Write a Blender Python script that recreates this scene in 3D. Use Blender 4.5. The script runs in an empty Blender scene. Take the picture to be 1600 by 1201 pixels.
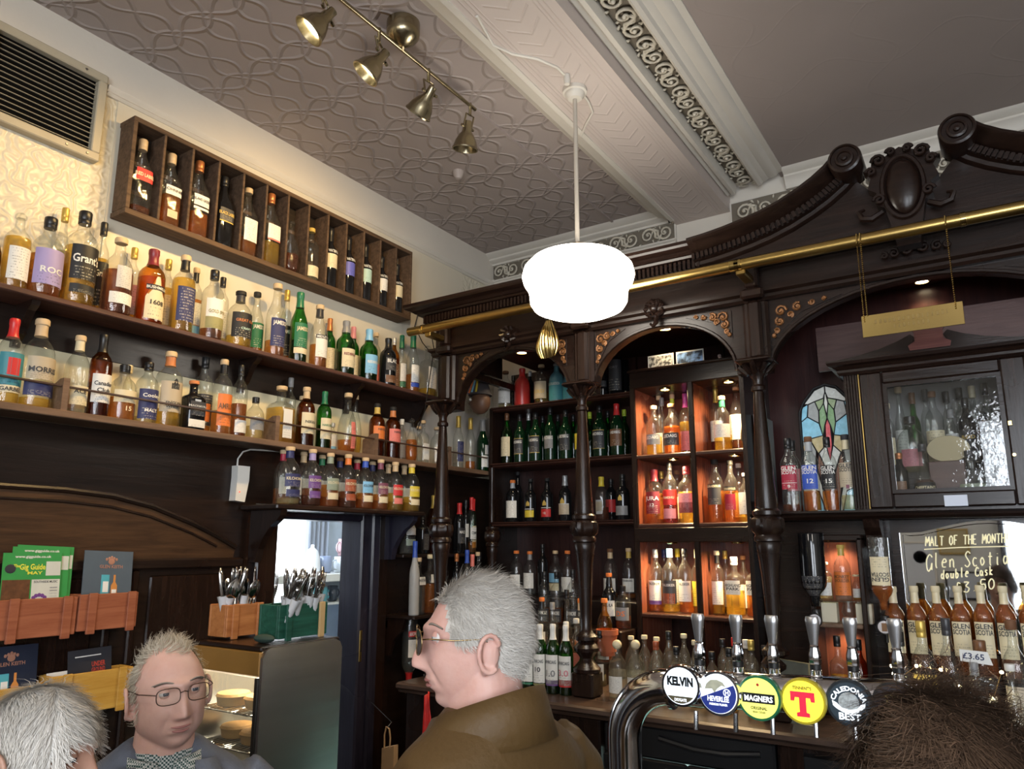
import bpy, math, random
from mathutils import Vector, Matrix
from mathutils import noise as mnoise
rnd = random.Random(11)
sc = bpy.context.scene
COL = sc.collection
EYE = 1.82            # camera height above the floor; geometry below is authored with z measured from eye level
PI = math.pi
sin, cos, atan2, sqrt = math.sin, math.cos, math.atan2, math.sqrt

# ------------------------------------------------------------------ camera
F, PX, PY = 1159.0, 800.0, 625.0
PITCH = math.atan(228 / 1159.0)
YAW = math.atan(775 / math.hypot(1159, 228))
FW = Vector((-sin(YAW) * cos(PITCH), cos(YAW) * cos(PITCH), sin(PITCH)))
RT = Vector((cos(YAW), sin(YAW), 0))
UP = RT.cross(FW)
cam_d = bpy.data.cameras.new('camera')
cam = bpy.data.objects.new('camera', cam_d)
COL.objects.link(cam)
cam.matrix_world = Matrix(((RT.x, UP.x, -FW.x, 0), (RT.y, UP.y, -FW.y, 0), (RT.z, UP.z, -FW.z, EYE), (0, 0, 0, 1)))
cam_d.sensor_fit = 'HORIZONTAL'
cam_d.sensor_width = 36
cam_d.lens = F / 1600 * 36
cam_d.shift_y = 24.5 / 1600
cam_d.clip_start = .05
sc.camera = cam

# ------------------------------------------------------------------ light and exposure
sc.view_settings.view_transform = 'Standard'
sc.view_settings.look = 'None'
sc.view_settings.gamma = 1
sc.view_settings.use_curve_mapping = False
sc.view_settings.exposure = 0.72
try:
    sc.cycles.max_bounces = 8
    sc.cycles.diffuse_bounces = 3
    sc.cycles.glossy_bounces = 2
    sc.cycles.adaptive_threshold = .05
    sc.cycles.transmission_bounces = 6
    sc.cycles.transparent_max_bounces = 40
    sc.cycles.caustics_reflective = False
    sc.cycles.caustics_refractive = False
    sc.cycles.sample_clamp_indirect = 4
except Exception:
    pass
w = bpy.data.worlds.new('world')
sc.world = w
w.use_nodes = True
w.node_tree.nodes['Background'].inputs[0].default_value = (.85, .9, 1, 1)
w.node_tree.nodes['Background'].inputs[1].default_value = .25


def lamp(name, kind, loc, energy, col=(1, 1, 1), size=.05, target=None, spot=60, blend=.5, sy=None):
    d = bpy.data.lights.new(name, kind)
    d.energy = energy
    d.color = col
    if kind == 'AREA':
        d.shape = 'RECTANGLE'
        d.size = size
        d.size_y = sy or size
    else:
        d.shadow_soft_size = size
    if kind == 'SPOT':
        d.spot_size = math.radians(spot)
        d.spot_blend = blend
    o = bpy.data.objects.new(name, d)
    COL.objects.link(o)
    o.location = (loc[0], loc[1], loc[2] + EYE)
    if target is not None:
        o.rotation_euler = (Vector(target) - Vector(loc)).to_track_quat('-Z', 'Y').to_euler()
    return o


WARM = (1.0, .74, .42)
COOL = (.72, .84, 1.0)
# daylight through the street windows behind the photographer
lamp('window_daylight', 'AREA', (.75, -2.6, .35), 62, (.86, .92, 1), 1.5, (.2, 3, .2), sy=1.9)
lamp('window_daylight', 'AREA', (2.75, -2.6, .35), 62, (.86, .92, 1), 1.5, (.2, 3, .2), sy=1.9)
# daylight in the kitchen behind the hatch
lamp('kitchen_daylight', 'AREA', (-3.85, 3.05, .35), 8, COOL, .5, (-3.75, 3.6, -.2), sy=.5)

# ------------------------------------------------------------------ pixel <-> place


def ray(x, y):
    return FW + RT * ((x - PX) / F) - UP * ((y - PY) / F)


def atX(x, y, v):
    r = ray(x, y)
    return r * (v / r.x)


def atY(x, y, v):
    r = ray(x, y)
    return r * (v / r.y)


def atZ(x, y, v):
    r = ray(x, y)
    return r * (v / r.z)


def proj(p):
    p = Vector(p)
    d = p.dot(FW)
    return PX + F * p.dot(RT) / d, PY - F * p.dot(UP) / d


# ------------------------------------------------------------------ materials
PAL = dict(white=(.78, .77, .72), cream=(.72, .63, .42), tan=(.6, .45, .27), brown=(.16, .07, .03), black=(.012, .012, .013),
           grey=(.25, .25, .25), silver=(.55, .55, .54), red=(.6, .03, .03), crimson=(.38, .02, .05), maroon=(.2, .02, .03),
           orange=(.75, .2, .04), copper=(.55, .2, .07), rust=(.35, .08, .03), coral=(.75, .2, .16), pink=(.65, .25, .28),
           magenta=(.5, .08, .35), lilac=(.36, .3, .56), purple=(.15, .06, .25), plum=(.2, .06, .1), navy=(.03, .035, .12),
           blue=(.04, .1, .5), sky=(.22, .5, .75), teal=(.05, .25, .3), mint=(.45, .65, .58), green=(.02, .17, .08),
           olive=(.3, .28, .12), yellow=(.7, .55, .05), gold=(.6, .42, .1), lime=(.5, .65, .05), sage=(.28, .33, .25),
           charcoal=(.04, .04, .045), beige=(.5, .42, .3), violet=(.12, .13, .5), steel=(.4, .42, .44))
MATS = {}


def nodes(name):
    m = bpy.data.materials.new(name)
    m.use_nodes = True
    nt = m.node_tree
    return m, nt, nt.nodes['Principled BSDF'], nt.nodes['Material Output']


def N(nt, t, **kw):
    n = nt.nodes.new(t)
    for k, v in kw.items():
        if k.startswith('i_'):
            k = k[2:]
            n.inputs[int(k) if k.isdigit() else k.replace('_', ' ')].default_value = v
        else:
            setattr(n, k, v)
    return n


def c4(c):
    return (c[0], c[1], c[2], 1)


def mat(name, col=(.5, .5, .5), rough=.5, metal=0, var=.15, scale=12, bump=0, bscale=60, coat=0, emit=0, ecol=None, stretch=(1, 1, 1), spec=.5, alpha=1):
    """plain procedural surface: colour varied by noise, optional fine bump"""
    if name in MATS:
        return MATS[name]
    m, nt, b, o = nodes(name)
    tc = N(nt, 'ShaderNodeTexCoord')
    mp = N(nt, 'ShaderNodeMapping')
    mp.inputs['Scale'].default_value = stretch
    nt.links.new(tc.outputs['Object'], mp.inputs[0])
    nz = N(nt, 'ShaderNodeTexNoise', i_Scale=scale, i_Detail=5)
    nt.links.new(mp.outputs[0], nz.inputs['Vector'])
    mx = N(nt, 'ShaderNodeMix', data_type='RGBA')
    mx.inputs[6].default_value = c4([max(0, v * (1 - var)) for v in col])
    mx.inputs[7].default_value = c4([v * (1 + var) for v in col])
    nt.links.new(nz.outputs[0], mx.inputs[0])
    nt.links.new(mx.outputs[2], b.inputs['Base Color'])
    b.inputs['Roughness'].default_value = rough
    b.inputs['Metallic'].default_value = metal
    b.inputs['Specular IOR Level'].default_value = spec
    b.inputs['Coat Weight'].default_value = coat
    b.inputs['Coat Roughness'].default_value = .12
    if emit:
        b.inputs['Emission Color'].default_value = c4(ecol or col)
        b.inputs['Emission Strength'].default_value = emit
        m.cycles.emission_sampling = 'NONE'
    if bump:
        n2 = N(nt, 'ShaderNodeTexNoise', i_Scale=bscale, i_Detail=4)
        nt.links.new(mp.outputs[0], n2.inputs['Vector'])
        bp = N(nt, 'ShaderNodeBump', i_Strength=bump, i_Distance=.01)
        nt.links.new(n2.outputs[0], bp.inputs['Height'])
        nt.links.new(bp.outputs[0], b.inputs['Normal'])
    MATS[name] = m
    return m


def wood(name, c1, c2, rough=.3, axis=0, scale=3.0, bump=.12, coat=.12):
    if name in MATS:
        return MATS[name]
    m, nt, b, o = nodes(name)
    tc = N(nt, 'ShaderNodeTexCoord')
    mp = N(nt, 'ShaderNodeMapping')
    s = [14.0, 14.0, 14.0]
    s[axis] = 1.1
    mp.inputs['Scale'].default_value = s
    nt.links.new(tc.outputs['Object'], mp.inputs[0])
    n1 = N(nt, 'ShaderNodeTexNoise', i_Scale=scale, i_Detail=8, i_Roughness=.65, i_Distortion=.6)
    nt.links.new(mp.outputs[0], n1.inputs['Vector'])
    rp = N(nt, 'ShaderNodeValToRGB')
    rp.color_ramp.elements[0].position = .3
    rp.color_ramp.elements[1].position = .72
    rp.color_ramp.elements[0].color = c4(c1)
    rp.color_ramp.elements[1].color = c4(c2)
    nt.links.new(n1.outputs[0], rp.inputs[0])
    n3 = N(nt, 'ShaderNodeTexNoise', i_Scale=1.3, i_Detail=3)
    nt.links.new(tc.outputs['Object'], n3.inputs['Vector'])
    mr = N(nt, 'ShaderNodeMapRange', i_3=max(.08, rough - .12), i_4=rough + .15)
    nt.links.new(n3.outputs[0], mr.inputs[0])
    nt.links.new(mr.outputs[0], b.inputs['Roughness'])
    nt.links.new(rp.outputs[0], b.inputs['Base Color'])
    bp = N(nt, 'ShaderNodeBump', i_Strength=bump, i_Distance=.01)
    nt.links.new(n1.outputs[0], bp.inputs['Height'])
    nt.links.new(bp.outputs[0], b.inputs['Normal'])
    b.inputs['Coat Weight'].default_value = coat
    b.inputs['Coat Roughness'].default_value = .18
    b.inputs['Specular IOR Level'].default_value = .32
    MATS[name] = m
    return m


def glass(name, tint, edge=.45, rough=.03, haze=.02):
    """thin bottle glass: tinted see-through wall with a fresnel gloss, darker where seen edge-on"""
    if name in MATS:
        return MATS[name]
    m, nt, b, o = nodes(name)
    nt.nodes.remove(b)
    lw = N(nt, 'ShaderNodeLayerWeight', i_Blend=.35)
    mx = N(nt, 'ShaderNodeMix', data_type='RGBA')
    mx.inputs[6].default_value = c4(tint)
    mx.inputs[7].default_value = c4([v * edge for v in tint])
    nt.links.new(lw.outputs['Facing'], mx.inputs[0])
    tr = N(nt, 'ShaderNodeBsdfTransparent')
    nt.links.new(mx.outputs[2], tr.inputs[0])
    nz = N(nt, 'ShaderNodeTexNoise', i_Scale=14.0)
    bp = N(nt, 'ShaderNodeBump', i_Strength=.12, i_Distance=.01)
    nt.links.new(nz.outputs[0], bp.inputs['Height'])
    gl = N(nt, 'ShaderNodeBsdfAnisotropic', i_Roughness=rough)
    gl.inputs[0].default_value = (1, 1, 1, 1)
    nt.links.new(bp.outputs[0], gl.inputs['Normal'])
    lf = N(nt, 'ShaderNodeLayerWeight', i_Blend=.5)
    nt.links.new(bp.outputs[0], lf.inputs['Normal'])
    pw = N(nt, 'ShaderNodeMath', operation='POWER', i_1=4.5)
    nt.links.new(lf.outputs['Facing'], pw.inputs[0])
    fr = N(nt, 'ShaderNodeMapRange', i_3=.05, i_4=.85)
    nt.links.new(pw.outputs[0], fr.inputs[0])
    ms = N(nt, 'ShaderNodeMixShader')
    nt.links.new(fr.outputs[0], ms.inputs[0])
    nt.links.new(tr.outputs[0], ms.inputs[1])
    nt.links.new(gl.outputs[0], ms.inputs[2])
    hz = N(nt, 'ShaderNodeBsdfTranslucent')
    hz.inputs[0].default_value = c4([.5 + .5 * v for v in tint])
    df = N(nt, 'ShaderNodeBsdfDiffuse')
    df.inputs[0].default_value = c4(tint)
    m5 = N(nt, 'ShaderNodeMixShader', i_0=.5)
    nt.links.new(hz.outputs[0], m5.inputs[1])
    nt.links.new(df.outputs[0], m5.inputs[2])
    m6 = N(nt, 'ShaderNodeMixShader', i_0=haze)
    nt.links.new(ms.outputs[0], m6.inputs[1])
    nt.links.new(m5.outputs[0], m6.inputs[2])
    nt.links.new(m6.outputs[0], o.inputs[0])
    MATS[name] = m
    return m


def liquid(name, col, dens=.3):
    if name in MATS:
        return MATS[name]
    m, nt, b, o = nodes(name)
    tr = N(nt, 'ShaderNodeBsdfTransparent')
    tr.inputs[0].default_value = c4([v ** .36 for v in col])
    nz = N(nt, 'ShaderNodeTexNoise', i_Scale=9.0)
    mx = N(nt, 'ShaderNodeMix', data_type='RGBA')
    mx.inputs[6].default_value = c4([v * .7 for v in col])
    mx.inputs[7].default_value = c4([min(1, v * 1.25) for v in col])
    nt.links.new(nz.outputs[0], mx.inputs[0])
    nt.links.new(mx.outputs[2], b.inputs['Base Color'])
    b.inputs['Roughness'].default_value = .25
    ms = N(nt, 'ShaderNodeMixShader', i_0=dens)
    tl = N(nt, 'ShaderNodeBsdfTranslucent')
    nt.links.new(mx.outputs[2], tl.inputs[0])
    m2 = N(nt, 'ShaderNodeMixShader', i_0=.5)
    nt.links.new(tl.outputs[0], m2.inputs[1])
    nt.links.new(b.outputs[0], m2.inputs[2])
    nt.links.new(tr.outputs[0], ms.inputs[1])
    nt.links.new(m2.outputs[0], ms.inputs[2])
    nt.links.new(ms.outputs[0], o.inputs[0])
    MATS[name] = m
    return m


def paper(name, col, ink, metal=0, vmax=1.0):
    """printed label: rows of fine unreadable print on coloured paper (uses the label's own UV)"""
    if name in MATS:
        return MATS[name]
    m, nt, b, o = nodes(name)
    uv = N(nt, 'ShaderNodeUVMap')
    sp = N(nt, 'ShaderNodeSeparateXYZ')
    nt.links.new(uv.outputs[0], sp.inputs[0])
    # rows
    r = N(nt, 'ShaderNodeMath', operation='MULTIPLY', i_1=12.0)
    nt.links.new(sp.outputs[1], r.inputs[0])
    fr = N(nt, 'ShaderNodeMath', operation='FRACT')
    nt.links.new(r.outputs[0], fr.inputs[0])
    g = N(nt, 'ShaderNodeMath', operation='LESS_THAN', i_1=.38)
    nt.links.new(fr.outputs[0], g.inputs[0])
    fl = N(nt, 'ShaderNodeMath', operation='FLOOR')
    nt.links.new(r.outputs[0], fl.inputs[0])
    cb = N(nt, 'ShaderNodeCombineXYZ')
    xs = N(nt, 'ShaderNodeMath', operation='MULTIPLY', i_1=22.0)
    nt.links.new(sp.outputs[0], xs.inputs[0])
    nt.links.new(xs.outputs[0], cb.inputs[0])
    ys = N(nt, 'ShaderNodeMath', operation='MULTIPLY', i_1=7.3)
    nt.links.new(fl.outputs[0], ys.inputs[0])
    nt.links.new(ys.outputs[0], cb.inputs[1])
    oi = N(nt, 'ShaderNodeObjectInfo')
    zs = N(nt, 'ShaderNodeMath', operation='MULTIPLY', i_1=30.0)
    nt.links.new(oi.outputs['Random'], zs.inputs[0])
    nt.links.new(zs.outputs[0], cb.inputs[2])
    nz = N(nt, 'ShaderNodeTexNoise', i_Scale=1.0, i_Detail=2)
    nt.links.new(cb.outputs[0], nz.inputs['Vector'])
    th = N(nt, 'ShaderNodeMath', operation='GREATER_THAN', i_1=.53)
    nt.links.new(nz.outputs[0], th.inputs[0])
    # keep a margin
    ax = N(nt, 'ShaderNodeMath', operation='SUBTRACT', i_1=.5)
    nt.links.new(sp.outputs[0], ax.inputs[0])
    ab = N(nt, 'ShaderNodeMath', operation='ABSOLUTE')
    nt.links.new(ax.outputs[0], ab.inputs[0])
    mg = N(nt, 'ShaderNodeMath', operation='LESS_THAN', i_1=.36)
    nt.links.new(ab.outputs[0], mg.inputs[0])
    m1 = N(nt, 'ShaderNodeMath', operation='MULTIPLY')
    nt.links.new(g.outputs[0], m1.inputs[0])
    nt.links.new(th.outputs[0], m1.inputs[1])
    m2 = N(nt, 'ShaderNodeMath', operation='MULTIPLY')
    nt.links.new(m1.outputs[0], m2.inputs[0])
    nt.links.new(mg.outputs[0], m2.inputs[1])
    vm = N(nt, 'ShaderNodeMath', operation='LESS_THAN', i_1=vmax)
    nt.links.new(sp.outputs[1], vm.inputs[0])
    m4 = N(nt, 'ShaderNodeMath', operation='MULTIPLY')
    nt.links.new(m2.outputs[0], m4.inputs[0])
    nt.links.new(vm.outputs[0], m4.inputs[1])
    m3 = N(nt, 'ShaderNodeMath', operation='MULTIPLY', i_1=.42)
    nt.links.new(m4.outputs[0], m3.inputs[0])
    mx = N(nt, 'ShaderNodeMix', data_type='RGBA')
    mx.inputs[6].default_value = c4(col)
    mx.inputs[7].default_value = c4(ink)
    nt.links.new(m3.outputs[0], mx.inputs[0])
    nt.links.new(mx.outputs[2], b.inputs['Base Color'])
    b.inputs['Roughness'].default_value = .5
    b.inputs['Metallic'].default_value = metal
    MATS[name] = m
    return m


def col_mat(cname, rough=.4, metal=0):
    return mat('paint_%s_%d' % (cname, int(rough * 100 + metal * 7)), PAL[cname], rough, metal, var=.08, scale=40)


def emissive(name, col, strength):
    if name in MATS:
        return MATS[name]
    m, nt, b, o = nodes(name)
    if not name.startswith(('lit_opal', 'street', 'kitchen')):
        m.cycles.emission_sampling = 'NONE'
    b.inputs['Base Color'].default_value = c4(col)
    b.inputs['Emission Color'].default_value = c4(col)
    b.inputs['Emission Strength'].default_value = strength
    MATS[name] = m
    return m


W_DARK = wood('dark_stained_wood', (.008, .004, .003), (.022, .011, .0075), .26, 0)
W_DARKV = wood('dark_stained_wood_upright', (.008, .004, .003), (.025, .012, .008), .26, 2)
W_DARKY = wood('dark_stained_wood_lengthwise', (.009, .005, .004), (.026, .014, .0095), .3, 1)
W_RED = wood('mahogany_wood', (.04, .011, .007), (.095, .03, .018), .5, 2, coat=0)
W_OAK = wood('oak_panel_wood', (.028, .013, .006), (.085, .042, .018), .5, 1, 3.4, .1, .05)
W_EDGE = wood('worn_shelf_wood', (.11, .065, .04), (.23, .145, .095), .5, 1, 3, .1, 0)
W_RACK = wood('rough_rack_wood', (.05, .03, .018), (.15, .092, .055), .7, 1, 3, .3, 0)
BRASS = mat('aged_brass', (.52, .36, .12), .28, 1, .2, 6)
BRASS_P = mat('polished_brass', (.62, .46, .17), .16, 1, .1, 6)
CHROME = mat('chrome', (.75, .75, .76), .1, 1, .05, 4)
STEEL = mat('brushed_steel', (.42, .42, .42), .3, 1, .12, 5, .03, 200, stretch=(1, 1, 20))
PLASTER = mat('cream_plaster', (.68, .63, .55), .75, 0, .06, 3, .1, 30)
PLASTERW = mat('white_moulding_paint', (.66, .62, .55), .55, 0, .07, 5, .08, 25)
BLACKP = mat('black_plastic', (.012, .012, .013), .35, 0, .1, 10)
WHITEP = mat('white_plastic', (.75, .75, .72), .4, 0, .05, 8)
GOLDW = mat('gilded_wood', (.20, .085, .028), .4, .45, .5, 60, .6, 90)

# ------------------------------------------------------------------ object helpers
BASE = {}


def tag(o, label=None, cat=None, group=None, kind=None):
    if label:
        o['label'] = label
    if cat:
        o['category'] = cat
    if group:
        o['group'] = group
    if kind:
        o['kind'] = kind
    return o


def thing(name, loc, label, cat, group=None, rz=0, kind=None):
    """an Empty at a thing's base that parents its parts"""
    o = bpy.data.objects.new(name, None)
    o.empty_display_size = .05
    COL.objects.link(o)
    o.location = (loc[0], loc[1], loc[2] + EYE)
    o.rotation_euler = (0, 0, rz)
    BASE[o] = Vector(loc)
    return tag(o, label, cat, group, kind)


class MB:
    """collects quads, boxes, lathes, tubes; build() links them as ONE mesh object"""

    def __init__(s):
        s.v, s.f, s.uv = [], [], None

    def add(s, vs, fs):
        b = len(s.v)
        s.v.extend(Vector(p) for p in vs)
        s.f.extend(tuple(b + i for i in f) for f in fs)
        return s

    def box(s, x0, x1, y0, y1, z0, z1):
        if x0 > x1: x0, x1 = x1, x0
        if y0 > y1: y0, y1 = y1, y0
        if z0 > z1: z0, z1 = z1, z0
        return s.add([(x0, y0, z0), (x1, y0, z0), (x1, y1, z0), (x0, y1, z0), (x0, y0, z1), (x1, y0, z1), (x1, y1, z1), (x0, y1, z1)],
                     [(3, 2, 1, 0), (4, 5, 6, 7), (0, 1, 5, 4), (1, 2, 6, 5), (2, 3, 7, 6), (3, 0, 4, 7)])

    def cbox(s, x0, x1, y0, y1, z0, z1, c=.004):
        """box with chamfered vertical and horizontal edges"""
        if x0 > x1: x0, x1 = x1, x0
        if y0 > y1: y0, y1 = y1, y0
        if z0 > z1: z0, z1 = z1, z0
        c = min(c, (x1 - x0) * .45, (y1 - y0) * .45, (z1 - z0) * .45)
        rings = []
        for z, i in ((z0, c), (z0 + c, 0), (z1 - c, 0), (z1, c)):
            a = [(x0 + i + c, y0 + i), (x1 - i - c, y0 + i), (x1 - i, y0 + i + c), (x1 - i, y1 - i - c), (x1 - i - c, y1 - i), (x0 + i + c, y1 - i), (x0 + i, y1 - i - c), (x0 + i, y0 + i + c)]
            rings.append([(x, y, z) for x, y in a])
        return s.loft(rings, True, True)

    def loft(s, rings, cap0=False, cap1=False, closed=True):
        n = len(rings[0])
        b = len(s.v)
        for r in rings:
            s.v.extend(Vector(p) for p in r)
        for i in range(len(rings) - 1):
            for j in range(n if closed else n - 1):
                k = (j + 1) % n
                s.f.append((b + i * n + j, b + i * n + k, b + (i + 1) * n + k, b + (i + 1) * n + j))
        if cap0:
            s.f.append(tuple(b + j for j in reversed(range(n))))
        if cap1:
            s.f.append(tuple(b + (len(rings) - 1) * n + j for j in range(n)))
        return s

    def lathe(s, prof, n=16, c=(0, 0, 0), axis='z', cap0=True, cap1=True, flute=None):
        rings = []
        for r, h in prof:
            ring = []
            for j in range(n):
                a = 2 * PI * j / n
                rr = r * (flute(a, h) if flute else 1)
                p = (rr * cos(a), rr * sin(a), h)
                if axis == 'y':
                    p = (p[0], -p[2], p[1])
                elif axis == 'x':
                    p = (p[2], p[0], p[1])
                ring.append((p[0] + c[0], p[1] + c[1], p[2] + c[2]))
            rings.append(ring)
        return s.loft(rings, cap0, cap1)

    def tube(s, pts, r, n=8, cap=True, closed=False):
        """tube of radius r (number or list) along points"""
        pts = [Vector(p) for p in pts]
        m = len(pts)
        rings = []
        up = None
        for i, p in enumerate(pts):
            if closed:
                t = pts[(i + 1) % m] - pts[i - 1]
            else:
                t = pts[min(i + 1, m - 1)] - pts[max(i - 1, 0)]
            t.normalize()
            if up is None:
                up = Vector((0, 0, 1)) if abs(t.z) < .9 else Vector((1, 0, 0))
            u = up - t * up.dot(t)
            if u.length < 1e-5:
                u = t.orthogonal()
            u.normalize()
            up = u
            w_ = t.cross(u)
            rr = r[i] if isinstance(r, (list, tuple)) else r
            rings.append([p + (u * cos(2 * PI * j / n) + w_ * sin(2 * PI * j / n)) * rr for j in range(n)])
        if closed:
            rings.append(rings[0])
        return s.loft(rings, cap and not closed, cap and not closed)

    def prism(s, poly, axis, a0, a1):
        """extrude a polygon: axis 'y' takes (x,z) points, 'x' takes (y,z), 'z' takes (x,y)"""
        def P(p, a):
            if axis == 'y': return (p[0], a, p[1])
            if axis == 'x': return (a, p[0], p[1])
            return (p[0], p[1], a)
        n = len(poly)
        b = len(s.v)
        s.v.extend(Vector(P(p, a0)) for p in poly)
        s.v.extend(Vector(P(p, a1)) for p in poly)
        s.f.append(tuple(b + i for i in range(n)))
        s.f.append(tuple(b + n + i for i in reversed(range(n))))
        for i in range(n):
            k = (i + 1) % n
            s.f.append((b + k, b + i, b + n + i, b + n + k))
        return s

    def sweep(s, path, prof, cap=True):
        """profile [(out, up)] swept along path of (point, out-vector, up-vector)"""
        rings = [[p + o * a + u * c for a, c in prof] for p, o, u in path]
        return s.loft(rings, cap, cap)

    def ball(s, c, rx, ry=None, rz=None, n=12, m=8):
        ry = rx if ry is None else ry
        rz = rx if rz is None else rz
        rings = []
        for i in range(m + 1):
            t = PI * i / m
            k = max(sin(t), .01)
            rings.append([(c[0] + rx * k * cos(2 * PI * j / n), c[1] + ry * k * sin(2 * PI * j / n), c[2] - rz * cos(t)) for j in range(n)])
        return s.loft(rings, True, True)

    def build(s, name, m, parent=None, smooth=False, local=False, label=None):
        me = bpy.data.meshes.new(name)
        off = Vector((0, 0, 0))
        if parent is not None and not local:
            q = parent
            while q is not None:
                off += BASE.get(q, Vector((0, 0, 0)))
                q = q.parent
        me.from_pydata([tuple(p - off) for p in s.v], [], s.f)
        return link(name, me, m, parent, smooth, label)


def fix_normals(me):
    import bmesh
    bm = bmesh.new()
    bm.from_mesh(me)
    bmesh.ops.recalc_face_normals(bm, faces=bm.faces)
    bm.to_mesh(me)
    bm.free()


def link(name, me, m, parent=None, smooth=False, label=None, fix=True):
    if m is not None and not me.materials:
        me.materials.append(m)
    if fix:
        fix_normals(me)
    if smooth:
        me.polygons.foreach_set('use_smooth', [True] * len(me.polygons))
        if smooth != 'all':
            try:
                me.set_sharp_from_angle(angle=math.radians(38))
            except Exception:
                pass
    o = bpy.data.objects.new(name, me)
    COL.objects.link(o)
    if parent is not None:
        o.parent = parent
    else:
        o.location.z = EYE
    if label:
        o['label'] = label
    return o


def struct(o):
    o['kind'] = 'structure'
    return o


def copy_of(o, parent=None, loc=None, rot=None, scale=None):
    c = o.copy()
    COL.objects.link(c)
    if parent is not None:
        c.parent = parent
    if loc is not None:
        c.location = loc
    if rot is not None:
        c.rotation_euler = rot
    if scale is not None:
        c.scale = scale
    return c


FONT_CACHE = {}


def text_mesh(txt, shear=0, bold=.022):
    """flat outline mesh of a text, 1 unit high capitals, centred on x"""
    k = (txt, shear, bold)
    if k in FONT_CACHE:
        return FONT_CACHE[k]
    cu = bpy.data.curves.new('txt', 'FONT')
    cu.body = txt
    cu.align_x = 'CENTER'
    cu.resolution_u = 2
    cu.shear = shear
    cu.offset = bold
    ob = bpy.data.objects.new('txt', cu)
    me = ob.to_mesh()
    vs = [v.co.copy() for v in me.vertices]
    fs = [tuple(p.vertices) for p in me.polygons]
    ob.to_mesh_clear()
    bpy.data.objects.remove(ob)
    bpy.data.curves.remove(cu)
    h = .73
    wd = (max(v.x for v in vs) - min(v.x for v in vs)) if vs else 1
    vs = [Vector((v.x / h, v.y / h, 0)) for v in vs]
    FONT_CACHE[k] = (vs, fs, wd / h)
    return FONT_CACHE[k]


def flat_text(name, txt, size, m, parent, origin, ux, uy, width=None, shear=0, bend=None, bold=.022):
    """lettering on a plane: origin is the middle of the baseline, ux/uy unit vectors (coordinates local to parent)"""
    vs, fs, wd = text_mesh(txt, shear, bold)
    if not vs:
        return None
    sx = size if width is None else width / wd
    origin, ux, uy = Vector(origin), Vector(ux), Vector(uy)
    out = []
    for v in vs:
        x, y = v.x * sx, v.y * size
        if bend:     # bend = radius of a circle the baseline runs on (positive: arch)
            a = x / bend
            rr = abs(bend) + (y if bend > 0 else -y)
            x, y = (rr * sin(abs(1) * a) if bend > 0 else rr * sin(-a)), ((rr * cos(a) - bend) if bend > 0 else (abs(bend) - rr * cos(a)))
        out.append(origin + ux * x + uy * y)
    me = bpy.data.meshes.new(name)
    me.from_pydata([tuple(p) for p in out], [], fs)
    return link(name, me, m, parent, fix=False)
# ================================================================== room shell


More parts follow.
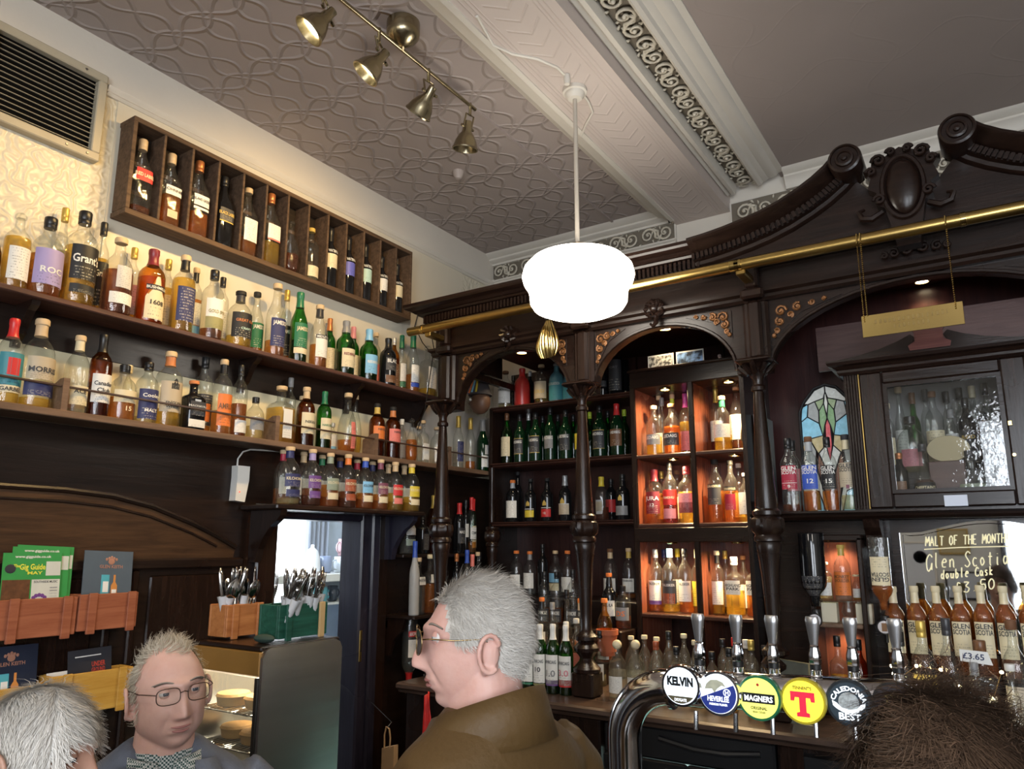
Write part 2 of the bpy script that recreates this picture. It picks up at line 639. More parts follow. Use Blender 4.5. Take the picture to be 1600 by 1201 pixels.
def relief(name, col, rough, kind):
    m, nt, b, o = nodes(name)
    tc = N(nt, 'ShaderNodeTexCoord')
    sp = N(nt, 'ShaderNodeSeparateXYZ')
    nt.links.new(tc.outputs['Object'], sp.inputs[0])

    def math_(op, a, c=None):
        n = N(nt, 'ShaderNodeMath', operation=op)
        for i, q in enumerate((a, c)):
            if q is None:
                continue
            if isinstance(q, (int, float)):
                n.inputs[i].default_value = q
            else:
                nt.links.new(q, n.inputs[i])
        return n.outputs[0]

    def ridge(u, v, amp, k, p, ph, wd):
        s_ = math_('MULTIPLY', math_('SINE', math_('ADD', math_('MULTIPLY', v, k), ph)), amp)
        f_ = math_('FRACT', math_('DIVIDE', math_('ADD', u, s_), p))
        d_ = math_('ABSOLUTE', math_('SUBTRACT', f_, .5))
        return math_('MAXIMUM', math_('SUBTRACT', 1, math_('DIVIDE', d_, wd)), 0)
    if kind == 'ceiling':
        u, v = sp.outputs[0], sp.outputs[1]
        h = ridge(u, v, .055, 2 * PI / .34, .2, 0, .075)
        h = math_('MAXIMUM', h, ridge(u, v, .055, 2 * PI / .34, .2, PI, .075))
        h = math_('MAXIMUM', h, ridge(v, u, .045, 2 * PI / .4, .34, .8, .045))
        h = math_('MAXIMUM', h, ridge(v, u, .045, 2 * PI / .4, .34, .8 + PI, .045))
        st, di = .6, .014
    elif kind == 'plain_ceiling':
        u, v = sp.outputs[0], sp.outputs[1]
        h = ridge(u, v, .08, 2 * PI / .5, .5, 0, .02)
        h = math_('MAXIMUM', h, ridge(v, u, .08, 2 * PI / .5, .45, 1, .02))
        st, di = .1, .008
    elif kind == 'soffit':
        u, v = math_('ABSOLUTE', math_('ADD', sp.outputs[0], 1.383)), sp.outputs[1]
        f_ = math_('FRACT', math_('DIVIDE', math_('ADD', v, math_('MULTIPLY', u, .9)), .085))
        d_ = math_('ABSOLUTE', math_('SUBTRACT', f_, .5))
        h = math_('MAXIMUM', math_('SUBTRACT', 1, math_('DIVIDE', d_, .12)), 0)
        h = math_('MULTIPLY', h, math_('LESS_THAN', u, .075))
        for q in (.1, .115, .135):
            dd = math_('ABSOLUTE', math_('SUBTRACT', u, q))
            h = math_('MAXIMUM', h, math_('MAXIMUM', math_('SUBTRACT', 1, math_('DIVIDE', dd, .004)), 0))
        st, di = .35, .008
    else:   # swirling embossed wallpaper
        nz = N(nt, 'ShaderNodeTexNoise', i_Scale=8.0, i_Detail=2)
        nt.links.new(tc.outputs['Object'], nz.inputs['Vector'])
        h0 = math_('SINE', math_('MULTIPLY', nz.outputs[0], 60))
        vo = N(nt, 'ShaderNodeTexVoronoi', i_Scale=26.0)
        nt.links.new(tc.outputs['Object'], vo.inputs['Vector'])
        h = math_('ADD', h0, math_('MULTIPLY', vo.outputs[0], 1.5))
        st, di = .35, .006
    bp = N(nt, 'ShaderNodeBump', i_Strength=st, i_Distance=di)
    nt.links.new(h, bp.inputs['Height'])
    nt.links.new(bp.outputs[0], b.inputs['Normal'])
    nz2 = N(nt, 'ShaderNodeTexNoise', i_Scale=2.5, i_Detail=4)
    nt.links.new(tc.outputs['Object'], nz2.inputs['Vector'])
    mx = N(nt, 'ShaderNodeMix', data_type='RGBA')
    mx.inputs[6].default_value = c4([q * .9 for q in col])
    mx.inputs[7].default_value = c4([q * 1.06 for q in col])
    nt.links.new(nz2.outputs[0], mx.inputs[0])
    nt.links.new(mx.outputs[2], b.inputs['Base Color'])
    b.inputs['Roughness'].default_value = rough
    MATS[name] = m
    return m


CEIL_L = relief('embossed_ceiling_paint', (.40, .34, .315), .6, 'ceiling')
CEIL_R = relief('plain_ceiling_paint', (.36, .305, .28), .65, 'plain_ceiling')
SOFFIT = relief('beam_soffit_paint', (.60, .52, .475), .6, 'soffit')
WALLP = relief('embossed_wallpaper', (.70, .645, .51), .36, 'wallpaper')
LS0 = .458
WX = -2.98          # face of the left wall
BY = 4.3            # face of the back wall

struct(MB().box(-4.8, 3.8, -2.9, 4.6, -1.92, -1.82).build('floor', wood('floor_boards', (.03, .018, .01), (.08, .045, .025), .4, 1)))
struct(MB().prism([(-2.9, -1.82), (2.40, -1.82), (2.40, .165), (2.995, .165), (2.995, -1.82), (4.5, -1.82), (4.5, 2.3), (-2.9, 2.3)], 'x', -3.1, WX).build('wall_left', WALLP))
struct(MB().box(WX, 3.7, BY, 4.5, -1.82, 2.3).build('wall_back', PLASTER))
struct(MB().box(3.6, 3.8, -2.9, 4.5, -1.82, 2.3).build('wall_right', PLASTER))
wr = struct(MB().prism([(-3.1, -1.82), (3.6, -1.82), (3.6, 2.3), (-3.1, 2.3)], 'y', -2.9, -2.75).build('wall_rear', mat('grey_white_wallpaper', (.62, .63, .61), .6, 0, .1, 8, .2, 20)))
for i, xc in enumerate((.75, 2.75)):
    wd = thing('window_%d' % (i + 1), (xc, -2.75, -.7), None, None, kind='structure')
    fr = MB()
    for a in (-.82, -.02, .78):
        fr.box(xc + a, xc + a + .05, -2.75, -2.68, -.7, 1.4)
    for z in (-.7, .7, 1.35):
        fr.box(xc - .82, xc + .83, -2.75, -2.685, z, z + .05)
    fr.build('window_frame', W_DARKV, wd)
    MB().box(xc - .77, xc + .78, -2.74, -2.72, -.65, 1.35).build('pane', emissive('street_daylight', (.85, .92, 1), 1.6), wd)

struct(MB().box(WX, -1.6, -2.75, BY, 2.10, 2.25).build('ceiling', CEIL_L))
struct(MB().box(-.9, 3.6, -2.75, BY, 2.16, 2.3).build('ceiling_main', CEIL_R))
bm_ = struct(MB().box(-1.56, -1.21, -2.75, 4.3, 2.02, 2.3).build('trim_1', SOFFIT))
bm_.name = 'ceiling_beam'
struct(MB().prism([(-1.70, 2.11), (-1.70, 2.098), (-1.67, 2.085), (-1.65, 2.06), (-1.615, 2.055), (-1.6, 2.035), (-1.575, 2.03), (-1.57, 2.012), (-1.545, 2.012), (-1.545, 2.03), (-1.556, 2.11)], 'y', -2.75, 4.22).build('trim_1', PLASTERW, smooth=True))
struct(MB().prism([(-1.215, 2.11), (-1.215, 2.095), (-1.20, 2.085), (-1.185, 2.10), (-1.175, 2.088), (-1.155, 2.088), (-1.147, 2.105), (-1.147, 2.16), (-1.215, 2.16)], 'y', -2.75, 4.22).build('trim_2', PLASTERW, smooth=True))
struct(MB().prism([(-1.027, 2.17), (-1.027, 2.112), (-1.012, 2.098), (-.995, 2.104), (-.985, 2.12), (-.965, 2.124), (-.955, 2.133), (-.925, 2.13), (-.905, 2.14), (-.897, 2.152), (-.868, 2.155), (-.864, 2.17)], 'y', -2.75, 4.22).build('trim_3', PLASTERW, smooth=True))
fz1 = struct(MB().box(-1.15, -1.02, -2.75, 4.25, 2.15, 2.2).build('trim_4', PLASTERW))
# cornice on the back wall
for nm, x0, x1, zt in (('trim_5', WX, -1.6, 2.10), ('trim_6', -.87, 3.6, 2.16)):
    d = zt - 2.10
    struct(MB().prism([(4.3, 2.03 + d * .5), (4.262, 2.03 + d * .5), (4.262, 2.045 + d * .5), (4.24, 2.05 + d), (4.225, 2.06 + d), (4.225, 2.072 + d), (4.19, 2.085 + d), (4.175, 2.1 + d), (4.175, 2.11 + d), (4.3, 2.11 + d)], 'x', x0, x1).build(nm, PLASTERW, smooth=True))
fz2 = struct(MB().prism([(4.30, 1.86), (4.262, 1.862), (4.255, 1.875), (4.268, 1.885), (4.268, 1.9), (4.255, 1.905), (4.255, 1.916), (4.285, 1.92), (4.285, 2.04), (4.30, 2.04)], 'x', WX, -1.56).build('trim_7', PLASTERW, smooth=True))
fz3 = struct(MB().prism([(4.30, 1.86), (4.262, 1.862), (4.255, 1.875), (4.268, 1.885), (4.268, 1.9), (4.255, 1.905), (4.255, 1.916), (4.285, 1.92), (4.285, 2.07), (4.30, 2.07)], 'x', -1.21, 3.6).build('trim_8', PLASTERW, smooth=True))


def scroll_mesh():
    b = MB()
    pts, rad = [], []
    for i in range(20):
        t = i / 19
        a = -.4 + t * 2 * PI * 1.6
        r = .047 * (1 - t) + .006
        pts.append((r * cos(a), r * sin(a), .012 + .008 * t))
        rad.append(.009 * (1 - .5 * t))
    b.tube(pts, rad, 5)
    b.ball((0, 0, .02), .011, n=6, m=4)
    b.tube([(.045, -.018, .01), (.068, -.03, .012), (.085, -.02, .012), (.097, .005, .01)], [.008, .009, .007, .004], 5)
    for x, y, a, s in ((.07, -.045, .6, 1), (.055, .045, 2.2, 1), (.082, .03, 1.4, .8), (-.05, -.045, -2.2, .8)):
        ca, sa = cos(a), sin(a)
        b.tube([(x, y, .008), (x + .014 * s * ca, y + .014 * s * sa, .015), (x + .03 * s * ca - .008 * sa, y + .03 * s * sa + .008 * ca, .008)], [.004, .008 * s, .002], 5)
    me = bpy.data.meshes.new('scroll')
    me.from_pydata([tuple(v) for v in b.v], [], b.f)
    me.materials.append(mat('antiqued_plaster', (.60, .55, .45), .55, 0, .3, 30))
    fix_normals(me)
    me.polygons.foreach_set('use_smooth', [True] * len(me.polygons))
    return me


SCROLL = scroll_mesh()


def scroll(parent, loc, rot, s):
    o = bpy.data.objects.new('scroll', SCROLL)
    COL.objects.link(o)
    o.parent = parent
    o.location, o.rotation_euler, o.scale = loc, rot, (s, s, 1.1)


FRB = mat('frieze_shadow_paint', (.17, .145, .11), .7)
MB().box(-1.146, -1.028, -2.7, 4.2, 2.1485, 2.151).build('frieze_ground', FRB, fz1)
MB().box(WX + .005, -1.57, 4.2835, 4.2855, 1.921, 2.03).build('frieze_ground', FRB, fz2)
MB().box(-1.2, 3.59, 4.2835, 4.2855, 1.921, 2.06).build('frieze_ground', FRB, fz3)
for i in range(24):      # along the beam, facing down
    scroll(fz1, (-1.087, 4.16 - i * .104, 2.152), (PI, 0, PI / 2 + (PI if i % 2 else 0)), .98)
for i in range(12):
    scroll(fz2, (-2.915 + i * .117, 4.287, 1.978), (PI / 2, PI if i % 2 else 0, 0), 1.0)
for i in range(15):
    scroll(fz3, (-1.12 + i * .117, 4.287, 1.985), (PI / 2, PI if i % 2 else 0, 0), 1.02)

# picture rail and plain frieze above it
struct(MB().prism([(-2.98, 1.862), (-2.967, 1.862), (-2.957, 1.872), (-2.965, 1.882), (-2.955, 1.89), (-2.95, 1.903), (-2.968, 1.908), (-2.98, 1.92)], 'y', 1.415, 4.26).build('trim_9', PLASTERW, smooth=True))
struct(MB().box(-2.98, -2.972, 1.0, 4.28, 1.91, 2.10).build('trim_10', PLASTER))
struct(MB().box(-2.98, -2.973, 1.47, 3.9, .88, 1.87).build('trim_12', relief('painted_wallpaper', (.69, .635, .51), .5, 'plain_ceiling')))
struct(MB().box(-2.98, -2.973, 3.2, 4.29, .49, .885).build('trim_13', PLASTER))
struct(MB().box(-2.98, -2.94, .86, .955, .7, 2.1).build('trim_11', mat('pinkish_paint', (.45, .36, .35), .6)))
# cable run along the left ceiling
struct(MB().box(-1.9 - .06, -1.9 - .045, 1.2, 4.2, 2.092, 2.1).build('trim_14', mat('painted_cable_cover', (.38, .32, .3), .6)))

struct(MB().box(-2.98, -2.972, -1.5, 3.19, LS0, .735).build('trim_18', mat('brightened_cream_paint', (.80, .73, .50), .45, 0, .08, 6)))  # cream strip, brightened in its colour to stand in for lamplight on the wall
# wood panelling on the lower left wall
pan = struct(MB().box(-2.98, -2.966, -1.5, 3.42, .736, .872).build('trim_15', W_DARKY))
pan2 = struct(MB().prism([(-1.5, -1.80), (2.30, -1.80), (2.30, .20), (3.1, .20), (3.1, -1.80), (4.28, -1.80), (4.28, .455), (-1.5, .455)], 'x', -2.98, -2.962).build('trim_16', W_DARKY))
arc = [(1.10, .2), (1.21, .203), (1.427, .201), (1.61, .188), (1.781, .154), (1.972, .09), (2.10, .036), (2.20, -.012)]
MB().prism([(.9, -.05)] + [(2.19, -.05)] + list(reversed(arc)) + [(.9, .198)], 'x', -2.968, -2.957).build('oak_panel', W_OAK, pan2)
MB().tube([(-2.957, .9, .21)] + [(-2.957, y, z + .008) for y, z in arc], .012, 8).build('arch_moulding', W_DARKY, pan2, True)
MB().tube([(-2.957, .9, .165)] + [(-2.957, y, z - .035) for y, z in arc[:-1]], .006, 6).build('arch_bead', W_DARKY, pan2, True)
MB().cbox(-2.968, -2.94, .9, 2.24, -.095, -.05, .008).build('panel_rail', W_DARKY, pan2)
for y in (1.62, 1.72, 2.20):
    MB().cbox(-2.966, -2.945, y, y + .03, -1.8, -.095, .006).build('panel_stile', W_DARKV, pan2)
MB().cbox(-2.966, -2.952, 1.80, 2.16, -1.0, -.12, .006).build('field_panel', W_DARKV, pan2)
MB().cbox(-2.966, -2.952, 1.0, 1.58, -1.0, -.12, .006).build('field_panel', W_DARKV, pan2)

# hatch door frame to the kitchen
BLUEW = wood('blue_sheened_dark_wood', (.012, .011, .02), (.03, .027, .045), .3, 2)
d1 = thing('door_1', (-2.98, 2.7, -1.82), None, None, kind='structure')
MB().cbox(-3.1, -2.93, 2.30, 2.42, -1.82, .18, .01).build('door_jamb', W_DARKV, d1)
MB().cbox(-3.1, -2.935, 2.985, 3.06, -1.82, .18, .01).build('door_jamb', BLUEW, d1)
MB().cbox(-3.0, -2.915, 3.05, 3.115, -1.82, .18, .01).build('door_stile', BLUEW, d1)
MB().cbox(-3.0, -2.93, 3.11, 3.20, -1.82, .18, .012).build('door_post', W_DARKV, d1)
MB().cbox(-3.1, -2.93, 2.42, 2.99, .13, .18, .01).build('door_head', BLUEW, d1)
MB().cbox(-2.936, -2.93, 2.992, 3.012, -.60, -.44, .003).build('lock_plate', BRASS, d1)
MB().box(-2.931, -2.9285, 2.998, 3.006, -.55, -.49).build('keyhole_slot', BLACKP, d1)

# kitchen beyond the hatch
KW = mat('kitchen_wall_paint', (.55, .62, .7), .5)
struct(MB().box(-4.15, -4.0, 1.9, 4.6, -1.82, 1.2).build('wall_kitchen', KW))
struct(MB().box(-4.15, -3.1, 4.3, 4.45, -1.82, 1.2).build('wall_kitchen_end', KW))
struct(MB().box(-4.15, -3.1, 1.9, 2.0, -1.82, 1.2).build('wall_kitchen_near', KW))
struct(MB().box(-4.15, -3.1, 1.9, 4.45, 1.2, 1.3).build('ceiling_kitchen', KW))
kw = thing('window_3', (-4.0, 3.1, -.3), None, None, kind='structure')
MB().box(-4.0, -3.985, 2.4, 3.50, -.35, .8).build('pane', emissive('kitchen_window_daylight', (.93, .97, 1), 2.2), kw)
MB().box(-4.0, -3.97, 3.50, 3.53, -.35, .8).build('window_frame', WHITEP, kw)
cu = MB()
pts = [(-3.97 + .012 * sin(i * 1.9), 3.53 + i * .012) for i in range(15)]
cu.loft([[(x, y, z) for x, y in pts] for z in (-.17, .8)], closed=False)
tag(cu.build('kitchen_curtain', mat('grey_curtain_cloth', (.28, .31, .36), .8), smooth='all'), 'grey pleated curtain beside the bright kitchen window', 'curtain')
sh = thing('kitchen_shelf', (-3.85, 3.6, -.2), 'white wall shelf holding mugs seen through the hatch', 'shelf')
MB().cbox(-4.0, -3.68, 3.05, 4.28, -.225, -.175, .004).build('shelf_board', WHITEP, sh)
MB().cbox(-4.0, -3.72, 3.05, 4.28, -.375, -.36, .004).build('lower_board', WHITEP, sh)
steel_wall = MB().box(-3.999, -3.985, 3.3, 4.3, -1.82, -.376).build('steel_splashback', mat('kitchen_steel', (.42, .5, .62), .35, .6))
tag(steel_wall, 'steel sheet on the kitchen wall below the mug shelf', 'splashback')
tag(MB().lathe([(.05, -.225), (.055, -.22), (.055, .5), (.045, .52)], 18, (-3.66, 3.93, 0)).build('water_heater_pipe', WHITEP, smooth=True), 'white upright pipe at the right edge of the hatch opening', 'pipe')
d_ = bpy.data.objects['water_heater_pipe']
MB().box(-3.75, -3.6, 3.86, 4.0, -.24, -.226).build('pipe_foot', WHITEP, d_, local=True)


def kitchen_cup(px, base, h, r, colr, label, flip=1, prof=None, handle=True, name='mug'):
    p = atX(px, 890, -3.8)
    t = thing(name, (-3.8, p.y, base), label, 'mug', 'crockery in the kitchen')
    MB().lathe(prof or [(r * .8, 0), (r * .95, h * .1), (r, h * .5), (r * .96, h), (r * .86, h), (r * .86, h * .15)], 16, cap1=False).build('cup', mat('glaze_' + label.split()[0], colr, .15), t, 'all', True)
    if handle:
        MB().tube([(.0, flip * (r * .9 + r * .75 * sin(a)), h * .5 + h * .32 * cos(a)) for a in [PI * i / 8 for i in range(9)]], r * .13, 6).build('handle', mat('glaze_' + label.split()[0], colr, .15), t, True, True)
    return t


kitchen_cup(506, -.174, .11, .05, (.25, .3, .42), 'violet and green glazed mug in the middle of the kitchen shelf', -1)
kitchen_cup(532, -.174, .105, .047, (.6, .66, .72), 'white mug beside the violet one on the kitchen shelf', -1)
kitchen_cup(549, -.174, .10, .045, (.62, .67, .72), 'pale mug nearest the hatch post on the kitchen shelf', -1)
kitchen_cup(487, -.174, .17, .055, (.75, .77, .8), 'domed white pot by the kitchen curtain', 1, [(.05, 0), (.055, .04), (.05, .1), (.035, .145), (.012, .165), (.012, .18), (.004, .185)], False, 'lidded_pot')
kitchen_cup(537, -.066, .115, .045, (.62, .42, .45), 'pink flowered straight mug on top of the stacked white mugs', -1, [(.045, 0), (.045, .115), (.04, .115), (.04, .01)])
kitchen_cup(500, -.358, .095, .058, (.12, .36, .42), 'teal round mug on the lower kitchen shelf', 1)
kitchen_cup(521, -.358, .1, .035, (.04, .05, .07), 'dark slim mug on the lower kitchen shelf', 1)
t = thing('plate_rack', (-3.74, 3.82, -.36), 'white wire rack with upright plates on the lower kitchen shelf', 'rack')
for i in range(7):
    MB().lathe([(.055, 0), (.06, .004), (.058, .008)], 14, (-3.78, 3.74 + i * .02, -.295), 'y').build('plate', mat('rack_plate', (.28, .27, .36), .2), t, True)
MB().tube([(-3.72, 3.71, -.355), (-3.72, 3.71, -.235), (-3.72, 3.89, -.235), (-3.72, 3.89, -.355)], .005, 6, closed=True).build('rack_wire', WHITEP, t, True)

# small ceiling fittings
bt = MB().lathe([(.0, -.05), (.018, -.045), (.03, -.02), (.034, 0)], 14, tuple(atZ(716, 268, 2.1))).build('ceiling_sensor', mat('ceiling_button', (.42, .36, .33), .5), smooth=True)
tag(bt, 'small painted cone fitting on the embossed ceiling', 'ceiling fitting')

# plastic crates low in the kitchen
for k_, (zz, lab_) in enumerate(((-.62, 'upper'), (-.83, 'lower'))):
    t = thing('plastic_crate', (-3.45, 3.42, zz - .09), lab_ + ' pale blue plastic crate seen low through the hatch', 'crate')
    CRM = mat('pale_blue_plastic', (.45, .55, .72), .4)
    for z in (zz - .09, zz - .03, zz + .05):
        MB().cbox(-3.6, -3.3, 3.25, 3.27, z, z + .03, .003).build('crate_rail', CRM, t)
        MB().cbox(-3.3, -3.28, 3.25, 3.6, z, z + .03, .003).build('crate_rail', CRM, t)
    for y in (3.25, 3.36, 3.47, 3.58):
        MB().cbox(-3.305, -3.285, y, y + .02, zz - .09, zz + .08, .003).build('crate_post', CRM, t)
    MB().box(-3.6, -3.3, 3.27, 3.6, zz - .09, zz - .08).build('crate_base', CRM, t)
tag(MB().cbox(-3.7, -3.2, 3.15, 3.9, -1.82, -.925, .01).build('kitchen_unit', mat('kitchen_steel_unit', (.4, .47, .56), .35, .5)), 'steel kitchen unit carrying the pale crates', 'cabinet')

# framed papers on the wall behind the photographer, seen in the mirror
for k_, (xc, zc_, w_, h_, lab_, pc) in enumerate(((-.86, -.28, .30, .62, 'tall white framed certificate with purple seal on the rear wall', (.62, .66, .72)), (-.5, .05, .26, .24, 'gilt framed paper on the rear wall', (.45, .38, .22)), (-.42, -.42, .36, .26, 'dark framed notice on the rear wall', (.5, .54, .6)), (-.75, -.95, .4, .3, 'black framed photograph low on the rear wall', (.3, .38, .5)))):
    t = thing('picture_frame', (xc, -2.74, zc_ - h_ / 2), lab_, 'picture')
    MB().box(xc - w_ / 2, xc + w_ / 2, -2.747, -2.735, zc_ - h_ / 2, zc_ + h_ / 2).build('print', paper('rear_paper_%d' % k_, pc, (.1, .1, .15)), t)
    for x0, x1, z0, z1 in ((-w_ / 2 - .02, w_ / 2 + .02, h_ / 2, h_ / 2 + .02), (-w_ / 2 - .02, w_ / 2 + .02, -h_ / 2 - .02, -h_ / 2), (-w_ / 2 - .02, -w_ / 2, -h_ / 2, h_ / 2), (w_ / 2, w_ / 2 + .02, -h_ / 2, h_ / 2)):
        MB().cbox(xc + x0, xc + x1, -2.747, -2.728, zc_ + z0, zc_ + z1, .003).build('frame_bar', (PLASTERW, BRASS, W_DARK, BLACKP)[k_], t)
    if k_ == 0:
        MB().lathe([(.07, 0), (.07, .004), (.001, .005)], 20, (xc + .02, -2.735, zc_ + .16), 'y').build('seal', col_mat('purple'), t)
# ================================================================== left wall furniture
# upper shelf
US, LS = .891, .483
t = thing('wall_shelf', (-2.89, 1.8, US), 'long upper wall shelf with reddish brown worn front edge', 'shelf')
MB().cbox(-2.965, -2.80, -.8, 3.47, US - .022, US, .004).build('shelf_board', wood('reddish_shelf_wood', (.045, .02, .015), (.13, .06, .045), .45, 1), t)
for y in (1.18, 2.15, 2.83, 3.40):
    pf = [(-2.966, US - .022), (-2.83, US - .022), (-2.835, US - .04), (-2.86, US - .055), (-2.885, US - .09), (-2.91, US - .135), (-2.94, US - .155), (-2.945, US - .18), (-2.966, US - .18)]
    MB().prism(pf, 'y', y, y + .028).build('bracket', W_DARK, t)
t = thing('wall_shelf', (-2.89, 1.8, LS), 'long lower wall shelf with pale wooden edge and low gallery rail', 'shelf')
MB().cbox(-2.965, -2.80, -.8, 4.06, LS - .027, LS, .003).build('shelf_board', W_EDGE, t)
blk = [atX(100, 632, -2.805).y, atX(432, 690, -2.805).y, atX(588, 708, -2.805).y, atX(703, 728, -2.805).y]
for i, y in enumerate(blk):
    MB().prism([(-2.90, LS), (-2.803, LS), (-2.803, LS + .118), (-2.83, LS + .118), (-2.90, LS + .09)], 'y', y - .011, y + .011).build('divider_block', W_EDGE, t)
ends = [-.8] + blk + [4.0]
for i in range(5):
    MB().tube([(-2.812, ends[i] + .012, LS + .088), (-2.812, ends[i + 1] - .012, LS + .088 - (0 if i else 0))], .0045, 6).build('gallery_rail', mat('thin_rail_wood', (.06, .032, .022), .4), t, True)
# shelf above the hatch
KS = .187
t = thing('wall_shelf', (-2.85, 2.7, KS), 'short dark shelf on curved brackets above the kitchen hatch', 'shelf')
MB().cbox(-2.96, -2.70, 2.21, 3.235, KS - .025, KS, .006).build('shelf_board', W_DARKY, t)
for y, m_ in ((2.25, W_DARKV), (3.16, BLUEW)):
    pf = [(-2.93, KS - .025), (-2.72, KS - .025), (-2.725, KS - .05), (-2.75, KS - .075), (-2.79, KS - .10), (-2.83, KS - .145), (-2.865, KS - .2), (-2.88, KS - .26), (-2.93, KS - .26)]
    MB().prism(pf, 'y', y, y + .035).build('bracket', m_, t)
# bottle rack
RX0, RX1, RY0, RY1, RZ0, RZ1 = -2.972, -2.86, 1.487, 3.25, 1.333, 1.768
t = thing('bottle_rack', (-2.92, 2.37, RZ0), 'rough wooden rack of thirteen upright slots hung high on the wall', 'rack')
MB().cbox(RX0, RX1, RY0, RY1, RZ0, RZ0 + .024, .002).build('rack_bottom', W_RACK, t)
MB().cbox(RX0, RX1, RY0, RY1, RZ1 - .022, RZ1, .002).build('rack_top', W_RACK, t)
MB().box(RX0, RX0 + .008, RY0 + .02, RY1 - .02, RZ0 + .024, RZ1 - .022).build('rack_back', wood('rack_back_wood', (.012, .008, .006), (.03, .02, .013), .8, 1), t)
RN = 13
for i in range(RN + 1):
    y = RY0 + .009 + (RY1 - RY0 - .018) * i / RN
    h = .009 if i in (0, RN) else .006
    MB().cbox(RX0 + .008, RX1, y - h, y + h, RZ0 + .024, RZ1 - .022, .002).build('rack_divider', W_RACK, t)
for z in (RZ0 + .14, RZ0 + .27):
    MB().box(RX0 + .009, RX0 + .012, RY0 + .02, RY1 - .02, z, z + .018).build('back_batten', W_RACK, t)
# ventilation grille
t = thing('wall_vent', (-2.96, 1.2, 1.54), 'beige metal ventilation grille with black louvred opening high on wall', 'vent')
GR = mat('beige_metal', (.42, .38, .29), .5, 0, .15, 9)
y0, y1, z0, z1 = .965, 1.405, 1.54, 1.93
MB().cbox(-2.985, -2.94, y0, y1, z1 - .036, z1).build('frame_rail', GR, t)
MB().cbox(-2.985, -2.94, y0, y1, z0, z0 + .036).build('frame_rail', GR, t)
MB().cbox(-2.985, -2.94, y0, y0 + .036, z0 + .036, z1 - .036).build('frame_stile', GR, t)
MB().cbox(-2.985, -2.94, y1 - .036, y1, z0 + .036, z1 - .036).build('frame_stile', GR, t)
MB().box(-2.978, -2.97, y0 + .03, y1 - .03, z0 + .03, z1 - .03).build('vent_back', mat('duct_black', (.002, .002, .002), .9, spec=.1), t)
for i in range(14):
    z = z0 + .05 + i * .0218
    MB().prism([(-2.965, z), (-2.965, z + .0016), (-2.957, z + .0012), (-2.957, z - .0006)], 'y', y0 + .034, y1 - .034).build('louvre', GR, t)
for y, z in ((y1 - .09, z1 - .018), (y1 - .13, z0 + .018), (y1 - .05, z0 + .018)):
    MB().lathe([(.006, 0), (.004, .003)], 8, (-2.94, y, z), 'x').build('screw', STEEL, t, True)
# alarm sensor
t = thing('alarm_sensor', atX(371, 757, -2.95), 'white plastic alarm sensor box with curved cable on dark panel', 'sensor')
p = atX(371, 757, -2.95)
MB().prism([(p.y - .032, p.z - .075), (p.y + .02, p.z - .08), (p.y + .036, p.z + .02), (p.y + .036, p.z + .085), (p.y - .03, p.z + .085), (p.y - .028, p.z + .03)], 'x', -2.96, -2.915).build('sensor_case', WHITEP, t)
MB().ball((-2.914, p.y - .012, p.z - .035), .003, n=8, m=5).build('indicator_light', emissive('red_led', (1, .05, .02), 1.5), t)
MB().tube([(-2.955, p.y - .005, p.z + .085), (-2.953, p.y - .005, p.z + .12), (-2.953, p.y + .02, p.z + .155), (-2.953, p.y + .06, p.z + .17), (-2.953, p.y + .3, p.z + .185)], .004, 6).build('cable', WHITEP, t, True)
# black cables by the corner
for k, pts in enumerate(([(690, 464), (655, 482), (648, 510), (660, 535), (680, 560)], [(664, 478), (672, 510), (678, 545), (670, 600), (664, 640), (652, 672)])):
    o = MB().tube([atX(x, y, -2.74 if k else -2.95) for x, y in pts], .003, 6).build('power_cable', BLACKP, smooth=True)
    tag(o, ('thin black cable looping from the cornice end to the wall', 'thin black cable hanging down past the upper shelf end')[k], 'cable')

# ================================================================== ceiling lights
t = thing('track_light', (-1.79, 1.95, 2.1), 'antique brass ceiling bar carrying four adjustable spotlights', 'spotlight bar')
DKB = mat('antique_brass', (.34, .29, .19), .26, 1, .2, 8)
p = atZ(630, 50, 2.06)
MB().lathe([(.0, -.062), (.02, -.06), (.055, -.035), (.066, -.02), (.068, .0), (.068, .04)], 24, (p.x, p.y, 2.06)).build('canopy', DKB, t, True)
MB().tube([(-1.865, 1.35, 2.0), (-1.865, 2.53, 2.0)], .0085, 10).build('bar', DKB, t, True)
MB().tube([(-1.865, p.y + .02, 2.0), (p.x, p.y, 2.01)], .01, 8).build('bar_arm', DKB, t, True)
SHADEIN = mat('spot_reflector', (.7, .65, .5), .3, .4)
heads = [((1.60, 1.86), (-2.42, 1.05, .95), True), ((1.885, 1.86), (-2.48, 1.45, .95), True), ((2.19, 1.86), (-2.9, 2.35, .95), True), ((2.49, 1.845), (-2.35, 2.75, -.3), False)]
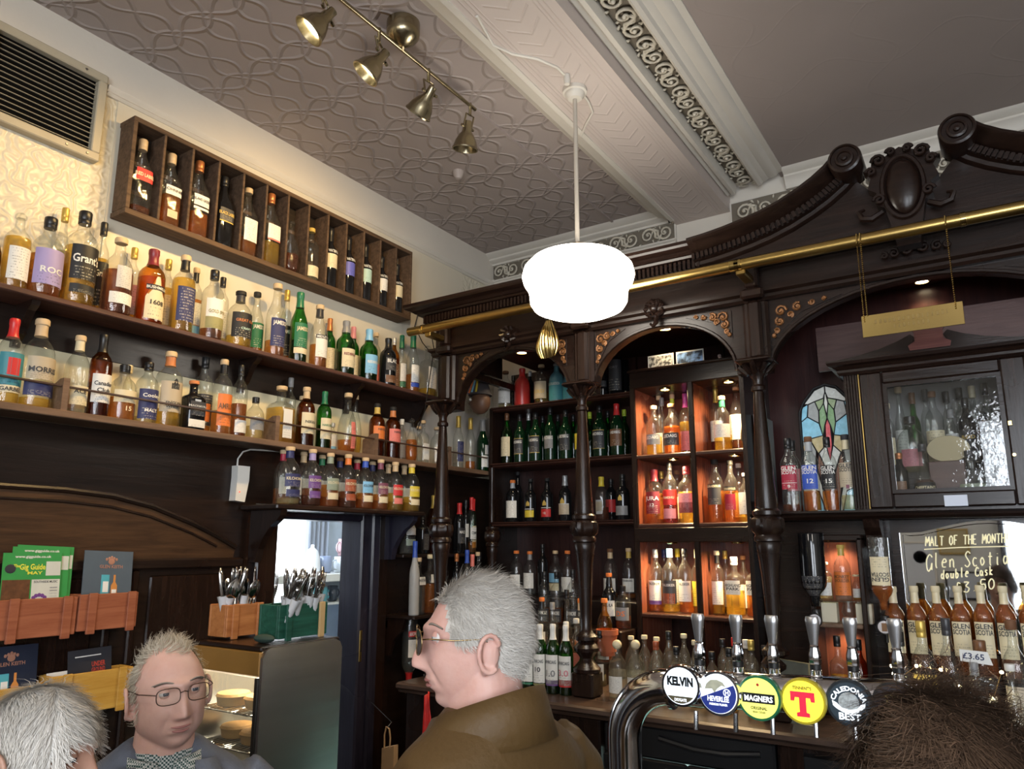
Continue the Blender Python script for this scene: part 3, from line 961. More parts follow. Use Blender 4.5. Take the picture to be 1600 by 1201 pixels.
for (hy, hz), tgt, lit in heads:
    top = Vector((-1.865, hy, 2.0))
    c = Vector((-1.885, hy, hz))
    d = (Vector(tgt) - c).normalized()
    MB().tube([top + Vector((0, 0, .012)), top - Vector((0, 0, .05))], .007, 8).build('stem', DKB, t, True)
    side = Vector((0, 1, 0))
    side = (side - d * side.dot(d)).normalized()
    k0 = top - Vector((0, 0, .05))
    hinge = c - d * .045
    MB().tube([k0 - side * .0, k0 - side * .028, hinge - side * .028], .0045, 6).build('yoke', DKB, t, True)
    MB().tube([k0 + side * .0, k0 + side * .028, hinge + side * .028], .0045, 6).build('yoke', DKB, t, True)
    prof = [(.0, -.075), (.017, -.074), (.018, -.05), (.021, -.045), (.023, -.025), (.036, -.008), (.049, .018), (.056, .045), (.060, .05), (.060, .056), (.055, .056), (.048, .02), (.035, -.005), (.02, -.015)]
    b = MB()
    up_ = d
    u_ = side
    v_ = d.cross(side)
    rings = [[c + u_ * (r * cos(2 * PI * j / 24)) + v_ * (r * sin(2 * PI * j / 24)) + d * h for j in range(24)] for r, h in prof]
    b.loft(rings, True, False)
    b.build('spot_shade', DKB, t, True)
    bl = MB()
    rings = [[c + u_ * (r * cos(2 * PI * j / 16)) + v_ * (r * sin(2 * PI * j / 16)) + d * h for j in range(16)] for r, h in ((.034, .012), (.034, .026), (.03, .03))]
    bl.loft(rings, True, True)
    bl.build('bulb', emissive('spot_bulb_on', (1, .85, .55), 14) if lit else SHADEIN, t, True)
    for s_ in (-1, 1):
        q = hinge + side * .036 * s_
        MB().tube([q - side * .008 * s_, q + side * .006 * s_], .007, 8).build('thumb_screw', DKB, t, True)
    if lit:
        lamp('spot_beam', 'SPOT', c + d * .06, (18 if hy < 1.9 else 30), (1, .65, .26), .03, tgt, 130, .8)

# pendant
q = atZ(898, 140, 2.02)
t = thing('pendant_lamp', (q.x, q.y, .93), 'white glass schoolhouse pendant lamp glowing on a long rod', 'pendant lamp')
MB().lathe([(.0, 1.97), (.03, 1.972), (.042, 1.985), (.045, 2.0), (.055, 2.003), (.055, 2.02)], 20, (q.x, q.y, 0)).build('ceiling_rose', PLASTERW, t, True)
MB().lathe([(.0095, 1.25), (.0095, 1.975)], 12, (q.x, q.y, 0)).build('rod', mat('rod_paint', (.5, .45, .38), .35), t, True)
MB().lathe([(.012, 1.285), (.02, 1.27), (.06, 1.265), (.085, 1.25), (.095, 1.235), (.095, 1.22)], 24, (q.x, q.y, 0)).build('gallery', BRASS, t, True)
MB().lathe([(.09, 1.228), (.14, 1.222), (.2, 1.2), (.232, 1.165), (.24, 1.13), (.232, 1.1), (.215, 1.075), (.208, 1.05), (.206, 1.015), (.19, .99), (.15, .972), (.11, .962), (.075, .955), (.06, .945), (.03, .937), (.002, .935)], 40, (q.x, q.y, 0), cap0=False).build('glass_shade', emissive('lit_opal_glass', (1, .92, .80), 8.5), t, True)
for nm_, (qx, qy, cz_) in (('over the people behind the photographer', (-1.416, -.9, 2.02)), ('in the main room behind the photographer', (1.3, -.6, 2.16))):
    t2 = thing('pendant_lamp', (qx, qy, .93), 'added unseen fill pendant lamp ' + nm_, 'pendant lamp')  # pendants added out of view as fill light for people and gantry
    for ch in list(t.children):
        c2 = copy_of(ch, t2)
        if ch.name.startswith(('rod', 'ceiling_rose')):
            c2.location.z += cz_ - 2.02
o = MB().tube([atZ(x, y, 2.017) for x, y in ((745, 25), (770, 70), (800, 84), (840, 92), (870, 105), (890, 125))], .007, 6).build('flex', PLASTERW, smooth=True)
tag(o, 'white painted cable sagging along the beam to the pendant rose', 'cable')
o = MB().tube([atZ(x, y, 2.012) for x, y in ((908, 142), (920, 160), (926, 175), (915, 195), (908, 212))], .006, 6).build('flex', PLASTERW, smooth=True)
tag(o, 'short white painted cable curling down right of the pendant rose', 'cable')
MB().lathe([(.012, -.03), (.016, -.01), (.012, .03)], 10, (atZ(886, 122, 2.005))).build('cable_gland', PLASTERW, t, True)

# ================================================================== back bar gantry
GY = 3.2
g = thing('bar_gantry', (-.95, GY, -.665), 'carved dark wood bar gantry with columns, arches and scrolled pediment', 'gantry')
# entablature profile (out = -Y from the face, up = z)
GX0, GX1 = -2.60, 1.6
ent = [(0, 1.05), (.02, 1.05), (.03, 1.062), (.03, 1.075), (.045, 1.085), (.045, 1.098), (.012, 1.105), (.012, 1.215), (.03, 1.22), (.04, 1.235), (.06, 1.237), (.06, 1.285), (.085, 1.29), (.09, 1.3), (.1, 1.302), (.115, 1.315), (.145, 1.325), (.15, 1.335), (.15, 1.35), (0, 1.35)]
PX0, PX1 = -1.03, .65       # the pediment breaks the cornice here
ZUP = Vector((0, 0, 1))
path = [(Vector((GX0, 3.85, 0)), Vector((-1, 0, 0)), ZUP), (Vector((GX0, GY, 0)), Vector((-1, -1, 0)), ZUP), (Vector((PX0, GY, 0)), Vector((0, -1, 0)), ZUP)]
MB().sweep(path, ent).build('cornice', W_DARK, g)
MB().sweep([(Vector((PX1, GY, 0)), Vector((0, -1, 0)), ZUP), (Vector((GX1, GY, 0)), Vector((0, -1, 0)), ZUP)], ent).build('cornice', W_DARK, g)
MB().sweep([(Vector((PX0, GY, 0)), Vector((0, -1, 0)), ZUP), (Vector((PX1, GY, 0)), Vector((0, -1, 0)), ZUP)], ent[:8] + [(0, 1.215)]).build('frieze', W_DARK, g)
dn = MB()
for i in range(int((GX1 - GX0) / .022)):
    x = GX0 - .05 + i * .022
    if PX0 - .01 < x < PX1:
        continue
    dn.box(x, x + .012, GY - .083, GY - .055, 1.242, 1.283)
o = dn.build('dentil_course', W_DARK, g)
o['kind'] = 'stuff'
# face boards above the arches, one per bay, with arched openings
XC = [-2.52, -1.66, -.815, .45]


def arch_board(x0, x1, a0, a1, spring, apex, top):
    cx, hw = (a0 + a1) / 2, (a1 - a0) / 2
    arcp = [(cx - hw * cos(PI * i / 24), spring + (apex - spring) * sin(PI * i / 24)) for i in range(25)]
    low = [(x0, .74), (a0, .74)] + arcp + [(a1, .74), (x1, .74)]
    b = MB()
    n = len(low)
    rings = []
    for ya in (GY, GY + .07):
        rings.append([(x, ya, z) for x, z in low])
    tops = [[(x, ya, top) for x, z in low] for ya in (GY, GY + .07)]
    b.loft([tops[0], rings[0], rings[1], tops[1]], closed=False)
    o = b.build('arch_board', W_DARK, g)
    # bead round the opening
    MB().tube([(x, GY - .002, z) for x, z in arcp], .009, 6).build('arch_bead', W_DARK, g, True)
    return arcp


ARCHES = [(-2.6, -1.66, -2.463, -1.754, .76, 1.03), (-1.66, -.815, -1.618, -.915, .76, 1.022), (-.815, .45, -.773, .39, .74, 1.045)]
for a in ARCHES:
    arch_board(*a, top=1.06)
# raised flat border inside spandrels + gilded corner carvings
def spandrel(xc, zc, dx, dz, flip):
    """gilded carving filling a triangular spandrel; corner at (xc,zc)"""
    b = MB()
    s = 1 if flip else -1
    MB().prism([(xc, zc), (xc + s * dx, zc), (xc + s * dx * .45, zc - dz * .3), (xc, zc - dz)], 'y', GY - .005, GY - .001).build('spandrel_panel', W_DARK, g)
    for k, (u, v, r) in enumerate(((.17, .2, .026), (.40, .15, .02), (.15, .48, .02), (.60, .09, .012), (.1, .72, .012), (.3, .34, .014), (.76, .05, .008), (.06, .86, .008))):
        pts = []
        for i in range(12):
            a = i / 11 * 2 * PI * 1.3 + k
            rr = r * (1 - i / 14)
            pts.append((xc + s * (u * dx + rr * cos(a)), GY - .009, zc - v * dz + rr * sin(a)))
        b.tube(pts, .0055, 5)
        b.ball((xc + s * u * dx, GY - .008, zc - v * dz), r * .35, .005, r * .35, 6, 4)
    o = b.build('spandrel_carving', GOLDW, g, True)
    o['kind'] = 'stuff'
    return o


spandrel(-2.425, 1.035, .17, .15, True)
spandrel(-1.77, 1.035, .13, .14, False)
spandrel(-1.60, 1.035, .16, .17, True)
spandrel(-.925, 1.035, .21, .13, False)
spandrel(-.762, 1.025, .30, .16, True)
spandrel(.40, 1.025, .30, .16, False)
# pilaster strips above the capitals
for x in XC[:3]:
    MB().cbox(x - .055, x + .055, GY - .03, GY + .06, .78, 1.055, .012).build('pilaster', W_DARKV, g)
    MB().cbox(x - .03, x + .03, GY - .05, GY - .02, .79, 1.05, .012).build('pilaster_rib', W_DARKV, g)
    MB().cbox(x - .05, x + .05, GY - .075, GY - .02, 1.055, 1.1, .01).build('pilaster_cap', W_DARKV, g)
    MB().cbox(x - .028, x + .028, GY - .07, GY - .02, 1.10, 1.22, .01).build('bracket_block', W_DARKV, g)
# turned columns
colp = [(.062, -.56), (.064, -.545), (.05, -.53), (.036, -.515), (.03, -.5), (.04, -.485), (.056, -.47), (.058, -.455), (.046, -.44), (.036, -.43), (.052, -.42), (.052, -.405), (.034, -.39), (.026, -.37),
        (.027, -.3), (.031, -.2), (.037, -.1), (.046, -.02), (.05, .0), (.046, .015), (.056, .02), (.056, .035), (.05, .045), (.062, .06), (.066, .085), (.062, .108), (.05, .118), (.056, .125), (.056, .14), (.044, .15),
        (.045, .165), (.04, .25), (.033, .4), (.026, .55), (.022, .63), (.021, .64), (.03, .645), (.03, .66), (.022, .67), (.022, .69), (.03, .71)]


def flute(a, h):
    return 1 + (.07 * cos(12 * a) if .055 < h < .112 else 0)


for i, x in enumerate(XC[:3]):
    c = thing('turned_column', (x, GY - .05, -.665), None, None)
    del BASE[c]
    c.parent = g
    c.location = (x - g.location.x, -.05, .001)
    BASE[c] = Vector((0, 0, 0))
    c['label'] = ('left', 'middle', 'right')[i] + ' turned column'
    sb = lambda zz: zz + .665
    MB().lathe([(r, z + .665) for r, z in colp], 28, flute=lambda a, h: flute(a, h - .665)).build('shaft', W_DARKV, c, True, True)
    MB().cbox(-.055, .055, -.055, .055, 0, .108, .008).build('column_plinth', W_DARKV, c, local=True)
    cp = MB()
    cp.lathe([(.03, 1.37), (.036, 1.385), (.03, 1.395), (.038, 1.41), (.055, 1.425)], 20)
    cp.cbox(-.075, .075, -.075, .075, 1.425, 1.445, .008)
    for k in range(8):
        a = 2 * PI * k / 8
        rr = .045 if k % 2 else .055
        cp.tube([(rr * .7 * cos(a), rr * .7 * sin(a), 1.385), (rr * 1.1 * cos(a), rr * 1.1 * sin(a), 1.405), (rr * 1.35 * cos(a), rr * 1.35 * sin(a), 1.42), (rr * 1.2 * cos(a), rr * 1.2 * sin(a), 1.428)], [.012, .013, .011, .006], 6)
    cp.build('capital', W_DARK, c, True, True)
# rosettes at the arch crowns
for px, py in ((793, 522), (1022, 482)):
    p = atY(px, py, GY - .04)
    b = MB()
    b.ball((p.x, p.y, p.z), .022, .02, .022)
    for k in range(9):
        a = 2 * PI * k / 9
        b.tube([(p.x + .02 * cos(a), p.y + .01, p.z + .02 * sin(a)), (p.x + .045 * cos(a + .4), p.y - .004, p.z + .04 * sin(a + .4)), (p.x + .05 * cos(a + .9), p.y + .012, p.z + .045 * sin(a + .9))], [.01, .012, .006], 6)
    b.tube([(p.x + .005, p.y + .01, p.z - .04), (p.x + .012, p.y - .01, p.z - .07), (p.x - .01, p.y, p.z - .085), (p.x - .022, p.y, p.z - .07)], [.014, .012, .009, .006], 6)
    b.build('rosette', W_DARK, g, True)
# scrolled pediment
PCX = -.19
sw = [(-1.06, 1.352), (-.98, 1.358), (-.9, 1.368), (-.82, 1.382), (-.74, 1.40), (-.66, 1.425), (-.58, 1.46), (-.52, 1.493), (-.47, 1.528), (-.43, 1.565), (-.40, 1.585)]
for s in (1, -1):
    pts = [(x if s == 1 else 2 * PCX - x, z) for x, z in sw]
    pth = []
    for i, (x, z) in enumerate(pts):
        x0_, z0_ = pts[max(i - 1, 0)]
        x1_, z1_ = pts[min(i + 1, len(pts) - 1)]
        tx, tz = x1_ - x0_, z1_ - z0_
        l = math.hypot(tx, tz)
        nx, nz_ = (-tz / l, tx / l) if s == 1 else (tz / l, -tx / l)
        if nz_ < 0:
            nx, nz_ = -nx, -nz_
        pth.append((Vector((x, GY - .05, z)), Vector((0, -1, 0)), Vector((nx, 0, nz_))))
    pr = [(-.02, 0), (.115, 0), (.12, -.012), (.11, -.024), (.095, -.03), (.08, -.045), (.055, -.052), (.05, -.055), (.05, -.085), (.03, -.09), (.028, -.105), (.015, -.115), (-.02, -.12)]
    MB().sweep(pth, pr).build('scroll_moulding', W_DARK, g, True)
    dn = MB()
    for i in range(len(pth) - 1):
        for f_ in (.08, .33, .58, .83):
            P_ = pth[i][0].lerp(pth[i + 1][0], f_)
            U_ = pth[i][2].lerp(pth[i + 1][2], f_).normalized()
            T_ = Vector((U_.z, 0, -U_.x))
            q0 = P_ + Vector((0, -.045, 0)) - U_ * .057
            hw = .0065
            vs = []
            for dy in (0, -.022):
                for du in (0, -.028):
                    for dt in (-hw, hw):
                        vs.append(q0 + Vector((0, dy, 0)) + U_ * du + T_ * dt)
            dn.add(vs, [(0, 1, 3, 2), (4, 6, 7, 5), (0, 4, 5, 1), (2, 3, 7, 6), (0, 2, 6, 4), (1, 5, 7, 3)])
    o = dn.build('scroll_dentils', W_DARK, g)
    o['kind'] = 'stuff'
    vx = (-.385 if s == 1 else 2 * PCX + .385)
    VY = GY - .19
    vz = 1.525
    MB().lathe([(.062, -.16), (.064, -.01), (.06, 0), (.052, .004), (.05, -.006), (.036, -.006), (.034, .004), (.026, .006), (.024, -.002), (.012, -.002), (.01, .008), (.0, .01)], 28, (vx, VY, vz), 'y').build('volute', W_DARK, g, True)
# tympanum behind the scrolls
tp = [(x, z - .06) for x, z in sw] + [(-.36, 1.47), (-.30, 1.40), (PCX, 1.37)]
tp = tp + [(2 * PCX - x, z) for x, z in reversed(tp[:-1])]
MB().prism([(-1.04, 1.2)] + tp + [(2 * PCX + 1.04, 1.2)], 'y', GY - .06, GY + .02).build('tympanum', W_DARK, g)
# shield cartouche
b = MB()
sx, sz, sy = PCX - .005, 1.37, GY - .10
b.prism([(sx + x, sz + z) for x, z in ((-.05, .155), (-.08, .14), (-.10, .16), (-.105, .12), (-.135, .11), (-.11, .075), (-.125, .03), (-.095, .01), (-.1, -.04), (-.07, -.06), (-.055, -.14), (-.04, -.23), (.04, -.23), (.055, -.14), (.07, -.06), (.1, -.04), (.095, .01), (.125, .03), (.11, .075), (.135, .11), (.105, .12), (.1, .16), (.08, .14), (.05, .155), (0, .18))], 'y', sy - .015, sy + .05)
b.build('cartouche_board', W_DARK, g)
b = MB()
b.ball((sx, sy - .012, sz + .01), .062, .035, .115, 20, 14)
b.build('cartouche_oval', W_DARK, g, True)
b = MB()
b.tube([(sx + .072 * cos(a), sy - .02, sz + .01 + .128 * sin(a)) for a in [2 * PI * i / 32 for i in range(32)]], .01, 6, closed=True)
for s in (-1, 1):
    for (u, v, r) in ((.075, .135, .026), (.105, .095, .018), (.085, -.03, .022), (.03, .16, .016)):
        pts = [(sx + s * (u + r * (1 - i / 16) * cos(i * .62)), sy - .03, sz + v + r * (1 - i / 16) * sin(i * .62)) for i in range(15)]
        b.tube(pts, .008, 6)
    b.tube([(sx + s * .08, sy, sz - .07), (sx + s * .12, sy - .01, sz - .095), (sx + s * .155, sy - .01, sz - .085), (sx + s * .165, sy - .01, sz - .055), (sx + s * .145, sy, sz - .045)], [.012, .014, .013, .011, .007], 6)
b.build('cartouche_scrolls', W_DARK, g, True)
b = MB()
p = atY(1430, 388, GY - .03)
for s in (-1, 1):
    for u, r in ((.03, .022), (.075, .02), (.11, .014)):
        pts = [(p.x + s * (u + r * (1 - i / 16) * cos(i * .6 + 1)), p.y - .012, p.z + r * (1 - i / 16) * sin(i * .6 + 1) - u * .1) for i in range(15)]
        b.tube(pts, .007, 6)
b.ball((p.x, p.y - .005, p.z + .03), .02, .02, .035)
b.build('crest_scrolls', W_DARK, g, True)
# alcove inside: soffit, back boards
struct(MB().box(-2.6, 1.5, GY + .06, BY - .01, 1.185, 1.2).build('trim_21', W_RED))
struct(MB().box(-2.63, -2.601, GY + .3, BY - .02, 1.0, 1.04).build('trim_22', W_DARK))
struct(MB().box(-2.80, -1.0, BY - .022, BY - .002, -.66, 1.184).build('trim_23', wood('back_board_wood', (.02, .008, .008), (.05, .02, .016), .35, 2)))
for x in (-1.86, -1.62, -1.30, -1.12):
    struct(MB().cbox(x, x + .012, BY - .028, BY - .022, .98, 1.18, .003).build('trim_24', W_DARKV))
# deep side wall of the right bay
RB = 3.78       # back of the right-hand bay
struct(MB().box(-.93, 1.5, RB, RB + .02, -.66, 1.184).build('trim_25', wood('bay_back_wood', (.03, .008, .008), (.06, .018, .015), .35, 2)))
struct(MB().box(-.95, -.93, 3.34, BY - .02, -.66, 1.184).build('trim_26', W_DARKV))

# brass rail
pr_ = thing('brass_rail', (-.6, 3.0, 1.16), 'long brass pipe rail running across the front of the gantry', 'rail')
MB().tube([(-2.65, 3.0, 1.163), (1.6, 3.0, 1.163)], .024, 18).build('pipe', BRASS, pr_, True)
for x in (-2.56, -.86, -.84, -.02):
    MB().tube([(x, 3.0, 1.163), (x + (.05 if x == -.86 else .018), 3.0, 1.163)], .0262, 18).build('sleeve', BRASS_P, pr_, True)
for x in (-2.52, -.82, 1.2):
    MB().cbox(x - .02, x + .02, 3.0, 3.125, 1.12, 1.15, .004).build('rail_bracket', BRASS, pr_)
# hanging brass plate
BP0, BP1 = atY(1347, 510, 2.97), atY(1506, 489, 2.97)
t = thing('brass_plaque', ((BP0.x + BP1.x) / 2, 2.97, BP0.z - .03), 'small engraved brass plaque hung on chains from the brass rail', 'plaque')
xa, xb = BP0.x, BP1.x
zc = (BP0.z + BP1.z) / 2
pl = MB().cbox(xa, xb, 2.968, 2.972, zc - .042, zc + .042, .001).build('plate', BRASS_P, t)
ENG = mat('engraved_line', (.25, .17, .06), .5, .8)
for x, zz in ((-.02, .012), (-.005, -.012)):
    b = MB()
    for i in range(16):
        w_ = rnd.uniform(.004, .009)
        xx = (xa + xb) / 2 - .12 + i * .0155
        if zz < 0 and (i < 4 or i > 11):
            continue
        b.box(xx, xx + w_, 2.9665, 2.968, zc + zz - .007, zc + zz + .007)
    o = b.build('engraving', ENG, t)
    o['kind'] = 'stuff'
for xs in (xa + .01, xa + .022, xb - .022):
    b = MB()
    z0_, z1_ = zc + (.02 if xs != xa + .022 else .042), 1.14
    n_ = int((z1_ - z0_) / .008)
    for i in range(n_):
        z = z0_ + i * .008
        b.ball((xs, 2.966, z), .0035, n=5, m=3)
    b.tube([(xs, 2.966, z1_), (xs, 2.972, 1.18), (xs, 3.0, 1.19), (xs, 3.028, 1.17)], .003, 5)
    o = b.build('bead_chain', BRASS_P, t, True)
    o['kind'] = 'stuff'
# scallop shell lamp ornament
p = atY(858, 527, 3.12)
t = thing('brass_shell', (p.x, 3.12, p.z - .1), 'polished brass scallop shell ornament below the pendant lamp', 'ornament')
b = MB()
rings = []
for i in range(13):
    f_ = i / 12
    ring = []
    hw = .012 + .056 * (sin(min(1, f_ * 1.25) * PI / 2) ** 1.2) * (1 - max(0, f_ - .7) ** 2 * 4.5)
    for j in range(29):
        s_ = j / 28 * 2 - 1
        rib = .006 * cos(j * PI / 2) * min(1, f_ * 2)
        ring.append((p.x + s_ * hw - .006 * f_, 3.12 - (.045 * sin(f_ * PI * .8 + .2)) * (1 - s_ * s_) - rib - .004, p.z + .1 - .2 * f_ - .012 * f_ * (1 - s_ * s_)))
    rings.append(ring)
b.loft(rings, closed=False)
b.build('shell', BRASS_P, t, 'all')
MB().lathe([(.012, .09), (.022, .1), (.016, .115), (.008, .12)], 12, (p.x, 3.11, p.z)).build('shell_mount', BLACKP, t, True)
MB().tube([(p.x, 3.11, p.z + .11), (p.x, 3.17, p.z + .12)], .006, 8).build('wall_arm', BRASS, t, True)

# recessed downlights in the alcove soffits and niches
def downlight(p, r, label, energy, col=WARM, spot=120):
    t = thing('downlight', p, label, 'downlight', 'recessed downlights of the gantry')
    MB().lathe([(r, 0), (r * .98, -.006), (r * .75, -.008), (r * .72, .0)], 20).build('trim_ring', BRASS_P, t, True, True)
    MB().lathe([(r * .72, -.003), (r * .4, -.005), (.001, -.006)], 16).build('lens', emissive('warm_downlight', (1, .86, .6), 12), t, True, True)
    lamp('downlight_beam', 'SPOT', (p[0], p[1], p[2] - .012), energy, col, .02, (p[0], p[1], p[2] - 1), spot, .9)


downlight((-2.40, 3.77, 1.184), .04, 'recessed downlight in the left arch', 5)
downlight((-1.46, 3.77, 1.184), .04, 'recessed downlight in the middle arch', 5)
downlight((-.20, 3.70, 1.184), .036, 'recessed downlight in the wide right arch', 5)

# ================================================================== shelving behind the columns
SA, SB_, SC = .898, .527, .150
t = thing('open_shelving', (-2.25, 4.1, -.665), 'dark wood open shelves behind the left arch', 'shelving')
MSH = wood('shelf_mahogany', (.03, .011, .008), (.085, .034, .022), .35, 0)
for z, y0 in ((SA, 3.98), (SB_, 3.98), (SC, 3.98)):
    MB().prism([(BY - .02, z - .028), (y0 + .014, z - .028), (y0, z - .02), (y0, z - .012), (y0 - .012, z - .006), (y0 - .012, z), (BY - .02, z)], 'x', -2.775, -1.706).build('shelf_board', MSH, t)
MB().box(-2.79, -2.765, 3.98, BY - .02, -.66, SA).build('end_panel', W_DARKV, t)
MB().lathe([(.018, .15), (.02, .2), (.012, .28), (.013, .4), (.02, .47), (.02, .5)], 12, (-2.76, 3.97, 0)).build('shelf_baluster', W_DARKV, t, True)
MB().lathe([(r * .8, z) for r, z in colp if z < .15], 20, (-2.755, 3.97, -.02), flute=flute).build('half_column', W_DARKV, t, True)
TIERS = [(-.30, 3.86, BY - .03), (-.43, 3.62, 3.86), (-.56, 3.42, 3.62)]
for z, ya, yb in TIERS:
    MB().cbox(-2.70, -1.706, ya + .001, yb - .001, -.663, z, .006).build('bottle_step', W_DARK, t)

# lit display niches
NY = 3.82
t = thing('display_niches', (-1.34, 4.0, -.665), 'dark wood display unit of six lit bottle niches', 'display unit')
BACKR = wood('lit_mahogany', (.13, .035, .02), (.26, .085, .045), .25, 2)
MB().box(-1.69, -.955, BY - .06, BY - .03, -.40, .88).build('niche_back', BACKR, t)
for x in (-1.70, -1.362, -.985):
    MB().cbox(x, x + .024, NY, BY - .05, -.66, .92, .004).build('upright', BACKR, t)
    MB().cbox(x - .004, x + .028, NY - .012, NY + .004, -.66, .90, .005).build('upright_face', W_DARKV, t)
L1, L2, L3 = .495, .120, -.350
for z in (L1, L2, L3):
    MB().cbox(-1.69, -.96, NY - .006, BY - .05, z - .022, z, .005).build('niche_shelf', MSH, t)
MB().cbox(-1.70, -.955, NY - .014, NY + .01, .872, .965, .004).build('top_rail', W_DARK, t)
MB().cbox(-1.71, -.95, NY - .03, BY - .03, .962, .978, .004).build('top_board', W_DARK, t)
MB().box(-1.69, -.96, NY + .01, BY - .06, .872, .885).build('top_soffit', W_DARK, t)
MB().cbox(-1.70, -.955, NY - .014, NY + .01, .022, L2 - .022, .004).build('middle_rail', W_DARK, t)
MB().box(-1.69, -.96, NY + .01, BY - .06, .022, .034).build('middle_soffit', W_DARK, t)
for x, z, nm in ((-1.52, .868, 'top left'), (-1.16, .868, 'top right'), (-1.49, L1 - .024, 'middle left'), (-1.15, L1 - .024, 'middle right'), (-1.52, .02, 'bottom left'), (-1.16, .02, 'bottom right')):
    downlight((x, NY + .065, z), .033, 'warm recessed downlight in the %s niche' % nm, 17, (1, .72, .38), 160)
# counter
t = thing('back_counter', (-.6, 3.6, -.70), 'dark wood back counter under the bottles', 'counter')
MB().prism([(BY - .02, -.665), (2.955, -.665), (2.94, -.672), (2.938, -.688), (2.955, -.70), (2.96, -.712), (BY - .02, -.712)], 'x', -2.62, 1.9).build('counter_top', wood('counter_wood', (.035, .02, .014), (.10, .062, .045), .3, 0), t)
MB().box(-2.6, 1.9, 3.06, BY - .02, -1.82, -.712).build('counter_body', W_DARKV, t)
MB().cbox(-2.6, -1.52, 2.99, 3.07, -1.82, -.712, .01).build('counter_front', W_DARKV, t)
for x in (-.79, .25):
    MB().cbox(x, x + .09, 2.98, 3.07, -1.82, -.712, .01).build('counter_pilaster', W_DARKV, t)
# bottle fridge under the counter
t = thing('bottle_fridge', (-1.15, 3.0, -1.80), 'black under-counter bottle fridge with lit glass doors', 'fridge')
fx0, fx1 = -1.50, -.80
MB().cbox(fx0, fx1, 2.985, 3.055, -.84, -.716, .01).build('fridge_header', BLACKP, t)
MB().tube([(-1.25, 2.98, -.755), (-1.1, 2.97, -.775), (-.98, 2.97, -.775), (-.85, 2.98, -.76)], .012, 8).build('header_grip', BLACKP, t, True)
for x0, x1 in ((fx0, -1.14), (-1.14, fx1)):
    d = MB().cbox(x0, x1, 2.975, 3.0, -.90, -.84, .006).build('door_rail', BLACKP, t)
    MB().cbox(x0, x0 + .03, 2.975, 3.0, -1.8, -.90, .004).build('door_stile', BLACKP, t)
    MB().box(x0 + .03, x1, 2.985, 2.992, -1.8, -.90).build('glass_pane', glass('fridge_glass', (.85, .95, .92), .8), t)
MB().lathe([(.012, 0), (.01, .006), (.004, .008)], 12, (-1.22, 2.974, -.872), 'y').build('lock', CHROME, t, True)
MB().box(fx0, fx1, 3.045, 3.055, -1.8, -.84).build('fridge_liner', emissive('fridge_light', (.6, .85, .8), .5), t)
for i in range(9):
    x = fx0 + .07 + i * .06
    o = MB().lathe([(.02, -.19), (.021, -.08), (.012, -.04), (.012, -.015), (.015, -.012), (.015, 0)], 12, (x, 3.0185, -.955)).build('beer_bottle', mat('fridge_bottle_%d' % (i % 3), ((.25, .5, .05), (.35, .55, .06), (.06, .2, .3))[i % 3], .15), smooth=True)
    tag(o, 'green capped beer bottle inside the lit fridge', 'bottle', 'beer bottles in the fridge')
struct(MB().box(-.70, .25, 3.0, 3.06, -1.82, -.75).build('trim_17', BLACKP))
tag(MB().cbox(-.78, -.72, 2.965, 2.98, -.93, -.83, .002).build('price_card', paper('card_white', (.7, .72, .75), (.05, .05, .1))), 'small white printed card on the counter pilaster', 'card')
# ================================================================== right bay
RZ = .143
t = thing('bay_shelf', (.2, 3.5, RZ), 'dark moulded shelf carrying the glazed cabinet and four square-shouldered bottles', 'shelf')
MB().prism([(RB, RZ - .035), (3.31, RZ - .035), (3.295, RZ - .024), (3.30, RZ - .016), (3.285, RZ - .008), (3.285, RZ), (RB, RZ)], 'x', -.925, 1.5).build('shelf_board', W_DARK, t)
MB().prism([(3.42, RZ - .036), (3.31, RZ - .036), (3.325, RZ - .07), (3.36, RZ - .10), (3.37, RZ - .15), (3.42, RZ - .15)], 'x', -.48, -.42).build('shelf_corbel', W_DARKV, t)
# glazed cabinet
CX0, CX1, CZ0, CZ1, CYF = -.505, .15, RZ, .735, 3.31
t = thing('glazed_cabinet', ((CX0 + CX1) / 2, 3.5, RZ), 'dark wood wall cabinet with glass door full of bottles', 'cabinet')
MB().box(CX0, CX0 + .02, CYF + .02, RB, CZ0, CZ1).build('cabinet_side', W_DARKV, t)
MB().box(CX1 - .02, CX1, CYF + .02, RB, CZ0, CZ1).build('cabinet_side', W_DARKV, t)
MB().box(CX0, CX1, RB - .02, RB - .003, CZ0, CZ1).build('cabinet_back', mat('cabinet_back_paint', (.26, .25, .25), .35), t)
MB().box(CX0, CX1, CYF + .02, RB, CZ1 - .02, CZ1).build('cabinet_top', W_DARK, t)
MB().box(CX0, CX1, CYF + .02, RB, CZ0 + .001, CZ0 + .05).build('cabinet_floor', W_DARK, t)
MB().box(CX0 + .02, CX1 - .02, CYF + .2, RB - .02, CZ0 + .05, CZ0 + .16).build('bottle_step', W_DARK, t)
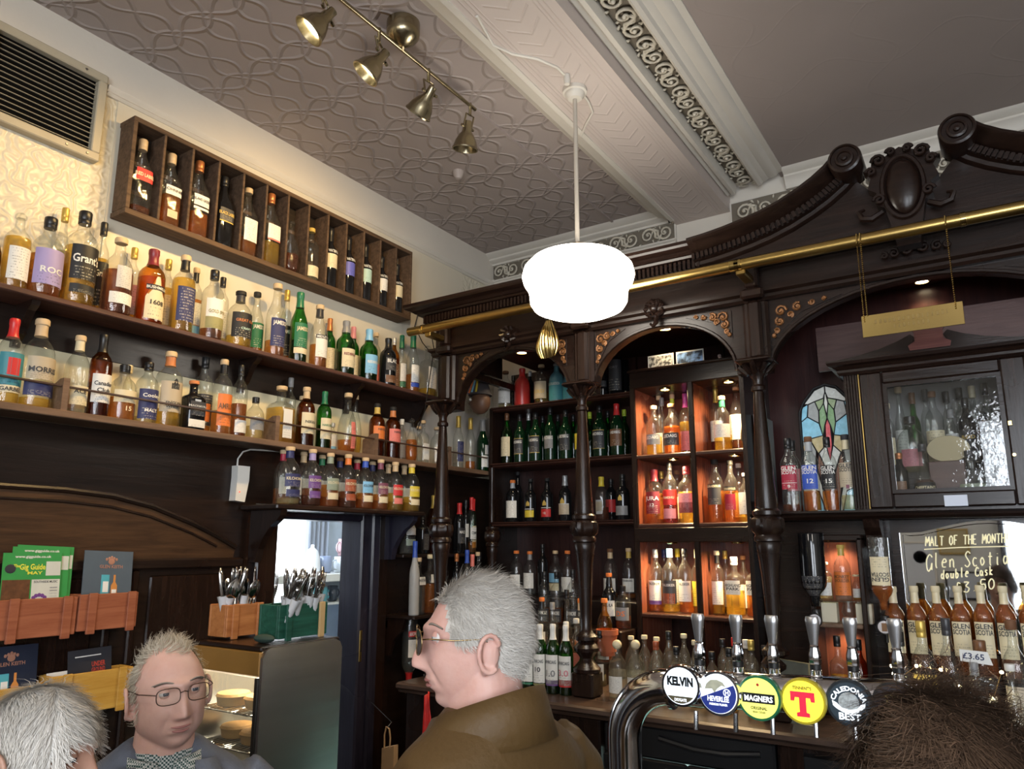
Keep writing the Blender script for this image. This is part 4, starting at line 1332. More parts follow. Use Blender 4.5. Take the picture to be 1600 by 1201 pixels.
# reeded pilaster at the left of the door
for i in range(5):
    MB().tube([(CX0 + .007 + i * .0105, CYF, CZ0 + .004), (CX0 + .007 + i * .0105, CYF, CZ1 - .03)], .0048, 6).build('reed', W_DARKV, t, True)
MB().box(CX0, CX0 + .055, CYF, CYF + .02, CZ0 + .002, CZ1 - .02).build('pilaster', W_DARKV, t)
MB().tube([(CX0 + .058, CYF - .002, CZ0 + .004), (CX0 + .058, CYF - .002, CZ1 - .03)], .003, 6).build('brass_edge', BRASS, t, True)
dr = MB().cbox(CX0 + .06, CX0 + .145, CYF - .012, CYF + .02, CZ0 + .005, CZ1 - .035, .006).build('door_stile', W_DARKV, t)
MB().cbox(.045, .125, CYF - .012, CYF + .02, CZ0 + .005, CZ1 - .035, .006).build('door_stile', W_DARKV, t)
MB().cbox(CX0 + .145, .045, CYF - .012, CYF + .02, CZ0 + .005, CZ0 + .062, .006).build('door_rail', W_DARK, t)
MB().cbox(CX0 + .145, .045, CYF - .012, CYF + .02, CZ1 - .085, CZ1 - .035, .006).build('door_rail', W_DARK, t)
gx0, gx1, gz0, gz1 = CX0 + .145, .045, CZ0 + .062, CZ1 - .085
for pts in (((gx0, gz0), (gx1, gz0), (gx1 - .015, gz0 + .015), (gx0 + .015, gz0 + .015)), ((gx0, gz1), (gx1, gz1), (gx1 - .015, gz1 - .015), (gx0 + .015, gz1 - .015)),
            ((gx0, gz0), (gx0 + .015, gz0 + .015), (gx0 + .015, gz1 - .015), (gx0, gz1)), ((gx1, gz0), (gx1 - .015, gz0 + .015), (gx1 - .015, gz1 - .015), (gx1, gz1))):
    MB().prism(list(pts), 'y', CYF - .004, CYF + .012).build('glazing_bead', W_DARK, t)
MB().box(gx0 + .004, gx1 - .004, CYF + .006, CYF + .01, gz0 + .004, gz1 - .004).build('glass_pane', glass('cabinet_glass', (.97, .98, .98), .95, haze=0), t)
MB().tube([(.055, CYF - .014, .33), (.055, CYF - .03, .33)], .006, 8).build('door_knob', BRASS_P, t, True)
MB().cbox(.047, .062, CYF - .016, CYF - .011, .44, .46, .002).build('escutcheon', BRASS_P, t)
# cabinet cornice and broken pediment
cor = [(0, .70), (.012, .70), (.02, .712), (.02, .722), (.036, .735), (.05, .74), (.055, .752), (.055, .76), (0, .76)]
path = [(Vector((CX0, RB, 0)), Vector((-1, 0, 0)), Vector((0, 0, 1))), (Vector((CX0, CYF, 0)), Vector((-1, -1, 0)), Vector((0, 0, 1))), (Vector((CX1 + .18, CYF, 0)), Vector((0, -1, 0)), Vector((0, 0, 1)))]
MB().sweep(path, cor).build('cornice', W_DARK, t)
mid = -.175
for s in (1, -1):
    pl_ = [(-.56, .762), (-.45, .772), (-.36, .79), (-.29, .812), (-.24, .835), (-.225, .82), (-.235, .80), (-.225, .775), (-.175, .768), (-.175, .762)]
    MB().prism([(x if s == 1 else 2 * mid - x, z) for x, z in pl_], 'y', CYF - .03, CYF + .01).build('pediment_half', W_DARK, t)
MB().prism([(mid - .07, .765), (mid + .07, .765), (mid + .075, .785), (mid + .05, .80), (mid + .05, .835), (mid + .06, .85), (mid - .06, .85), (mid - .05, .835), (mid - .05, .80), (mid - .075, .785)], 'y', CYF - .045, CYF - .028).build('pediment_plinth', wood('plum_mahogany', (.09, .03, .028), (.17, .07, .06), .25, 0), t)
MB().box(-.62, 1.2, CYF + .12, CYF + .14, .76, .96).build('arched_backboard', wood('faded_board', (.06, .03, .028), (.1, .055, .05), .4, 0), t)

# stained glass panel
SGY = 3.62
o0, o1, o2 = atY(1253, 700, SGY), atY(1290, 603, SGY), atY(1322, 700, SGY)
t = thing('stained_glass', (-.62, SGY, RZ), 'arched stained glass panel with tulip leaf design beside the cabinet', 'stained glass')
X0, X1 = atY(1252, 680, SGY).x, atY(1336, 650, SGY).x
Z0, ZT = RZ + .01, atY(1295, 602, SGY).z
ZS = ZT - .07
cxs, hw = (X0 + X1) / 2, (X1 - X0) / 2
LEAD = mat('lead_came', (.012, .012, .014), .45, .3)


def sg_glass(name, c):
    return mat('sg_' + name, c, .12, 0, .35, 45, .4, 60, emit=.22, ecol=c)  # faint emission put into every pane stands in for light behind it


def SG(u, v):     # u -1..1, v 0..1
    return (cxs + u * hw, Z0 + v * (ZT - Z0))


bgc = dict(sky=(.22, .48, .62), pearl=(.5, .52, .5), sage=(.28, .36, .22), leaf=(.2, .34, .18), amberg=(.42, .36, .2), rose=(.55, .1, .12), brownish=(.2, .1, .07), white=(.6, .62, .58), grey=(.3, .32, .32))
pieces = [('sky', [(-.98, .0), (-.98, .2), (-.5, .16), (-.3, .0)]), ('white', [(-.3, 0), (-.5, .16), (-.98, .2), (-.98, .42), (-.55, .36), (-.25, .1), (-.2, 0)]),
          ('brownish', [(-.2, 0), (-.25, .12), (-.5, .34), (-.4, .46), (-.12, .3), (0, .12), (0, 0)]), ('brownish', [(.2, 0), (.25, .12), (.5, .34), (.4, .46), (.12, .3), (0, .12), (0, 0)]),
          ('sky', [(.98, .0), (.98, .2), (.5, .16), (.3, .0)]), ('white', [(.3, 0), (.5, .16), (.98, .2), (.98, .42), (.55, .36), (.25, .1), (.2, 0)]),
          ('grey', [(-.98, .42), (-.55, .36), (-.48, .48), (-.7, .58), (-.98, .56)]), ('grey', [(.98, .42), (.55, .36), (.48, .48), (.7, .58), (.98, .56)]),
          ('amberg', [(-.48, .48), (-.4, .46), (-.14, .52), (-.2, .6), (-.7, .58)]), ('amberg', [(.48, .48), (.4, .46), (.14, .52), (.2, .6), (.7, .58)]),
          ('pearl', [(-.12, .3), (-.4, .46), (-.14, .52), (0, .4), (.14, .52), (.4, .46), (.12, .3), (0, .12)]),
          ('rose', [(0, .4), (-.12, .53), (-.1, .68), (0, .74), (.1, .68), (.12, .53)]),
          ('sky', [(-.98, .56), (-.7, .58), (-.2, .6), (-.3, .7), (-.72, .76), (-.98, .72)]), ('sky', [(.98, .56), (.7, .58), (.2, .6), (.3, .7), (.72, .76), (.98, .72)]),
          ('leaf', [(-.2, .6), (-.1, .68), (0, .74), (-.08, .86), (-.28, .8), (-.3, .7)]), ('leaf', [(.2, .6), (.1, .68), (0, .74), (.08, .86), (.28, .8), (.3, .7)]),
          ('grey', [(-.72, .76), (-.3, .7), (-.28, .8), (-.4, .88), (-.66, .86)]), ('grey', [(.72, .76), (.3, .7), (.28, .8), (.4, .88), (.66, .86)]),
          ('white', [(0, .74), (-.08, .86), (0, .95), (.08, .86)]), ('sky', [(-.98, .72), (-.72, .76), (-.66, .86), (-.9, .84)]), ('sky', [(.98, .72), (.72, .76), (.66, .86), (.9, .84)]),
          ('pearl', [(-.66, .86), (-.4, .88), (-.08, .9), (0, .95), (-.02, 1.0), (-.4, .97), (-.8, .87)]), ('pearl', [(.66, .86), (.4, .88), (.08, .9), (0, .95), (.02, 1.0), (.4, .97), (.8, .87)]),
          ('sage', [(-.28, .8), (-.08, .86), (-.08, .9), (-.4, .88)]), ('sage', [(.28, .8), (.08, .86), (.08, .9), (.4, .88)])]
for nm, poly in pieces:
    q = [SG(u, v) for u, v in poly]
    MB().prism(q, 'y', SGY, SGY + .004).build('glass_piece', sg_glass(nm, bgc[nm]), t)
    MB().tube([(x, SGY - .001, z) for x, z in q], .0032, 5, closed=True).build('lead_came', LEAD, t, True)
q = [SG(u, v) for u, v in ((-1, 0), (-1, .8), (-.82, .88), (-.4, .985), (0, 1.01), (.4, .985), (.82, .88), (1, .8), (1, 0))]
MB().tube([(x, SGY, z) for x, z in q], .007, 6).build('edge_came', LEAD, t, True)
o = MB().box(-.925, -.90, 3.45, 3.7, .2, .6).build('pale_box', mat('pale_carton', (.22, .25, .26), .6))
tag(o, 'pale grey upright carton in the shadow behind the right column', 'box')

# mirror with handwritten offer
MY = 3.46
mL, mR = atY(1412, 900, MY).x, .42
t = thing('bar_mirror', (0, MY, -.45), 'wide wall mirror behind the bar with an offer handwritten in pale pen', 'mirror')
mz0, mz1 = -.40, atY(1412, 832, MY).z
cxm = (mL + mR) / 2
top = []
for i in range(21):
    f_ = i / 20
    x = mL + (mR - mL) * f_
    bump_ = .045 * (sin(PI * min(1, max(0, (f_ - .08) / .62)))) ** 1.3 if f_ < .7 else 0
    top.append((x, mz1 + bump_))
MIR = mat('mirror_silver', (.78, .80, .82), .02, 1, .02, 2)
MB().prism([(mL, mz0)] + [(mR, mz0)] + list(reversed(top)), 'y', MY, MY + .006).build('mirror_glass', MIR, t)
inn = [(mL + .012, mz0 + .01), (mL + .012, mz1 - .008)] + [(x, z - .012) for x, z in top[1:-1]] + [(mR - .012, mz0 + .01)]
MB().tube([(x, MY - .0005, z) for x, z in inn], .0018, 5).build('bevel_edge', CHROME, t, True)
MB().box(-.92, 1.5, MY + .007, MY + .03, -.66, RZ - .037).build('mirror_board', W_DARK, t)
fr_ = [(mL - .03, mz0), (mL - .03, RZ - .04), (1.4, RZ - .04), (1.4, mz1)] + [(mR + .5, mz1)] + list(reversed([(x, z) for x, z in top])) + [(mL, mz0)]
MB().prism(fr_, 'y', MY - .012, MY + .005).build('mirror_frame', W_DARK, t)
INK = mat('pale_pen_ink', (.85, .78, .5), .5, emit=.25, ecol=(.85, .78, .5))  # ink carries a small glow of its own to look bright on the mirror


def pen(strokes, x0, y0, sx, sy):
    """strokes of handwriting given in pixels of the photograph, drawn on the mirror plane"""
    out = []
    for st in strokes:
        pts = [atY(x0 + u * sx, y0 + v * sy, MY - .002) for u, v in st]
        out.append(pts)
    return out


LET = {'M': [[(0, 1), (.1, 0), (.4, .7), (.8, 0), (.95, 1)]], 'A': [[(0, 1), (.4, 0), (.8, 1)], [(.15, .65), (.7, .65)]], 'L': [[(.1, 0), (.1, 1), (.7, 1)]], 'T': [[(0, .05), (.9, .05)], [(.45, .05), (.45, 1)]],
       'O': [[(.45, 0), (.1, .25), (.1, .75), (.4, 1), (.75, .75), (.75, .25), (.45, 0)]], 'F': [[(.1, 1), (.1, 0), (.8, 0)], [(.1, .5), (.6, .5)]], 'H': [[(.1, 0), (.1, 1)], [(.8, 0), (.8, 1)], [(.1, .5), (.8, .5)]],
       'E': [[(.8, 0), (.1, 0), (.1, 1), (.8, 1)], [(.1, .5), (.6, .5)]], 'N': [[(.05, 1), (.1, 0), (.8, 1), (.8, 0)]], '!': [[(.3, 0), (.3, .7)], [(.3, .95), (.3, 1)]],
       'G': [[(.85, .2), (.5, 0), (.1, .35), (.1, .9), (.35, 1.2), (.7, .9), (.8, .6), (.8, 1.1)]], 'l': [[(.3, -.1), (.3, .8), (.45, 1)]], 'e': [[(.1, .65), (.65, .6), (.55, .4), (.3, .4), (.1, .65), (.2, .95), (.6, .95)]],
       'n': [[(.1, .45), (.12, 1)], [(.12, .6), (.4, .42), (.6, .6), (.62, .95), (.75, 1)]], 'S': [[(.8, .1), (.45, -.05), (.15, .2), (.45, .5), (.75, .8), (.4, 1.05), (.05, .9)]], 'c': [[(.6, .5), (.3, .42), (.1, .7), (.3, 1), (.65, .95)]],
       'o': [[(.35, .42), (.1, .65), (.3, 1), (.6, .75), (.35, .42)]], 't': [[(.35, .1), (.35, .9), (.5, 1)], [(.1, .4), (.65, .4)]], 'i': [[(.3, .45), (.3, .95), (.45, 1)], [(.3, .22), (.3, .25)]], 'a': [[(.6, .5), (.25, .45), (.1, .75), (.3, 1), (.6, .75), (.6, .5), (.62, .9), (.8, 1)]],
       'd': [[(.6, .55), (.25, .45), (.1, .75), (.3, 1), (.6, .8)], [(.65, 0), (.62, .95), (.75, 1)]], 'u': [[(.1, .45), (.12, .9), (.35, 1), (.6, .85)], [(.6, .45), (.62, .95), (.75, 1)]], 'b': [[(.1, 0), (.12, 1), (.5, .95), (.6, .65), (.35, .45), (.12, .65)]],
       'C': [[(.8, .2), (.5, 0), (.15, .4), (.2, .85), (.55, 1), (.85, .85)]], 's': [[(.6, .48), (.3, .42), (.2, .6), (.5, .75), (.5, .95), (.15, 1)]], 'k': [[(.1, 0), (.1, 1)], [(.6, .42), (.12, .7), (.65, 1)]],
       '£': [[(.7, .1), (.4, 0), (.3, .35), (.3, .85), (.1, 1), (.5, .95), (.8, 1)], [(.1, .5), (.55, .5)]], '3': [[(.1, .05), (.7, .05), (.35, .4), (.75, .65), (.55, 1), (.05, .95)]], '.': [[(.3, .95), (.35, 1)]],
       '5': [[(.75, 0), (.2, 0), (.15, .45), (.6, .42), (.75, .75), (.5, 1), (.05, .95)]], '0': [[(.4, 0), (.1, .35), (.15, .85), (.45, 1), (.75, .7), (.7, .2), (.4, 0)]]}


def write_line(txt, x, y, h, adv, slope):
    b = MB()
    for i, ch in enumerate(txt):
        if ch == ' ':
            continue
        for st in LET[ch]:
            pts = [atY(x + (i + u) * adv if False else x + i * adv + u * adv * .92, y + v * h + slope * (i * adv), MY - .002) for u, v in st]
            if len(pts) > 2:
                dense = []
                for k in range(len(pts) - 1):
                    p0, p1, p2, p3 = pts[max(k - 1, 0)], pts[k], pts[k + 1], pts[min(k + 2, len(pts) - 1)]
                    for s_ in (0, .33, .66):
                        dense.append(.5 * ((2 * p1) + (p2 - p0) * s_ + (2 * p0 - 5 * p1 + 4 * p2 - p3) * s_ ** 2 + (3 * p1 - p0 - 3 * p2 + p3) * s_ ** 3) if txt[0] not in 'M' else p1.lerp(p2, s_))
                dense.append(pts[-1])
                pts = dense
            b.tube(pts, .0026, 5)
    o = b.build('handwriting', INK, t, True)
    o['label'] = 'handwritten line reading ' + txt
    o['kind'] = 'stuff'


write_line('MALT OF THE MONTH!', 1446, 838, 15, 7.4, -.045)
b = MB().tube([atY(1444, 858, MY - .002), atY(1500, 855, MY - .002), atY(1585, 853, MY - .002)], .0024, 5).build('underline', INK, t, True)
write_line('Glen Scotia', 1447, 866, 22, 12, -.06)
write_line('double Cask', 1470, 890, 14, 7.6, -.08)
write_line('£3.50', 1492, 910, 16, 13, -.12)
# lit niche left of the mirror
nx0, nx1 = atY(1283, 900, MY).x, atY(1352, 900, MY).x
nzt, nzb = atY(1300, 847, MY).z, atY(1300, 968, MY).z
t = thing('spirit_niche', ((nx0 + nx1) / 2, MY, nzb), 'small warm lit niche with glass shelf beside the mirror', 'niche')
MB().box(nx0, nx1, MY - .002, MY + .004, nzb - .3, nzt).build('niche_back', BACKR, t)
MB().cbox(nx0 - .02, nx0, MY - .16, MY + .005, -.66, nzt + .02, .004).build('niche_side', W_DARKV, t)
MB().cbox(nx1, nx1 + .02, MY - .16, MY + .005, -.66, nzt + .02, .004).build('niche_side', W_DARKV, t)
MB().cbox(nx0 - .02, nx1 + .02, MY - .16, MY + .005, nzt + .005, nzt + .03, .004).build('niche_top', W_DARK, t)
MB().cbox(nx0, nx1, MY - .15, MY - .003, nzb - .018, nzb, .004).build('niche_shelf', W_EDGE, t)
gz = atY(1300, 936, MY - .07).z
MB().box(nx0 + .001, nx1 - .001, MY - .15, MY - .003, gz - .005, gz).build('glass_shelf', glass('shelf_glass', (.85, .93, .9), .6), t)
lamp('niche_beam', 'SPOT', ((nx0 + nx1) / 2, MY - .06, nzt - .01), 2.8, (1, .82, .58), .015, ((nx0 + nx1) / 2, MY - .06, -1), 140, .8)
lamp('niche_beam', 'SPOT', ((nx0 + nx1) / 2, MY - .06, nzb - .025), 1.4, (1, .72, .42), .015, ((nx0 + nx1) / 2, MY - .06, -1), 140, .8)
# step for the row of identical bottles
GSZ = -.47
o = MB().cbox(mL - .03, 1.2, 3.26, MY - .015, -.665, GSZ, .005).build('bottle_step', W_DARK)
tag(o, 'low dark step under the row of identical bottles before the mirror', 'shelf')
# small framed glass leaning against the column
p = atY(1237, 1020, 3.12)
t = thing('framed_glass', (p.x, 3.12, -.665), 'small gilt framed mirror standing by the right column', 'frame')
w0, w1, h0, h1 = -.062, .062, 0, .235
MB().prism([(w0, h0), (w1, h0), (w1, h1 - .012), (w0, h1)], 'y', -.004, .004).build('picture_glass', mat('aged_mirror', (.3, .32, .27), .15, .7, .4, 20), t, local=True)
MB().tube([(w0, -.004, h0), (w1, -.004, h0), (w1, -.004, h1 - .012), (w0, -.004, h1)], .005, 4, closed=True).build('gilt_frame', mat('pale_gilt', (.5, .45, .28), .35, .6), t, local=True)
# postcards on the niche top
for (a, b_, c_, nm, lab, cl) in (((1013, 577), (1053, 570), 24, 'group_photo', 'small black and white group photograph propped on the niche top', (.25, .25, .24)), ((1057, 570), (1100, 562), 24, 'postcard', 'small blue seaside postcard propped on the niche top', (.12, .22, .42))):
    p0, p1 = atY(a[0], a[1], NY + .02), atY(b_[0], b_[1], NY + .02)
    t = thing(nm, ((p0.x + p1.x) / 2, NY + .02, .9785), lab, 'picture')
    hh = .078
    MB().box(p0.x, p1.x, NY + .019, NY + .022, .9785, .9785 + hh).build('card', mat('card_border', (.7, .7, .68), .5), t)
    pm, nt, bb, oo = nodes('print_' + nm)
    tc = N(nt, 'ShaderNodeTexCoord')
    nz = N(nt, 'ShaderNodeTexNoise', i_Scale=55.0 if nm == 'group_photo' else 25.0, i_Detail=4)
    nt.links.new(tc.outputs['Object'], nz.inputs['Vector'])
    rp = N(nt, 'ShaderNodeValToRGB')
    rp.color_ramp.elements[0].position = .42
    rp.color_ramp.elements[1].position = .6
    rp.color_ramp.elements[0].color = c4([v * .15 for v in cl])
    rp.color_ramp.elements[1].color = c4([min(1, v * 1.9) for v in cl])
    nt.links.new(nz.outputs[0], rp.inputs[0])
    nt.links.new(rp.outputs[0], bb.inputs['Base Color'])
    MB().box(p0.x + .006, p1.x - .006, NY + .0175, NY + .019, .985, .9785 + hh - .008).build('print', pm, t)
p = atY(1125, 553, NY + .1)
b = MB().ball((p.x, NY + .1, .998), .012, .01, .02).ball((p.x - .004, NY + .1, 1.022), .01, .009, .011)
tag(b.build('figurine', mat('pink_china', (.6, .45, .42), .3), smooth=True), 'tiny pink china figurine on the niche top', 'figurine')

# hanging puppet head with striped hat by the left wall
p = atY(747, 608, 3.75)
t = thing('puppet_head', (p.x, 3.75, p.z - .14), 'carved brown puppet head in a striped cone hat hanging in the left arch', 'puppet')
hd = MB()
cx_, cz_ = p.x + .02, p.z - .075
rings = []
for i in range(15):
    th = PI * i / 14
    ring = []
    for j in range(20):
        ph = 2 * PI * j / 20
        x = -.055 * sin(th) * cos(ph)
        y = .048 * sin(th) * sin(ph)
        z = -.068 * cos(th)
        f_ = max(0, cos(ph)) * sin(th)     # towards -x = face
        nose = .035 * math.exp(-((z + .004) / .014) ** 2) * max(0, cos(ph)) ** 8
        chin = .016 * math.exp(-((z + .05) / .016) ** 2) * max(0, cos(ph)) ** 4
        lip = .012 * math.exp(-((z + .028) / .007) ** 2) * max(0, cos(ph)) ** 6
        brow = .008 * math.exp(-((z - .025) / .009) ** 2) * max(0, cos(ph)) ** 3
        x -= nose + chin + lip + brow
        ring.append((cx_ + x, 3.75 + y, cz_ + z))
    rings.append(ring)
hd.loft(rings, True, True)
hd.build('head', mat('carved_brown_wood', (.12, .06, .035), .5, 0, .3, 30), t, 'all')
MB().ball((cx_ - .045, 3.713, cz_ + .012), .008, n=8, m=6).build('eye', WHITEP, t, True)
hat = MB()
hat.lathe([(.066, .0), (.064, .01), (.038, .085), (.014, .14)], 21, (cx_ - .005, 3.75, cz_ + .035))
hat.build('hat', mat('dark_felt', (.05, .045, .05), .9), t, True)
for k, cl in enumerate(('red', 'blue', 'orange', 'sky', 'yellow')):
    a = -PI * .95 + k * .42
    MB().tube([(cx_ - .005 + r * cos(a), 3.75 + r * sin(a), cz_ + z) for r, z in ((.066, .045), (.04, .118), (.017, .17))], .006, 5).build('hat_stripe', col_mat(cl), t, True)
b = MB()
for k in range(9):
    a = k * 2.4
    b.ball((cx_ - .012 + .018 * cos(a), 3.75 + .018 * sin(a), cz_ + .165 + .006 * (k % 4)), .016, n=6, m=4)
b.build('pompom', mat('pink_wool', (.35, .25, .22), .9, bump=.5), t, True)
MB().tube([(cx_ - .01, 3.75, cz_ + .18), (cx_ - .01, 3.75, p.z - .14 + (1.184 - p.z + .16) / 1.15)], .0015, 4).build('string', BLACKP, t)

t.scale = (1.15, 1.15, 1.15)
t.location.z -= .02
# ================================================================== beer font on the front bar
FY = 2.22
bar = thing('front_bar', (-.2, 2.2, -1.82), 'dark wood front bar counter that carries the beer font', 'bar')
MB().cbox(-1.45, 2.2, 2.02, 2.5, -.83, -.78, .015).build('bar_top', W_DARK, bar)
MB().box(-1.4, 2.2, 2.08, 2.46, -1.82, -.83).build('bar_body', W_DARKV, bar)
t = thing('beer_font', (-.4, FY, -.78), 'chrome pipe beer font with a row of round lit badges', 'beer font')
fz = atY(1200, 1078, FY).z
xv = atY(976, 1150, FY).x
R_ = .052
xe = xv + .155
zt_ = atY(1000, 1068, FY).z
far = ray(1400, 1092)
far = far * (zt_ / far.z)
FS = (far.y - FY) / (far.x - xe)


def fyat(x):
    return FY + FS * max(0, x - xe)


XEND = atY(1450, 1098, far.y).x
pts = [(xv, FY, -.78), (xv, FY, zt_ - .16)] + [(xv + .155 * (1 - cos(a)), FY, zt_ - .155 + .155 * sin(a)) for a in [PI / 2 * i / 12 for i in range(1, 12)]] + [(xe, FY, zt_), (XEND, fyat(XEND), zt_)]
MB().tube(pts, R_, 28).build('pipe', CHROME, t, True)
MB().lathe([(R_ + .001, 0), (R_ + .012, .002), (R_ + .012, .018), (R_ + .001, .02)], 28, (xv, FY, zt_ - .30)).build('flange', CHROME, t, True)
MB().lathe([(R_ + .001, 0), (R_ + .010, .002), (R_ + .010, .012), (R_ + .001, .014)], 28, (xe + .0, FY, zt_), 'x').build('collar', CHROME, t, True)
MB().lathe([(.009, 0), (.01, .012), (.005, .022)], 10, (xv + .02, FY - .05, zt_ - .28)).build('flange_nut', BRASS_P, t, True)
badge_px = [1064, 1123, 1186, 1255, 1327, 1401]
badge_py = [1071, 1083, 1090, 1095, 1098, 1102]
ring_m = [CHROME, CHROME, col_mat('green', .3), mat('yellow_rim', (.55, .45, .03), .3), mat('dark_steel_rim', (.05, .06, .07), .3, .6), BLACKP]
face_c = [(.75, .85, .95), (.8, .87, .95), (.75, .75, .15), (.95, .75, .05), (.02, .035, .05), (.02, .015, .02)]


def disc_text(txt, size, m, par, c, z, width=None, x=0, bend=None, nm='lettering'):
    return flat_text(nm, txt, size, m, par, (c[0] + x, c[1], c[2] + z), (1, 0, 0), (0, 0, 1), width, bend=bend, bold=.06 if txt == 'KELVIN' else .03)


def half_disc(r, a0, a1, c, y, n=24):
    pts = [(c[0] + r * cos(a0 + (a1 - a0) * i / n), c[2] + r * sin(a0 + (a1 - a0) * i / n)) for i in range(n + 1)]
    return MB().prism(pts, 'y', y - .0006, y + .0006)


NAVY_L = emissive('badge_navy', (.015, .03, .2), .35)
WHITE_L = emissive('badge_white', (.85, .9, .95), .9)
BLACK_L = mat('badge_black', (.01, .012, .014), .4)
TAPLAB = ['blue-white badge reading KELVIN', 'white and navy badge with a white H', 'green ringed yellow badge with black band', 'yellow badge with a big red T', 'black badge with white lion crest', 'black badge with gold harp']
for i, (bx, by) in enumerate(zip(badge_px, badge_py)):
    fy = FY - R_ - .02
    for _ in range(4):
        c = atY(bx, by, fy)
        fy = fyat(c.x) - R_ - .02
    c = atY(bx, by, fy)
    r = .054 if i else .051
    bd = MB().lathe([(r, -.05), (r + .006, -.02), (r + .008, -.004), (r + .006, .004), (r, .004)], 36, (c.x, fy, c.z), 'y').build('badge', ring_m[i] if i != 2 else ring_m[2], t, True, label=TAPLAB[i])
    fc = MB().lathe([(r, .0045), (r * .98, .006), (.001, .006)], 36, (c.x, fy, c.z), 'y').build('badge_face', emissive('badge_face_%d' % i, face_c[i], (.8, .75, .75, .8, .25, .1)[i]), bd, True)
    yb = fy - .0075
    cc = (c.x - bar.location.x * 0, yb, c.z)
    off = Vector((0, 0, 0))
    q = bd
    # lettering is placed in the badge's own coordinates (badge has no offset of its own, its parent does)
    base = BASE[t]
    cl = (c.x - base.x, yb - base.y, c.z - base.z)

    def part(b_, nm, m_):
        o_ = b_.build(nm, m_, bd)
        return o_
    if i == 0:
        disc_text('KELVIN', .0235, BLACK_L, bd, cl, .002, .078)
        part(half_disc(r * .93, PI * 1.2, PI * 1.8, (c.x, 0, c.z), yb), 'brewery_print', mat('kelvin_print', (.12, .1, .05), .5, 0, .9, 90))
        disc_text('DRYGATE', .008, WHITE_L, bd, (cl[0], cl[1] - .001, cl[2]), -.041, .036)
    if i == 1:
        pts = [(c.x + r * .96 * cos(a), c.z + r * .96 * sin(a)) for a in [PI * 1.08 + (PI * 1.09) * k / 24 for k in range(25)]]
        part(MB().prism(pts, 'y', yb - .0006, yb + .0006), 'navy_field', NAVY_L)
        part(MB().prism([(c.x - .038 + .062 * u, c.z + .008 + .03 * v) for u, v in ((0, .1), (.1, .6), (.3, .95), (.6, 1.0), (.85, .8), (1, .4), (.8, .5), (.6, .2), (.45, -.2), (.35, .15))], 'y', yb - .0006, yb + .0006), 'map_print', mat('gold_map', (.6, .6, .45), .5, 0, .3, 60))
        disc_text('HEVERLEE', .014, WHITE_L, bd, (cl[0], cl[1] - .001, cl[2]), -.02, .062)
        disc_text('PREMIUM PILSNER', .006, WHITE_L, bd, (cl[0], cl[1] - .001, cl[2]), -.031, .052)
        part(MB().tube([(c.x + .026 + .0095 * cos(a), yb - .001, c.z + .005 + .0095 * sin(a)) for a in [2 * PI * k / 16 for k in range(16)]], .0011, 4, closed=True), 'ring_print', WHITE_L)
        disc_text('H', .011, WHITE_L, bd, (cl[0], cl[1] - .001, cl[2]), .0, None, .026)
    if i == 2:
        part(MB().box(c.x - .045, c.x + .045, yb - .0006, yb + .0006, c.z - .013, c.z + .013), 'band', BLACK_L)
        disc_text('MAGNERS', .015, WHITE_L, bd, (cl[0], cl[1] - .001, cl[2]), -.0075, .078)
        disc_text('ORIGINAL', .0085, BLACK_L, bd, cl, -.03, .045)
        disc_text('IRISH CIDER', .005, BLACK_L, bd, cl, -.039, .035)
        part(MB().ball((c.x, yb, c.z + .036), .004, .001, .004, 8, 5), 'apple_print', col_mat('red'))
    if i == 3:
        RED_L = emissive('badge_red', (.75, .02, .06), .35)
        z0_ = c.z - .04
        part(MB().prism([(c.x + u, z0_ + v) for u, v in ((-.017, 0), (.017, 0), (.017, .01), (.009, .012), (.009, .05), (.02, .05), (.022, .04), (.032, .04), (.032, .065), (-.032, .065), (-.032, .04), (-.022, .04), (-.02, .05), (-.009, .05), (-.009, .012), (-.017, .01))], 'y', yb - .0006, yb + .0006), 'letter_print', RED_L)
        disc_text("TENNENT'S", .0085, BLACK_L, bd, cl, .031, .05)
    if i == 4:
        disc_text('CALEDONIA', .0125, WHITE_L, bd, (cl[0], cl[1], cl[2]), .034 - .0345 + .0 + .033, None, 0, .036)
        part(MB().lathe([(.026, 0), (.026, .0012), (.001, .0012)], 24, (c.x, yb, c.z + .003), 'y'), 'crest_print', mat('lion_print', (.55, .6, .62), .5, 0, .8, 120))
        part(MB().prism([(c.x + u, c.z + v) for u, v in ((-.042, .005), (-.03, -.001), (-.02, -.012), (0, -.016), (.02, -.012), (.03, -.001), (.042, .005), (.04, -.008), (.03, -.016), (.015, -.024), (-.015, -.024), (-.03, -.016), (-.04, -.008))], 'y', yb - .002, yb - .0008), 'ribbon_print', WHITE_L)
        disc_text('BEST', .0175, WHITE_L, bd, (cl[0], cl[1] - .001, cl[2]), -.042, .056)
    if i == 5:
        part(MB().tube([(c.x - .012, yb, c.z - .03), (c.x - .02, yb, c.z), (c.x - .022, yb, c.z + .024), (c.x - .014, yb, c.z + .03), (c.x - .004, yb, c.z + .022), (c.x + .008, yb, c.z + .022), (c.x + .016, yb, c.z + .028), (c.x + .012, yb, c.z + .01), (c.x - .012, yb, c.z - .03)], .0025, 5), 'harp_print', emissive('harp_gold', (.7, .6, .2), .5))
    # bracket housing behind badge
    MB().cbox(c.x - .04, c.x + .04, fy + .02, fyat(c.x) - .02, c.z - .035, c.z + .05, .012).build('badge_housing', CHROME, t)
hx = [1098, 1158, 1214, 1279, 1338, 1408]
